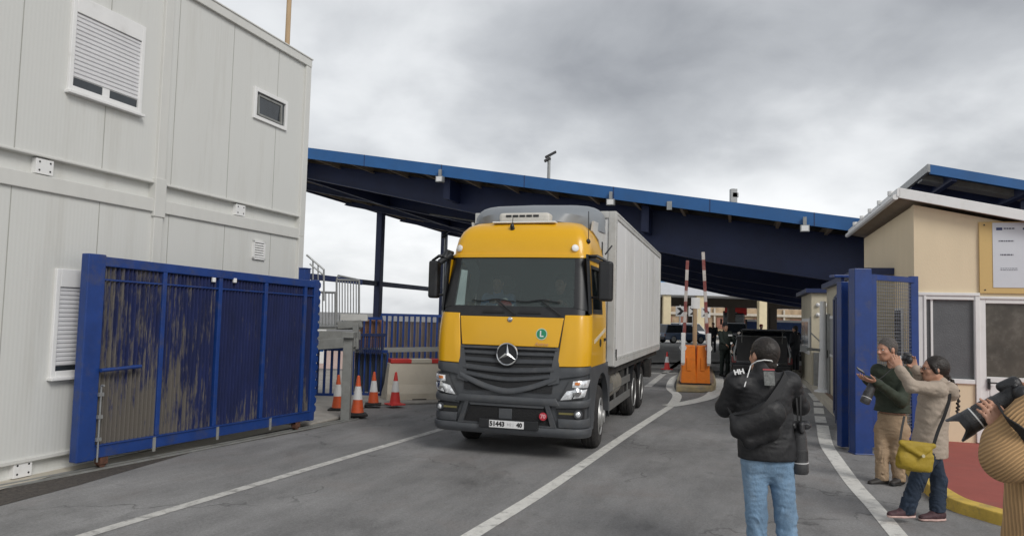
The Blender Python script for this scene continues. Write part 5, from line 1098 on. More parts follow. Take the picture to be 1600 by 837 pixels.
# --- sides
for s in (-1, 1):
    dl = [(.62, 1.18, 1.50, 1.93), (.62, 1.93, .70, 2.62), (1.36, 1.93, 1.50, 2.62)]
    m = MB(); y0, y1 = .36, 1.52
    for (ya, yb, za, zb) in ((y0, y1, 1.20, 1.92), (y0, .44, 1.92, 2.56), (1.20, y1, 1.92, 2.56), (y0, y1, 2.56, 2.62)):
        patch(m, (ya, za), (yb, za), (yb, zb), (ya, zb), off=.004, th=.03, nu=8, nv=5, side=s)
    dr = fixn(obj('door', m, yel, truck, smooth=30))
    m = MB(); patch(m, (.44, 1.93), (1.20, 1.93), (1.20, 2.56), (.44, 2.56), off=-.02, th=.006, nu=6, nv=4, side=s)
    fixn(obj('window', m, sglass, dr))
    m = MB()
    for (ya, yb, za, zb) in ((.44, .485, 1.92, 2.56), (1.155, 1.20, 1.92, 2.56), (.44, 1.2, 2.515, 2.56), (.44, 1.2, 1.90, 1.965)): patch(m, (ya, za), (yb, za), (yb, zb), (ya, zb), off=.008, th=.03, nu=4, nv=4, side=s)
    fixn(obj('window_seal', m, blk, dr))
    m = MB(); patch(m, (.24, 2.62), (1.53, 2.62), (1.53, 2.685), (.24, 2.685), off=.015, th=.03, nu=8, nv=2, side=s); patch(m, (.25, 1.9), (.36, 1.9), (.36, 2.64), (.28, 2.64), off=.010, th=.03, nu=3, nv=8, side=s); fixn(obj('door_surround', m, blk, truck))
    if s > 0:
        m = MB(); patch(m, (.55, 1.50), (1.45, 1.66), (1.45, 1.71), (.55, 1.55), off=.008, th=.01, nu=8, nv=2, side=s); fixn(obj('pale_tape', m, mat('tape_pale', (.62, .56, .42), .6, dirt=.6, dcol=(.7, .4, .05), ds=14), dr))
    m = MB(); m.lathe([(.055, 0), (.055, .01), (.04, .012), (0, .004)], (s*(1.052), 1.02, 1.50), (s, 0, 0), 16); obj('door_lock', m, blk, dr); m = MB(); m.box(s*1.05-.012, s*1.05+.02, 1.32, 1.44, 1.52, 1.56); obj('door_handle', m, blk, dr)
    # corner post
    # grey lower side: wheel arch
    m = MB(); N_ = 18; yc, zc, ra = 1.26, .46, .60; top = 1.20
    pts_in = [(yc-ra*math.cos(math.pi*i/N_), zc+ra*math.sin(math.pi*i/N_)*1.02) for i in range(N_+1)]
    vs = []
    for (y, z) in pts_in:
        yo = .40+(y-(yc-ra))/(2*ra)*(1.62-.40+.36); yo = min(max(yo, .36), 1.98)
        for xx in (s*1.05, s*.97): vs += [(xx, y, min(z, 1.14)), (xx, yo, top if z > zc+.05 else zc-.1)]
    fs = []
    for i in range(N_):
        a = 4*i; b = a+4; fs += [(a, a+1, b+1, b), (a+2, b+2, b+3, a+3), (a, b, b+2, a+2), (a+1, a+3, b+3, b+1)]
    fixn(m.add(vs, fs) and obj('wheel_arch', m, plas, truck, smooth=30))
    m = MB(); patch(m, (.30, .36), (.66, .36), (.68, 1.20), (.30, 1.20), off=.002, th=.05, nu=6, nv=6, side=s); fixn(obj('step_panel', m, plas, truck))
    m = MB(); m.box(min(s*.80, s*1.03), max(s*.80, s*1.03), .40, .60, .60, .64); m.box(min(s*.80, s*1.03), max(s*.80, s*1.03), .40, .60, .92, .96); obj('entry_step', m, blk, truck)
    m = MB(); m.box(min(s*.60, s*1.02), max(s*.60, s*1.02), 1.88, 1.91, .35, 1.12); obj('mud_flap', m, blk, truck)
    # mirrors
    mm_ = thing.__call__ if 0 else None
    x0_, x1_ = s*1.14, s*(1.28 if s < 0 else 1.32); m = MB(); m.box(min(x0_, x1_), max(x0_, x1_), .26, .42, 2.07, 2.60); mr = obj('mirror', m, blk, truck, bevel=.035, seg=3)
    m = MB(); m.box(min(x0_, x1_)+.03, max(x0_, x1_)-.03, .415, .425, 2.12, 2.55); obj('mirror_glass', m, chrome, mr)
    m = MB(); m.tube([(s*.98, .34, 2.66), (s*1.12, .26, 2.66), (s*1.24, .32, 2.60)], [.028, .024, .02], 8); obj('mirror_arm', m, blk, mr); m = MB(); m.tube([(s*1.0, .40, 2.12), (s*1.15, .36, 2.12)], .018, 8); obj('mirror_arm', m, blk, mr)
    if s < 0:
        m = MB(); m.tube([(-.93, .30, 2.70), (-.98, .20, 2.72), (-1.0, .16, 2.62)], [.03, .035, .055], 10); m.tube([(-.92, .22, 2.68), (-1.06, .14, 2.56)], .045, 10); obj('kerb_mirror', m, blk, truck, smooth=60)
    else: m = MB(); m.tube([(1.06, 1.3, 2.78), (1.12, 1.5, 2.92)], .012, 6); obj('grab_rod', m, blk, truck)
# light grey side fairing behind the cab roof
for s in (-1, 1):
    m = MB(); m.add([(s*.96, 1.3, 2.98), (s*.99, 1.62, 2.5), (s*.99, 1.70, 2.5), (s*.99, 1.70, 3.24), (s*.92, 1.1, 3.24), (s*.90, 1.1, 3.10)], [(0, 1, 2, 3, 4, 5)]); o = obj('side_fairing', m, boxf, truck); sm = o.modifiers.new('thick', 'SOLIDIFY'); sm.thickness = .03
# --- roof spoiler and cooling unit
m = MB(); secs = [(.72, 3.13, 3.20, .74), (.80, 3.13, 3.33, .86), (.95, 3.12, 3.43, .93), (1.2, 3.12, 3.50, .97), (1.5, 3.12, 3.54, .99), (1.72, 3.12, 3.54, .99)]
vs = []; n = 14
for y, z0, z1, w in secs:
    for i in range(n+1):
        a = math.pi*i/n; cx_ = math.copysign(abs(math.cos(a))**.35, math.cos(a)); sz = abs(math.sin(a))**.42
        yy = y+.35*(abs(cx_)**3)*(1-(y-.8)/.92); vs.append((-w*cx_, yy, z0+(z1-z0)*sz))
m.add(vs, [(j*(n+1)+i, j*(n+1)+i+1, (j+1)*(n+1)+i+1, (j+1)*(n+1)+i) for j in range(len(secs)-1) for i in range(n)]+[tuple(range(n+1)), tuple((len(secs)-1)*(n+1)+i for i in range(n+1))])
fixn(obj('roof_spoiler', m, spo, truck, smooth=35))
m = MB(); m.box(-.37, .37, .62, 1.0, 3.17, 3.31); ac = obj('cooling_unit', m, mat('cooling_unit_beige', (.56, .54, .49), .5, dirt=.3, dcol=(.3, .27, .22), ds=5), truck, bevel=.045, seg=3)
m = MB()
for i in range(5): m.box(-.26+i*.10, -.18+i*.10, .612, .63, 3.245, 3.275)
obj('vent_slots', m, blk, ac); m = MB(); m.box(-.45, .47, .57, .95, 3.155, 3.18); obj('unit_base', m, M['white'], ac, bevel=.01)
# --- cargo box
BX, Y0, Y1, Z0, Z1 = 1.12, 1.80, 9.35, 1.13, 3.47
m = MB(); m.box(-BX, BX, Y0, Y1, Z0+.05, Z1-.02); cb = obj('cargo_box', m, boxw, truck, bevel=.01)
m = MB()
for s in (-1, 1):
    xa, xb = sorted((s*(BX-.10), s*(BX+.018)))
    m.box(xa, xb, Y0-.02, Y0+.13, Z0, Z1+.01); m.box(xa, xb, Y1-.1, Y1+.02, Z0, Z1+.01); m.box(xa, xb, Y0+.13, Y1-.1, Z1-.10, Z1+.012); m.box(xa, xb, Y0+.13, Y1-.1, Z0-.02, Z0+.13)
    xa, xb = sorted((s*(BX+.002), s*(BX+.026))); m.box(xa, xb, Y0+.10, Y1-.1, Z1-.035, Z1-.015)
m.box(-BX+.1, BX-.1, Y0-.022, Y0+.1, Z1-.10, Z1+.011); m.box(-BX+.1, BX-.1, Y0-.022, Y0+.1, Z0, Z0+.1)
obj('box_frame', m, boxf, cb, bevel=.012)
m = MB()
for s in (-1, 1):
    for y in np.arange(Y0+1.2, Y1-.3, 1.22): m = MB(); m.box(min(s*BX, s*(BX+.003)), max(s*BX, s*(BX+.003)), float(y), float(y)+.012, Z0+.13, Z1-.1); obj('panel_joint', m, boxw, cb)
m = MB()
for z in np.arange(Z0+.2, Z1, .22):
    for s in (-1, 1): m.lathe([(.010, 0), (.006, .006), (0, .007)], (s*(BX+.018), Y0+.05, float(z)), (s, 0, 0), 6)
for y in np.arange(Y0+.2, Y1, .16): m.lathe([(.010, 0), (.006, .006), (0, .007)], (BX+.018, float(y), Z0+.09), (1, 0, 0), 6)
obj('rivets', m, M['greysteel'], cb)
m = MB()
for y in (Y0+.15, Y0+.15): m.box(BX-.02, BX+.03, y, y+.03, Z0+.08, Z0+.25)
obj('latch', m, blk, cb)
m = MB()
for s in (-1, 1):
    m.box(s*1.0-.05, s*1.0+.05, Y1+.01, Y1+.03, Z0+.2, Z1-.1)
m.box(-.02, .02, Y1+.01, Y1+.03, Z0+.1, Z1-.1); obj('rear_door', m, boxf, cb)
# --- chassis, tank, guards, wheels
ch = mat('chassis_black', (.028, .027, .026), .75, var=.3, vs=5, dirt=.6, dcol=(.09, .08, .065), ds=5)
m = MB()
for s in (-1, 1): m.box(s*.40-.05, s*.40+.05, .6, 9.1, .72, .98)
for y in (1.9, 3.4, 4.6, 5.9, 7.2, 8.8): m.box(-.4, .4, y, y+.1, .76, .94)
m.box(-1.0, 1.0, .7, 1.7, .98, 1.36); m.box(-.7, .7, .2, 1.8, .5, .95); m.box(-1.05, 1.05, Y0, Y1, Z0-.14, Z0-.021); obj('chassis', m, ch, truck)
for s in (-1, 1):
    m = MB(); m.tube([(s*.80, 2.45, .78), (s*.80, 3.35, .78)], .24, 20); tk = obj('fuel_tank' if s > 0 else 'air_tank', m, mat('tank_metal%d' % s, (.30, .28, .24), .5, metal=.3, dirt=.6, dcol=(.1, .085, .07), ds=5), truck, smooth=40)
    m = MB(); m.box(min(s*.62, s*1.0), max(s*.62, s*1.0), 3.5, 3.95, .5, 1.0); obj('battery_box', m, ch, truck, bevel=.02)
    m = MB()
    for z in (.42, .70): m.box(min(s*1.0, s*1.03), max(s*1.0, s*1.03), 2.0, 4.55, z, z+.13)
    for y in (2.05, 2.9, 3.9, 4.45): m.box(min(s*.97, s*1.0), max(s*.97, s*1.0), y, y+.06, .40, 1.05)
    obj('side_guard', m, mat('guard_grey%d' % s, (.14, .14, .135), .6, dirt=.5, dcol=(.09, .08, .065), ds=6), truck, bevel=.008)
def wheel(y, s, steer=0, dual=False, fr=True):
    R_ = .445; w = .25; e = thing.__call__ if 0 else None
    xo = s*1.03; nrm = Vector((s*math.cos(steer), s*math.sin(steer), 0)); ctr = Vector((s*(1.03-w/2), y, R_))
    st_ = ctr-nrm*(w/2); m = MB()
    prof_ = [(.25, .01), (R_-.055, -.0), (R_-.012, .03), (R_, .05), (R_, w-.05), (R_-.012, w-.03), (R_-.055, w), (.25, w-.01)]
    m.lathe(prof_, st_, nrm, 48, close=False)
    # tread grooves
    for k in range(3): m.lathe([(R_+.0015, .065+.045*k), (R_+.0045, .07+.045*k), (R_+.0045, .09+.045*k), (R_+.0015, .095+.045*k)], st_, nrm, 48)
    o = fixn(obj('wheel', m, M['rubber'], truck, smooth=35))
    m = MB()
    if fr: pr = [(.27, w-.015), (.262, w+.005), (.245, w-.01), (.235, w-.045), (.16, w-.02), (.15, w+.02), (.09, w+.035), (.085, w+.06), (0, w+.065)]
    else: pr = [(.27, w-.015), (.262, w+.005), (.245, w-.03), (.225, w-.13), (.15, w-.14), (.11, w-.13), (.10, w-.03), (.0, w-.02)]
    m.lathe(pr, st_, nrm, 32)
    t1 = nrm.cross(Vector((0, 0, 1))).normalized(); t2 = nrm.cross(t1)
    for k in range(10):
        a = k*math.pi/5; m.lathe([(.012, 0), (.012, .03), (0, .034)], st_+nrm*(w-.01 if fr else w-.135)+(t1*math.cos(a)+t2*math.sin(a))*.125, nrm, 6)
    fixn(obj('rim', m, alum, o, smooth=40))
    if dual: m = MB(); m.lathe(prof_, st_-nrm*(w+.04), nrm, 32); fixn(obj('inner_tyre', m, M['rubber'], o, smooth=35))
for s in (-1, 1):
    wheel(1.30, s, steer=.07); wheel(5.15, s, dual=True, fr=False); wheel(6.35, s, dual=True, fr=False)
    for y in (5.15, 6.35):
        m = MB(); rr = .52; pts_ = [(y-rr*math.cos(a), .47+rr*math.sin(a)) for a in [math.pi*(.12+.76*i/12) for i in range(13)]]
        x0_, x1_ = sorted((s*.75, s*1.05)); vs = []
        for (yy, zz) in pts_: vs += [(x0_, yy, min(zz, .985)), (x1_, yy, min(zz, .985))]
        m.add(vs, [(2*i, 2*i+1, 2*i+3, 2*i+2) for i in range(12)]); o = obj('mudguard', m, blk, truck); sm = o.modifiers.new('t', 'SOLIDIFY'); sm.thickness = .012
m = MB(); m.tube([(-.85, 1.30, .445), (.85, 1.30, .445)], .06, 10); m.tube([(-.85, 5.15, .445), (.85, 5.15, .445)], .08, 10); m.tube([(-.85, 6.35, .445), (.85, 6.35, .445)], .08, 10); obj('axle', m, ch, truck)
m = MB(); m.box(-.95, .95, 9.15, 9.25, .45, .6); obj('rear_underrun_bar', m, ch, truck); m = MB(); m.box(-.5, -.44, 9.1, 9.2, .5, 1.0); m.box(.44, .5, 9.1, 9.2, .5, 1.0); obj('underrun_bracket', m, ch, truck); m = MB(); m.box(.85, 1.08, 7.6, 7.9, .55, .95); obj('tool_box', m, ch, truck)
# ================================================================= people
skin1 = mat('skin', (.50, .27, .18), .5, var=.08, vs=14); skin2 = mat('skin_warm', (.46, .24, .16), .5, var=.1, vs=14)
hairdark = mat('dark_hair', (.018, .013, .010), .55, var=.5, vs=60, bump=.35, bs=120, stretch=(1, 1, .3)); hairgrey = mat('grey_hair', (.085, .075, .068), .6, var=.6, vs=70, bump=1, bs=120)
eyem = mat('eye', (.6, .6, .58), .2); irism = mat('iris', (.02, .014, .01), .2); lipm = mat('lip', (.35, .12, .09), .5)
def nrmz(v): v = np.array(v, float); return v/np.linalg.norm(v)
def frame(f, u=(0, 0, 1)):
    f = nrmz(f); r = nrmz(np.cross(f, u)); u2 = np.cross(r, f); return r, f, u2
def head_ops(Sd, c, f, u=(0, 0, 1), s=1., k=.02):
    """head of height .235*s centred at c"""
    r, f, u = frame(f, u); L = lambda x, y, z: c+s*(r*x+f*y+u*z); R = np.stack([r, f, u])
    Sd.ell(L(0, -.012, .028), np.array([.076, .096, .092])*s, R, k)          # cranium
    Sd.ell(L(0, .028, -.03), np.array([.060, .062, .082])*s, R, .03*s)       # face
    Sd.ell(L(0, .045, -.088), np.array([.032, .032, .026])*s, R, .03*s)      # chin
    for sx in (-1, 1):
        Sd.cap(L(sx*.050, .0, -.055), L(sx*.022, .055, -.090), .020*s, .018*s, .025*s)   # jaw
        Sd.ell(L(sx*.036, .062, -.022), np.array([.024, .020, .018])*s, R, .02*s)         # cheek
        Sd.ell(L(sx*.030, .090, .004), np.array([.016, .014, .011])*s, R, .012*s, 's')    # socket
        Sd.ell(L(sx*.079, -.005, -.005), np.array([.010, .020, .031])*s, R, .006*s)       # ear
        Sd.ell(L(sx*.0115, .099, -.030), np.array([.009, .010, .008])*s, R, .006*s)       # nostril wing
    Sd.cap(L(-.032, .080, .022), L(.032, .080, .022), .011*s, k=.015*s)                    # brow
    Sd.cap(L(0, .088, .010), L(0, .112, -.027), .008*s, .0125*s, .012*s)                   # nose
    Sd.cap(L(-.018, .084, -.055), L(.018, .084, -.055), .0075*s, k=.006*s); Sd.cap(L(-.015, .083, -.068), L(.015, .083, -.068), .0078*s, k=.006*s)
    return L, R
def hand_ops(Sd, w, d, n, thumb, curl=.5, s=1., spread=.10, k=.006):
    """w wrist, d direction of the hand, n palm normal (fingers curl toward it), thumb +1/-1 side along cross(d,n)"""
    d = nrmz(d); n = nrmz(n-np.dot(n, d)*d); x = np.cross(d, n)*thumb
    Sd.cap(w, w+d*.03*s, .027*s, .026*s, .02, (n, .75))
    for j, (o, ln, r) in enumerate(((.030, .075, .0088), (.010, .083, .0092), (-.010, .077, .0088), (-.029, .060, .0078))):
        b = w+s*(d*(.088-abs(o-.005)*.15)+x*o); Sd.cap(w+d*.025*s+x*o*.6*s, b, .0155*s, .0115*s, .012, (n, .9))
        a = curl*.55; dd = nrmz(d+x*o*spread*8); p = b
        for q, fr in enumerate((.44, .32, .24)):
            cd = dd*math.cos(a)+n*math.sin(a); p2 = p+cd*ln*fr*s*1.15; Sd.cap(p, p2, r*s*(1-.08*q), r*s*(.94-.08*q), k); p = p2; a += curl*(.95 if q == 0 else .7)
    b = w+s*(d*.028+x*.026+n*.006); td = nrmz(d*.75+x*.75+n*.35); p = b+td*.042*s; Sd.cap(b, p, .0155*s, .0115*s, .012); td2 = nrmz(d*.9+x*.25+n*(.2+.5*curl)); Sd.cap(p, p+td2*.032*s, .0108*s, .009*s, k); Sd.cap(p+td2*.032*s, p+td2*.055*s+n*.006, .009*s, .0078*s, k)
def person(name, label, base, J, fwd, bodyh=.008, clothh=.011, skin=skin1, jacket=None, trousers=None, hair=None, hairfn=None, girth=1., jlen=None, jfold=(.006, 14), tfold=(.006, 18), handL=None, handR=None, headf=None, headu=(0, 0, 1), hs=1., shoes=None, jname='jacket', tname='trousers', group=None, collar=True, sleeve=1.0, footdir=None, legr=1., cat='person', jpost=None, fs=1.0, squash=.66, jthick=0.):
    t = thing(name, label, cat, base, 0, group); t.location = base; bpy.context.view_layer.update()
    r, f, u = frame(fwd); J = {k: np.array(v, float) for k, v in J.items()}; hf = fwd if headf is None else headf
    B = SDF(bodyh); L, R = head_ops(B, J['head'], hf, headu, hs)
    B.cap(J['head']-L(0, 0, 0)+L(0, -.02, -.05), J['neck'], .052*hs, .058, .03)
    ch = J['chest']; pv = J['pelvis']
    B.cap(ch, pv, .15*girth, .14*girth, .05, (f, squash)); B.cap(J['neck'], ch, .06, .12*girth, .05)
    for s in 'LR':
        B.cap(ch+(J['sh'+s]-ch)*.3+u*.02, J['sh'+s], .06, .05, .04); B.cap(J['sh'+s], J['el'+s], .047, .038, .02); B.cap(J['el'+s], J['wr'+s], .038, .025, .02)
        B.cap(J['hp'+s], J['kn'+s], .075*legr, .05*legr, .03); B.cap(J['kn'+s], J['an'+s], .05*legr, .035, .02)
        fd = nrmz(footdir[s] if footdir else f); B.cap(J['an'+s]-u*.03, J['an'+s]-u*.055+fd*.12, .035, .028, .02)
    for s, h in (('L', handL), ('R', handR)):
        if h is None: h = dict(d=J['wr'+s]-J['el'+s], n=-u, thumb=1, curl=.5)
        hand_ops(B, J['wr'+s], np.array(h['d'], float), np.array(h['n'], float), h.get('thumb', 1), h.get('curl', .5))
    sobj('body', B, skin, t, smooth_it=1)
    for s in (-1, 1):
        m = MB(); c = L(s*.030, .078, .004); m.lathe([(0, -.011), (.008, -.008), (.011, 0), (.008, .008), (0, .011)], c-np.array(t.location), f, 10); e = obj('eye', m, eyem, t, smooth=180)
        m = MB(); c = L(s*.030, .088, .004); m.lathe([(.0052, 0), (.004, .002), (0, .003)], c-np.array(t.location), hf, 8); obj('iris', m, irism, e)
    # jacket
    if jacket:
        Jk = SDF(clothh); gj = girth
        zh = jlen if jlen is not None else pv[2]-.08
        hemc = np.array([pv[0], pv[1], zh-.04])
        Jk.cap(ch-u*.02, np.array([pv[0], pv[1], pv[2]+.02]), .185*gj+jthick, .185*gj+jthick, .06, (f, squash+.02)); Jk.cap(np.array([pv[0], pv[1], pv[2]+.02]), hemc, .188*gj+jthick, .198*gj+jthick, .05, (f, squash+.05))
        Jk.cap(ch+u*.10, J['neck']-u*.03, .12*gj, .07, .05, (f, .8))
        for s in 'LR':
            Jk.cap(ch+(J['sh'+s]-ch)*.2+u*.03, J['sh'+s]+u*.0, .085*gj, .078*gj, .05); Jk.cap(J['sh'+s], J['el'+s], .076*gj, .064*gj, .035); e2 = J['el'+s]+(J['wr'+s]-J['el'+s])*sleeve; Jk.cap(J['el'+s], e2, .062*gj, .046, .03)
        if collar: Jk.cap(J['neck']-u*.02, J['neck']+u*.035, .072, .070, .03)
        Jk.cut((0, 0, zh), (0, 0, -1))
        if jpost: jpost(Jk, J, r, f, u)
        w1_ = wob(jfold[0]*.55, jfold[1]*.42, 3); w2_ = wob(jfold[0]*.42, jfold[1], 8, (.7, .7, 1.4)); sobj(jname, Jk, jacket, t, lambda X, Y, Z: w1_(X, Y, Z)+w2_(X, Y, Z))
    if trousers:
        T = SDF(clothh)
        T.cap(pv+u*.10, pv-u*.03, .158*girth, .165*girth, .05, (f, .72))
        for s in 'LR':
            T.cap(J['hp'+s], J['kn'+s], .098*legr, .076*legr, .04); T.cap(J['kn'+s], J['an'+s]-u*.03, .076*legr, .062*fs, .03)
            T.cut(J['an'+s]-u*.055, (0, 0, -1)) if s == 'L' else None
        T.cut((0, 0, pv[2]+.13), (0, 0, 1))
        kz = (J['knL'][2]+J['knR'][2])/2
        def td(X, Y, Z):
            w1 = wob(tfold[0], tfold[1], 5, (.6, .6, 1.3))(X, Y, Z); low = np.exp(-((Z-(J['anL'][2]+.05))/.16)**2)+.6*np.exp(-((Z-kz)/.12)**2)
            return w1*.7+.009*low*np.sin(Z*62+14*np.sin(X*17+Y*11+Z*6)+5*np.sin(Y*31+Z*13))*(.6+.4*np.sin(X*40+Z*9))
        sobj(tname, T, trousers, t, td)
    if shoes:
        for s in 'LR':
            fd = nrmz(footdir[s] if footdir else f); a = J['an'+s]; m = SDF(.006); rr, ff, uu = frame(fd); zb = a[2]-.085
            P_ = lambda y, z: np.array([a[0], a[1], 0])+ff*y+np.array([0, 0, zb+z])
            m.cap(P_(-.045, .045), P_(.03, .05), .042, .044, .03, (uu, 1.1)); m.cap(P_(.03, .045), P_(.155, .028), .046, .036, .03, (uu, .8)); m.cap(P_(-.03, .07), P_(-.02, .10), .042, .045, .03)
            m.cut((0, 0, zb+.018), (0, 0, -1)); so_ = sobj('shoe', m, shoes[0], t, smooth_it=1)
            m = SDF(.006); m.cap(P_(-.045, .012), P_(.04, .012), .044, .043, .02, (uu, .5)); m.cap(P_(.04, .012), P_(.155, .014), .046, .038, .02, (uu, .5)); m.cut((0, 0, zb), (0, 0, -1)); m.cut((0, 0, zb+.022), (0, 0, 1)); sobj('sole', m, shoes[1], so_, smooth_it=1)
    if hair:
        Hh = SDF(.006); hairfn(Hh, L, R, hs); sobj('hair', Hh, hair, t, wob(.0035, 160, 9), smooth_it=0)
    return t, L, (r, f, u)
def shorthair(Hh, L, R, s):
    Hh.ell(L(0, -.020, .036), np.array([.084, .100, .094])*s, R, .01); Hh.cap(L(0, -.065, .0), L(0, -.070, -.050), .058*s, .045*s, .02, (R[1], .75))
    for sx in (-1, 1): Hh.cap(L(sx*.066, .025, .02), L(sx*.068, .018, -.015), .014*s, .009*s, .015); Hh.ell(L(sx*.085, .0, -.008), np.array([.022, .024, .034])*s, R, .004, 's')
    Hh.ell(L(0, .105, -.035), np.array([.085, .085, .092])*s, R, .012, 's')
def bunhair(Hh, L, R, s):
    Hh.ell(L(0, -.024, .034), np.array([.086, .104, .096])*s, R, .01); Hh.cap(L(0, -.075, .0), L(0, -.090, -.045), .055*s, .035*s, .02)
    for sx in (-1, 1): Hh.cap(L(sx*.064, .030, .04), L(sx*.074, .0, -.02), .020*s, .018*s, .02)
    Hh.ell(L(0, .108, -.035), np.array([.080, .085, .096])*s, R, .012, 's')
# --- camera with long lens
camblk = mat('camera_black', (.022, .022, .024), .36, var=.2, vs=14, bump=.3, bs=220); camrub = mat('camera_rubber', (.042, .042, .044), .42, var=.15, bump=.5, bs=150); lensgl = mat('lens_glass', (.02, .02, .035), .05, coat=1)
def dslr(name, label, loc, d, up, lens=.20, rl=.042, s=1., hood=True, group=None, strap=None):
    """camera: loc = mount point of lens on the body, d lens direction"""
    r, f, u = frame(d, up); loc = np.array(loc, float); t = thing(name, label, 'camera', tuple(loc), 0, group); O = lambda x, y, z: s*(r*x+f*y+u*z)
    Sb = SDF(.0045); Sb.cap(O(-.055, -.035, -.012), O(.050, -.035, -.012), .036*s, .036*s, .01, (f, .85)); Sb.cap(O(-.055, -.035, -.035), O(.050, -.035, -.035), .030*s, .030*s, .02, (f, .85)); Sb.cap(O(.062, -.018, -.050), O(.062, -.018, .012), .020*s, .018*s, .01); Sb.cap(O(0, -.045, .035), O(0, -.0, .046), .026*s, .020*s, .02); Sb.cap(O(0, -.02, -.005), O(0, .004, -.005), .036*s, .036*s, .01)
    for q in Sb.ops: pass
    Sb.ops = [(o[0], o[1]+loc, (o[2]+loc if o[0] == 'c' else o[2]), *o[3:]) for o in Sb.ops]; sobj('camera_body', Sb, camblk, t, smooth_it=1)
    m = MB(); m.lathe([(.009, 0), (.009, .008), (0, .009)], O(.045, -.03, .028), u, 12); obj('shutter_button', m, camblk, t); m = MB(); m.lathe([(.014, 0), (.014, .01), (0, .01)], O(-.045, -.035, .024), u, 14); obj('dial', m, camblk, t)
    m = MB(); L_ = lens; pr = [(.030, 0), (rl*.82, .012), (rl*.84, .05), (rl*.9, .052), (rl*.9, L_*.42), (rl*.95, L_*.43), (rl*.95, L_*.72), (rl, L_*.74), (rl, L_*.96), (rl*.9, L_), (rl*.6, L_-.004)]
    m.lathe([(a*s, b*s) for a, b in pr], O(0, 0, -.005), f, 32); le = obj('lens', m, camrub, t, smooth=35)
    m = MB(); 
    for k in range(28):
        a = k*2*math.pi/28; p = O(0, 0, -.005)+f*L_*.58*s+(r*math.cos(a)+u*math.sin(a))*rl*.95*s; q = (r*math.cos(a)+u*math.sin(a)); m.obox(p, q*.004*s, np.cross(q, f)*.005*s, f*L_*.22*s)
    obj('zoom_ring', m, camrub, le); m = MB(); m.lathe([(rl*.95*s, 0), (rl*1.015*s, .001), (rl*1.015*s, .006), (rl*.95*s, .007)], O(0, 0, -.005)+f*L_*.73*s, f, 28); obj('pale_ring', m, M['white'], le)
    m = MB(); m.lathe([(0, 0), (rl*.7*s, -.001), (rl*.8*s, .004)], O(0, 0, -.005)+f*(L_-.008)*s, f, 24); obj('front_glass', m, lensgl, le)
    if hood:
        m = MB(); vs = []; n = 64
        for j, (ra, fr) in enumerate(((rl*1.05, 0), (rl*1.10, 1), (rl*1.05, 1), (rl*1.0, 0))):
            for i in range(n):
                a = i*2*math.pi/n; ln = .062*(.68+.32*max(-1, min(1, -1.6*math.cos(2*a)))) if fr else 0; vs.append(O(0, L_*.93+ln, -.005)+(r*math.cos(a)+u*math.sin(a))*ra*s)
        m.add(vs, [(j*n+i, j*n+(i+1) % n, ((j+1) % 4)*n+(i+1) % n, ((j+1) % 4)*n+i) for j in range(4) for i in range(n)]); obj('lens_hood', m, camblk, le, smooth=40)
    return t
def V(px, py, Y): return at(px, py, Y)
# ---------------------------------------------------------------- photographer in black, back to us
Y1_ = 5.5
fab_bk = mat('black_jacket', (.012, .012, .0135), .62, var=.2, vs=9, bump=.35, bs=34, stretch=(1, 1, .6)); jean1 = mat('light_jeans', (.165, .265, .385), .85, var=.32, vs=5, bump=.5, bs=70, fine=.12, dirt=.45, dcol=(.34, .42, .49), ds=4, stretch=(1, 1, .6))
f1 = (.05, 1, 0)
J = dict(head=V(1193, 556, Y1_+.04), neck=V(1192, 582, Y1_), chest=V(1194, 618, Y1_), pelvis=V(1199, 706, Y1_), shL=V(1152, 598, Y1_), shR=V(1233, 598, Y1_+.02), elL=V(1133, 636, Y1_+.10), elR=V(1249, 634, Y1_+.13), wrL=V(1160, 606, Y1_+.36), wrR=V(1217, 604, Y1_+.37),
     hpL=V(1179, 722, Y1_), hpR=V(1219, 722, Y1_), knL=V(1182, 806, Y1_+.02), knR=V(1228, 806, Y1_+.0), anL=V(1184, 873, Y1_), anR=V(1232, 873, Y1_))
def jp1(Jk, J, r, f, u): pass
p1, L1, F1 = person('person', 'photographer in a black jacket and light blue jeans with his back to the camera', (float(J['pelvis'][0]), Y1_, 0), J, f1, bodyh=.009, clothh=.009, jacket=fab_bk, trousers=jean1, hair=hairdark, hairfn=shorthair, girth=1.06, jlen=float(V(1200, 716, Y1_)[2]), jfold=(.011, 42), tfold=(.008, 38), hs=1.12, shoes=(M['black'], M['black']), tname='jeans', legr=.97, fs=1.12, headf=(-.38, 1, .02),
    handL=dict(d=(.5, .8, .3), n=(.6, .2, -.2), thumb=1, curl=.9), handR=dict(d=(-.5, .8, .3), n=(-.6, .2, -.2), thumb=-1, curl=.9))
o = text_mb('HH', .050, (0, 0, 0), (1, 0, 0), (0, 0, 1), .006, bold=.0025); pc = V(1155, 581, 0+Y1_-.082)-np.array(p1.location)
def placed(mb, c, ax, ay):
    ax = nrmz(ax); ay = nrmz(ay); az = np.cross(ax, ay); mb.v = [tuple(c+ax*v[0]+ay*v[2]-az*v[1]) for v in mb.v]; return mb
obj('jacket_logo', placed(o, pc, (1, -.35, .22), (-.15, .45, .9)), M['white'], p1)
m = MB(); c = V(1202, 591, Y1_-.152)-np.array(p1.location); m.obox(c, (.078, 0, 0), (0, .006, .0), (0, .02, .10)); obj('jacket_patch', m, mat('patch_grey', (.12, .125, .12), .6, var=.5, vs=45), p1, bevel=.004)
m = MB(); c = V(1201, 577, Y1_-.128)-np.array(p1.location); m.obox(c, (.085, 0, 0), (0, .006, .0), (0, .004, .010)); obj('red_trim', m, mat('trim_red', (.25, .02, .03), .6), p1)
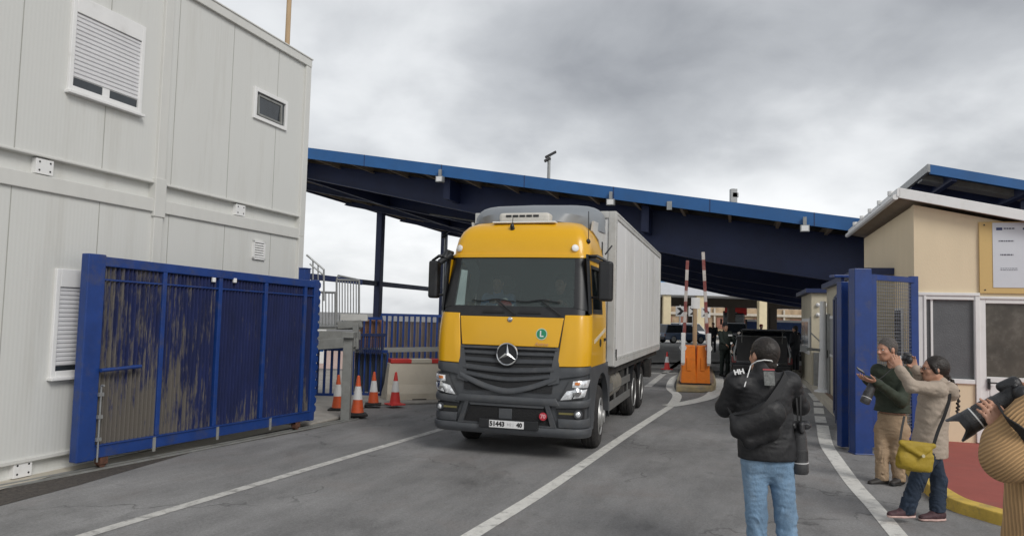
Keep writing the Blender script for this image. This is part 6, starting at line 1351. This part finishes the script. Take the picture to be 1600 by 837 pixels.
m = MB(); m.tube([V(1163, 604, Y1_-.10)*1-np.array(p1.location)]+[V(x, y, Y1_+dy)-np.array(p1.location) for x, y, dy in ((1166, 586, -.06), (1171, 573, -.02), (1180, 567, -.06), (1192, 564, -.095), (1206, 566, -.07), (1214, 573, -.02))][0:0]+[V(x, y, Y1_+dy)-np.array(p1.location) for x, y, dy in ((1173, 571, -.03), (1176, 568, -.045), (1183, 564, -.075), (1194, 562, -.09), (1205, 563, -.08), (1215, 570, -.03))][0:], .0045, 6); obj('white_cord', m, M['white'], p1)
# sling bag with strap
bg_ = thing('sling_bag', 'black sling bag worn low across the back of the photographer in black', 'bag', tuple(V(1185, 660, Y1_-.2)))
Sb = SDF(.009); a = V(1158, 668, Y1_-.17); b = V(1205, 646, Y1_-.19); Sb.cap(a, b, .085, .105, .04, ((0, 1, 0), .62)); Sb.cap(V(1150, 652, Y1_-.15), V(1170, 660, Y1_-.17), .05, .07, .03, ((0, 1, 0), .6)); Sb.cap(V(1170, 690, Y1_-.17), V(1205, 676, Y1_-.17), .05, .06, .03, ((0, 1, 0), .6))
sobj('bag_body', Sb, mat('bag_black', (.009, .009, .010), .55, var=.2, bump=.3, bs=40), bg_, wob(.006, 22, 4))
def strapmesh(pts, w, ref, t=.004):
    """flat strap; w = width direction vectors follow ref"""
    m = MB(); pts = [Vector(p)-Vector(ref) for p in pts]; return pts
def strap(name, pts, wdir, w, mm, parent, origin, t=.005):
    m = MB(); P_ = [Vector(tuple(p)) for p in pts]; out = []
    for i in range(len(P_)-1):
        a = P_[max(i-1, 0)]; b = P_[i]; c = P_[i+1]; d_ = P_[min(i+2, len(P_)-1)]
        for k in range(5): q = k/5; out.append(.5*((2*b)+(c-a)*q+(2*a-5*b+4*c-d_)*q*q+(3*b-a-3*c+d_)*q**3))
    out.append(P_[-1]); n = len(out); vs = []; W = Vector(wdir).normalized()
    for i, p in enumerate(out):
        tg = (out[min(i+1, n-1)]-out[max(i-1, 0)]).normalized(); ww = (W-tg*W.dot(tg)).normalized(); nn = ww.cross(tg)
        for a, b in ((-1, -1), (1, -1), (1, 1), (-1, 1)): vs.append(p-Vector(origin)+ww*a*w/2+nn*b*t/2)
    fs = [(0, 1, 2, 3), tuple((n-1)*4+k for k in (3, 2, 1, 0))]
    for i in range(n-1):
        for k in range(4): fs.append((i*4+k, i*4+(k+1) % 4, i*4+4+(k+1) % 4, i*4+4+k))
    m.add(vs, fs); return fixn(obj(name, m, mm, parent, smooth=40))
strapm = mat('strap_black', (.014, .014, .015), .7, var=.2)
strap('strap', [V(1140, 640, Y1_-.02), V(1150, 652, Y1_-.165), V(1190, 640, Y1_-.235), V(1214, 612, Y1_-.19), V(1228, 588, Y1_-.08), V(1226, 583, Y1_+.02)], (.6, 0, -.8), .05, strapm, bg_, bg_.location)
# camera hanging at his right hip
cp = V(1249, 672, Y1_-.04); d1 = dslr('camera', 'black camera with a long lens hanging lens-down beside the light blue jeans', tuple(cp), (.03, 0, -1), (0, -1, 0), lens=.31, rl=.058, s=1.0, hood=False)
strap('camera_strap', [V(1243, 610, Y1_+.0), V(1246, 640, Y1_-.02), V(1246, 660, Y1_-.01)], (1, 0, 0), .012, strapm, d1, d1.location); strap('camera_strap', [V(1251, 612, Y1_+.0), V(1251, 640, Y1_-.02), V(1252, 660, Y1_-.01)], (1, 0, 0), .012, strapm, d1, d1.location)
dslr('camera', 'dark camera held up hidden in front of the photographer in black', tuple(V(1189, 596, Y1_+.5)), (.05, 1, .02), (0, 0, 1), lens=.12, rl=.038, hood=False)
# ---------------------------------------------------------------- man in dark green jacket
Y2_ = 8.8
green = mat('dark_green_jacket', (.026, .036, .022), .75, var=.2, vs=7, bump=.4, bs=40); khaki = mat('khaki_trousers', (.33, .235, .15), .85, var=.14, vs=6, bump=.4, bs=60, fine=.08)
f2_v = nrmz((-.80, -.55, 0)); u3 = np.array([0, 0, 1.]); l2_v = np.cross(u3, f2_v)
ch = V(1396, 600, Y2_); pvx = V(1394, 663, Y2_); nk = V(1397, 568, Y2_)
J = dict(head=V(1387, 546, Y2_)+f2_v*.02, neck=nk, chest=ch, pelvis=pvx, shL=V(1397, 581, Y2_)+l2_v*.175, shR=V(1395, 581, Y2_)-l2_v*.175,
     elL=V(1408, 626, Y2_-.20), elR=V(1372, 610, Y2_+.12), wrL=V(1368, 596, Y2_-.34), wrR=V(1353, 592, Y2_-.1),
     hpL=V(1399, 672, Y2_)+l2_v*.08, hpR=V(1389, 672, Y2_)-l2_v*.08, knL=V(1401, 708, Y2_-.04), knR=V(1378, 708, Y2_+.03), anL=V(1405, 744, Y2_-.02), anR=V(1378, 745, Y2_+.02))
p2, L2, _ = person('person', 'grey-haired man in a dark green jacket and khaki trousers holding a phone', (float(ch[0]), Y2_, 0), J, f2_v, bodyh=.008, clothh=.0095, skin=skin2, jacket=green, trousers=khaki, hair=hairgrey, hairfn=shorthair, girth=1.03, jlen=float(V(1394, 643, Y2_)[2]), jfold=(.010, 40), tfold=(.009, 36), headf=(-.93, -.30, -.06), hs=1.14, shoes=(mat('dark_shoe', (.03, .026, .024), .6), M['black']), legr=.95, fs=1.15,
    footdir=dict(L=(-.75, -.55, 0), R=(-.95, -.25, 0)), handL=dict(d=(-.75, -.1, .12), n=(-.3, .3, 1.), thumb=-1, curl=.35), handR=dict(d=(-.6, -.6, .1), n=(0, 0, 1), thumb=1, curl=.5))
ph = V(1345, 579, Y2_-.36); t = thing('phone', 'small black phone held out by the man in the green jacket', 'phone', tuple(ph), 0)
m = MB(); m.obox((0, 0, 0), (.085, .02, -.045), (.0, .055, .03), (.005, -.006, .011)); obj('phone_body', m, camblk, t, bevel=.004); m = MB(); m.obox((-.002, 0.002, .012), (.075, .018, -.040), (.0, .048, .026), (.0005, -.0006, .0011)); obj('phone_screen', m, M['galv'], t)
dd2 = dslr('camera', 'black camera hanging lens-down at the belly of the man in the green jacket', tuple(V(1364, 598, Y2_-.28)), (-.45, -.1, -.9), (-.6, -.6, .2), lens=.24, rl=.052, s=1.05, hood=False)
strap('camera_strap', [V(1362, 600, Y2_-.25), V(1383, 585, Y2_-.17), V(1400, 568, Y2_-.08)], (0, -1, .3), .02, strapm, dd2, dd2.location)
# ---------------------------------------------------------------- woman in beige hooded jacket
Y3_ = 7.2
beige = mat('beige_jacket', (.37, .305, .245), .85, var=.07, vs=5, bump=.4, bs=50, fine=.05); jean2 = mat('dark_jeans', (.016, .028, .050), .85, var=.3, vs=6, bump=.4, bs=60, fine=.1)
f3 = nrmz((-.96, .28, 0)); l3 = np.cross(u3, f3)
ch = V(1459, 626, Y3_)
J = dict(head=V(1463, 577, Y3_)+f3*.02, neck=V(1468, 602, Y3_), chest=ch, pelvis=V(1452, 697, Y3_+.0), shL=V(1461, 606, Y3_)+l3*.145, shR=V(1460, 606, Y3_)-l3*.145,
     elL=V(1424, 603, Y3_-.16), elR=V(1444, 598, Y3_+.16), wrL=V(1406, 577, Y3_-.13), wrR=V(1430, 576, Y3_+.06),
     hpL=V(1449, 705, Y3_)+l3*.085, hpR=V(1456, 705, Y3_)-l3*.085, knL=V(1434, 748, Y3_-.13), knR=V(1467, 750, Y3_+.10), anL=V(1416, 793, Y3_-.10), anR=V(1464, 798, Y3_+.02))
def hood(Jk, J, r, f, u):
    Jk.cap(J['neck']-f*.07-u*.03+r*-.06, J['neck']-f*.08-u*.03+r*.06, .072, .072, .02); Jk.cap(J['neck']-f*.10-u*.075-r*.04, J['neck']-f*.115-u*.085+r*.04, .058, .058, .02)
    for s in (-1, 1): Jk.cap(J['neck']-f*.05-u*.01+r*.07*s, J['neck']+f*.04-u*.02+r*.055*s, .034, .026, .02)
p3, L3, _ = person('person', 'woman with a long braid in a beige hooded jacket photographing with raised arms', (float(ch[0]), Y3_, 0), J, f3, bodyh=.007, clothh=.0085, jacket=beige, trousers=jean2, hair=hairdark, hairfn=bunhair, girth=.90, jlen=float(V(1455, 712, Y3_)[2]), jfold=(.013, 40), tfold=(.008, 38), headf=(-.96, .22, .05), hs=1.06, jpost=hood, tname='jeans', legr=.93, fs=1.1, squash=.82,
    shoes=(mat('maroon_trainer', (.065, .03, .035), .7, var=.5, vs=30), mat('pink_sole', (.55, .38, .34), .6, var=.2, vs=20)), footdir=dict(L=(-.97, -.1, 0), R=(-.96, -.15, 0)), handL=dict(d=(-.15, .3, 1.), n=(.4, .9, -.1), thumb=1, curl=.55), handR=dict(d=(-.35, -.05, .9), n=(-.3, -.9, 0), thumb=-1, curl=.7))
m = MB()
bp__ = [(1481, 588), (1490, 598), (1496, 610), (1497, 622), (1497, 634), (1496, 642)]
for i in range(16):
    q = i/15*(len(bp__)-1); k = min(int(q), len(bp__)-2); fr = q-k; x = bp__[k][0]*(1-fr)+bp__[k+1][0]*fr; y = bp__[k][1]*(1-fr)+bp__[k+1][1]*fr
    c = V(x, y, Y3_-.02)-np.array(p3.location); s = (-1)**i; rr = .020*(1-.35*i/15)
    m.lathe([(0, -rr), (rr*.8, -rr*.7), (rr*1.05, 0), (rr*.8, rr*.7), (0, rr)], c+np.array([.006*s, 0, 0]), (s*.5, .2, 1), 10)
m.tube([V(1496, 642, Y3_-.02)-np.array(p3.location), V(1495, 650, Y3_-.02)-np.array(p3.location)], [.010, .003], 6); obj('braid', m, hairdark, p3, smooth=180)
# glasses
m = MB(); 
for sx in (-1, 1):
    c = L3(sx*.033, .100, .002); rr_ = nrmz(np.cross(J['head']*0+np.array([-.96, .22, 0]), u3)); ring = [c+(rr_*math.cos(a)*.024+u3*math.sin(a)*.018)-np.array(p3.location) for a in [k*2*math.pi/14 for k in range(15)]]; m.tube(ring, .0022, 5); m.tube([L3(sx*.058, .098, .006)-np.array(p3.location), L3(sx*.078, .0, .006)-np.array(p3.location)], .002, 5)
m.tube([L3(-.010, .104, .004)-np.array(p3.location), L3(.010, .104, .004)-np.array(p3.location)], .002, 5); obj('glasses', m, M['black'], p3)
dslr('camera', 'small black camera held up in both hands by the woman in beige', tuple(V(1414, 559, Y3_+.0)), (-.95, .25, .05), (0, 0, 1), lens=.06, rl=.030, s=.85, hood=False)
# mustard bag
must = mat('mustard_bag', (.34, .235, .018), .7, var=.10, vs=6, bump=.4, bs=40, dirt=.3, dcol=(.20, .15, .02), ds=6)
bo = V(1430, 712, Y3_-.30); bag = thing('shoulder_bag', 'mustard yellow shoulder bag hanging at the hip of the woman in beige', 'bag', tuple(bo))
Sb = SDF(.007); q = lambda x, y, dy=0: V(x, y, Y3_-.30+dy)
Sb.cap(q(1414, 694), q(1450, 700), .040, .040, .03, ((0, 1, 0), .75)); Sb.cap(q(1412, 708), q(1448, 714), .062, .062, .04, ((0, 1, 0), .75)); Sb.cap(q(1410, 722), q(1447, 728), .062, .062, .04, ((0, 1, 0), .8)); Sb.cap(q(1412, 716, -.035), q(1422, 722, -.04), .045, .045, .02, ((0, 1, 0), .6)); Sb.cut(tuple(q(1430, 686)), (.1, 0, 1))
sobj('bag_body', Sb, must, bag, wob(.006, 30, 2))
Sf = SDF(.006); Sf.cap(q(1408, 690, -.03), q(1458, 696, -.03), .022, .022, .02); Sf.cap(q(1408, 692, -.045), q(1436, 710, -.055), .018, .018, .02); Sf.cap(q(1458, 697, -.04), q(1438, 712, -.055), .018, .018, .02); Sf.cap(q(1420, 698, -.045), q(1447, 702, -.05), .028, .028, .03, ((0, 1, 0), .6)); sobj('bag_flap', Sf, must, bag, wob(.003, 30, 2)); m = MB(); m.lathe([(.016, 0), (.014, .004), (0, .004)], tuple(q(1443, 712, -.09)-bo), (0, -1, 0), 12); obj('clasp', m, mat('clasp_pale', (.5, .45, .3), .4), bag)
strap('strap', [q(1459, 694, .0), q(1466, 672, .02), q(1477, 645, .10), q(1484, 618, .16), q(1478, 602, .24), V(1466, 598, Y3_+.06)], (.7, -.3, .3), .028, strapm, bag, bo)
strap('strap', [q(1406, 690, .0), V(1409, 670, Y3_-.22), V(1413, 650, Y3_-.16)], (1, 0, 0), .02, strapm, bag, bo)
# ---------------------------------------------------------------- cropped photographer in ribbed sweater
Y4_ = 3.1
rib = mat('ribbed_sweater', (.46, .285, .135), .9, var=.10, vs=9, bump=.3, bs=160)
N, L_ = N2(rib); b = N['Principled BSDF']; tc = N.new('ShaderNodeTexCoord')
def dotn(v, ph=0): n = N.new('ShaderNodeVectorMath'); n.operation = 'DOT_PRODUCT'; L_.new(tc.outputs['Object'], n.inputs[0]); n.inputs[1].default_value = v; return n.outputs['Value']
sz_ = N.new('ShaderNodeSeparateXYZ'); L_.new(tc.outputs['Object'], sz_.inputs[0])
nz_ = N.new('ShaderNodeTexNoise'); nz_.inputs['Scale'].default_value = 7; L_.new(tc.outputs['Object'], nz_.inputs[0])
sl_ = mathn(N, L_, 'ADD', dotn((-.55, .36, .75)), mathn(N, L_, 'MULTIPLY', nz_.outputs[0], .03)); to_ = mathn(N, L_, 'ADD', dotn((.83, -.55, .05)), mathn(N, L_, 'MULTIPLY', nz_.outputs[0], .02))
sw_ = mathn(N, L_, 'GREATER_THAN', sz_.outputs[2], 1.235); mixf = N.new('ShaderNodeMix'); mixf.data_type = 'FLOAT'; L_.new(sw_, mixf.inputs[0]); L_.new(to_, mixf.inputs[2]); L_.new(sl_, mixf.inputs[3])
sn_ = mathn(N, L_, 'SINE', mathn(N, L_, 'MULTIPLY', mixf.outputs[0], 2*math.pi/.0125)); rib01 = mathn(N, L_, 'MULTIPLY_ADD', sn_, .5, .5)
bp2 = N.new('ShaderNodeBump'); bp2.inputs['Strength'].default_value = .8; bp2.inputs['Distance'].default_value = .005; L_.new(rib01, bp2.inputs['Height']); rr_ = N.new('ShaderNodeMapRange'); L_.new(rib01, rr_.inputs[0]); rr_.inputs[3].default_value = .72; rr_.inputs[4].default_value = 1.1; vm_ = N.new('ShaderNodeVectorMath'); vm_.operation = 'SCALE'; L_.new(b.inputs['Base Color'].links[0].from_socket, vm_.inputs[0]); L_.new(rr_.outputs[0], vm_.inputs['Scale']); L_.new(vm_.outputs[0], b.inputs['Base Color']); L_.new(bp2.outputs[0], b.inputs['Normal'])  # rib height also darkens the colour, painting shade into the knit grooves
f4 = nrmz((-.9, .42, 0)); l4 = np.cross(u3, f4)
J = dict(head=V(1652, 560, Y4_+.06), neck=V(1665, 610, Y4_+.05), chest=V(1668, 690, Y4_+.05), pelvis=V(1648, 850, Y4_+.05), shL=V(1634, 648, Y4_-.10), shR=V(1668, 640, Y4_+.22), elL=V(1572, 716, Y4_-.13), elR=V(1640, 730, Y4_+.36), wrL=V(1573, 684, Y4_-.085), wrR=V(1605, 622, Y4_+.16),
    hpL=V(1640, 880, Y4_-.03), hpR=V(1650, 880, Y4_+.13), knL=V(1630, 1040, Y4_-.03), knR=V(1650, 1040, Y4_+.13), anL=V(1635, 1160, Y4_-.03), anR=V(1655, 1160, Y4_+.13))
for k_, z_ in (('knL', .50), ('knR', .50), ('anL', .09), ('anR', .09)): J[k_][2] = z_
def slv(Jk, J, r, f, u):
    Jk.cap(J['shL']*.5+J['elL']*.5, J['elL'], .082, .074, .05); Jk.cap(J['elL'], J['elL']*.45+J['wrL']*.55, .076, .062, .04)
    Jk.cap(V(1578, 690, Y4_-.10), V(1625, 650, Y4_-.08), .085, .10, .05); Jk.cap(V(1605, 700, Y4_-.02), V(1650, 660, Y4_), .12, .14, .05); Jk.cap(V(1632, 742, Y4_-.05), V(1628, 860, Y4_-.05), .13, .14, .06)
p4, L4, _ = person('person', 'person in a tan ribbed sweater at the right edge aiming a long black lens', (float(J['chest'][0]), Y4_, 0), J, f4, bodyh=.007, clothh=.0075, jacket=rib, trousers=jean2, hair=hairdark, hairfn=bunhair, girth=.95, jlen=.80, jfold=(.010, 13), headf=f4, hs=.95, jname='sweater', jpost=slv, sleeve=1.0, handL=dict(d=(-.42, .12, .85), n=(-.1, .98, .2), thumb=-1, curl=.45), handR=dict(d=(-.6, -.2, .5), n=(-.6, -.5, 0), thumb=-1, curl=.8), shoes=(M['black'], M['black']))
a = V(1566, 628, Y4_+.02); b_ = V(1484, 676, Y4_+.10); dn = nrmz(b_-a)
d4 = dslr('camera', 'large black camera with hooded telephoto lens at the right edge', tuple(V(1578, 619, Y4_+.02)), dn, (.15, 0, 1), lens=.20, rl=.047, s=1.05)
strap('camera_strap', [V(1562, 634, Y4_-.06), V(1571, 652, Y4_-.14), V(1590, 668, Y4_-.20), V(1625, 690, Y4_-.22), V(1668, 650, Y4_-.16)], (-.5, 0, .8), .045, strapm, d4, d4.location)
# ---------------------------------------------------------------- people in the lane
navy = mat('navy_uniform', (.010, .012, .017), .75, var=.2); navy2 = mat('dark_green_uniform', (.010, .018, .014), .75, var=.2)
def stander(name, label, px, pyf, Y, h, fwd, jk, tr, hr=hairdark, cap=None, bodyh=.014, girth=1., grp=None, armfwd=.0):
    q = at(px, pyf, Y); x, y = q[0], Y; r, f, u = frame(fwd); s = h/1.75
    P_ = lambda a, b, c: np.array([x, y, 0])+(r*a+f*b)*s+u*c*s
    J = dict(head=P_(0, .02, 1.63), neck=P_(0, 0, 1.49), chest=P_(0, 0, 1.28), pelvis=P_(0, 0, .93), shL=P_(-.19, 0, 1.42), shR=P_(.19, 0, 1.42), elL=P_(-.26, .02+armfwd*.3, 1.14), elR=P_(.26, .02+armfwd*.3, 1.14), wrL=P_(-.16+.06*(1-armfwd), .12+armfwd*.25, .98+armfwd*.16), wrR=P_(.16-.06*(1-armfwd)*-1, .12+armfwd*.25, .98+armfwd*.16),
        hpL=P_(-.09, 0, .88), hpR=P_(.09, 0, .88), knL=P_(-.10, .03, .48), knR=P_(.10, -.0, .48), anL=P_(-.11, 0, .09), anR=P_(.11, -.02, .09))
    t, L, _ = person(name, label, (float(x), float(y), 0), J, fwd, bodyh=bodyh, clothh=.015, jacket=jk, trousers=tr, hair=hr, hairfn=shorthair, girth=girth*s, hs=s, shoes=(M['black'], M['black']), group=grp)
    if cap:
        c = L(0, -.01, .075)-np.array(t.location); m = MB(); m.lathe([(.092, -.02), (.096, .01), (.085, .05), (.05, .07), (0, .075)], c, u, 18); m.obox(c+np.array(f)*.11, np.array(r)*.13, np.array(f)*.08, u*.012); obj('cap', m, cap, t, smooth=50)
    return t, P_
pol, PP = stander('person', 'police officer in dark uniform standing right of the barrier island', 1132, 588, 25.0, 1.78, (.35, -.94, 0), navy2, navy2, cap=navy, armfwd=.6, girth=1.08)
m = MB(); m.obox(PP(-.10, .155, 1.36)-np.array(pol.location), (.14, 0, 0), (0, .02, 0), (0, 0, .06)); obj('pale_badge', m, M['white'], pol, bevel=.01)
stander('person', 'dark-clothed officer standing beside the kiosk window', 1243, 576, 27.5, 1.75, (-.6, .8, 0), navy, navy)
stander('person', 'person in a pale grey top and red cap beyond the black car', 1189, 551, 40, 1.72, (.2, -1, 0), mat('pale_grey_top', (.33, .36, .37), .8), navy, cap=M['red'], bodyh=.02)
stander('person', 'dark figure standing between the hall columns left of the police officer', 1114, 552, 44, 1.75, (-.5, -.8, 0), navy, navy, bodyh=.02)
# driver and passenger in the cab
TM = Matrix.Rotation(-AT, 4, 'Z'); TM.translation = Vector((-.029, 9.79, 0))
def tl(x, y, z): return np.array(TM @ Vector((x, y, z)))
def sitter(label, x, top, armx, dy=0, hr=hairdark):
    fw = np.array(TM.to_3x3() @ Vector((0, -1, 0)))
    J = dict(head=tl(x, .98, 2.32), neck=tl(x, 1.02, 2.17), chest=tl(x, 1.08, 1.98), pelvis=tl(x, 1.12, 1.68), shL=tl(x-.18, 1.04, 2.10), shR=tl(x+.18, 1.04, 2.10), elL=tl(x-.24+armx*.3, .90, 1.88), elR=tl(x+.24+armx*.3, .90, 1.88), wrL=tl(x-.15+armx, .72, 2.02), wrR=tl(x+.15+armx*.6, .72, 2.0), hpL=tl(x-.1, 1.08, 1.66), hpR=tl(x+.1, 1.08, 1.66), knL=tl(x-.13, .72, 1.68), knR=tl(x+.13, .72, 1.68), anL=tl(x-.13, .72, 1.48), anR=tl(x+.13, .72, 1.48))
    return person('person', label, tuple(tl(x, 1.1, 1.42)), J, fw, bodyh=.012, clothh=.012, jacket=top, trousers=jean2, hair=hr, hairfn=shorthair, girth=.92, jlen=float(J['pelvis'][2])-.04)
sitter('truck driver in a dark top behind the steering wheel', .47, navy, 0)
sitter('passenger in a blue top sitting on the far left seat of the truck cab', -.47, mat('blue_top', (.16, .30, .55), .8), .12)
t = thing('dashboard_figure', 'small red and white item standing on the truck dashboard', 'ornament', tuple(tl(-.17, .38, 1.975))); m = MB(); m.lathe([(.09, 0), (.10, .03), (.07, .07), (0, .09)], n=16); obj('red_part', m, M['red'], t, smooth=50); m = MB(); m.box(-.12, .12, -.02, .02, 0, .03); m.lathe([(.05, .08), (.03, .11), (0, .12)], n=12); obj('white_part', m, M['white'], t)
# ================================================================= camera, sky, light
cam = bpy.data.cameras.new('camera'); co = bpy.data.objects.new('camera', cam); COL.objects.link(co); sc.camera = co
cam.sensor_fit = 'HORIZONTAL'; cam.sensor_width = 36; cam.lens = 36*FPX/1600; cam.clip_end = 5000; cam.clip_start = .05
Mx = Matrix(((RR[0], UU[0], -FF[0], 0), (RR[1], UU[1], -FF[1], 0), (RR[2], UU[2], -FF[2], HC), (0, 0, 0, 1))); co.matrix_world = Mx
SUN_EL, SUN_AZ = rad(38), rad(148)     # azimuth from +Y clockwise: behind and slightly left of the camera
w = bpy.data.worlds.new('World'); sc.world = w; w.use_nodes = True; N, L = w.node_tree.nodes, w.node_tree.links
bg = N['Background']; tc = N.new('ShaderNodeTexCoord'); sky = N.new('ShaderNodeTexSky'); sky.sky_type = 'NISHITA'; sky.sun_disc = False; sky.sun_elevation = SUN_EL; sky.sun_rotation = SUN_AZ; sky.dust_density = 3
sep = N.new('ShaderNodeSeparateXYZ'); L.new(tc.outputs['Generated'], sep.inputs[0])
z = mathn(N, L, 'MAXIMUM', sep.outputs[2], 0.0); zz = mathn(N, L, 'ADD', z, .38)
cmb = N.new('ShaderNodeCombineXYZ'); L.new(mathn(N, L, 'DIVIDE', sep.outputs[0], zz), cmb.inputs[0]); L.new(mathn(N, L, 'DIVIDE', sep.outputs[1], zz), cmb.inputs[1])
def cn(scale, det, ro, dist, off=(0, 0, 0)):
    mp = N.new('ShaderNodeMapping'); mp.inputs['Location'].default_value = off; L.new(cmb.outputs[0], mp.inputs[0]); n = N.new('ShaderNodeTexNoise'); n.inputs['Scale'].default_value = scale; n.inputs['Detail'].default_value = det; n.inputs['Roughness'].default_value = ro; n.inputs['Distortion'].default_value = dist; L.new(mp.outputs[0], n.inputs[0]); return n.outputs[0]
def blob(px, py, r, k):     # a soft bank of cloud in one direction of the sky
    d = ray(px, py); d = d/np.linalg.norm(d); v = N.new('ShaderNodeVectorMath'); v.operation = 'DISTANCE'; L.new(tc.outputs['Generated'], v.inputs[0]); v.inputs[1].default_value = tuple(float(c) for c in d)
    m_ = N.new('ShaderNodeMapRange'); m_.interpolation_type = 'SMOOTHERSTEP'; L.new(v.outputs['Value'], m_.inputs[0]); m_.inputs[1].default_value = 0; m_.inputs[2].default_value = r; m_.inputs[3].default_value = k; m_.inputs[4].default_value = 0; return m_.outputs[0]
a = cn(1.5, 4, .48, .25, (3.1, 1.7, 0)); b = cn(4.6, 6, .56, .2, (7, 2, 0))
t = mathn(N, L, 'ADD', mathn(N, L, 'MULTIPLY', a, .62), mathn(N, L, 'MULTIPLY', b, .22)); t = mathn(N, L, 'ADD', t, .125)
for q in ((980, 120, .30, -.09), (1180, 130, .28, -.07), (1500, 60, .34, -.07), (640, 60, .36, .07), (1130, 250, .26, .04), (820, 10, .2, -.03), (1250, -20, .2, .04)): t = mathn(N, L, 'ADD', t, blob(*q))
t = mathn(N, L, 'ADD', t, mathn(N, L, 'MULTIPLY', mathn(N, L, 'SUBTRACT', .34, z), .34))
cr = N.new('ShaderNodeValToRGB'); L.new(t, cr.inputs[0]); e = cr.color_ramp.elements; e[0].position = .36; e[0].color = (.285, .297, .318, 1); e[1].position = .72; e[1].color = (.80, .81, .82, 1)
q = e.new(.50); q.color = (.45, .465, .485, 1); q = e.new(.60); q.color = (.64, .655, .67, 1)
mx = N.new('ShaderNodeMix'); mx.data_type = 'RGBA'; mx.inputs['Factor'].default_value = .06
sk = N.new('ShaderNodeVectorMath'); sk.operation = 'SCALE'; sk.inputs['Scale'].default_value = .10; L.new(sky.outputs[0], sk.inputs[0])
L.new(cr.outputs[0], mx.inputs[6]); L.new(sk.outputs[0], mx.inputs[7]); L.new(mx.outputs[2], bg.inputs[0]); bg.inputs[1].default_value = 1.0
sun = bpy.data.lights.new('sun', 'SUN'); sun.energy = 1.5; sun.angle = rad(25); sun.color = (1, .97, .93); so = bpy.data.objects.new('sun', sun); COL.objects.link(so)
sd = Vector((math.sin(SUN_AZ)*math.cos(SUN_EL), math.cos(SUN_AZ)*math.cos(SUN_EL), math.sin(SUN_EL))); so.rotation_euler = sd.to_track_quat('Z', 'Y').to_euler()
sc.view_settings.view_transform = 'Standard'; sc.view_settings.look = 'None'; sc.view_settings.exposure = 0.35; sc.view_settings.gamma = 1
sc.render.engine = 'CYCLES'; sc.cycles.max_bounces = 6
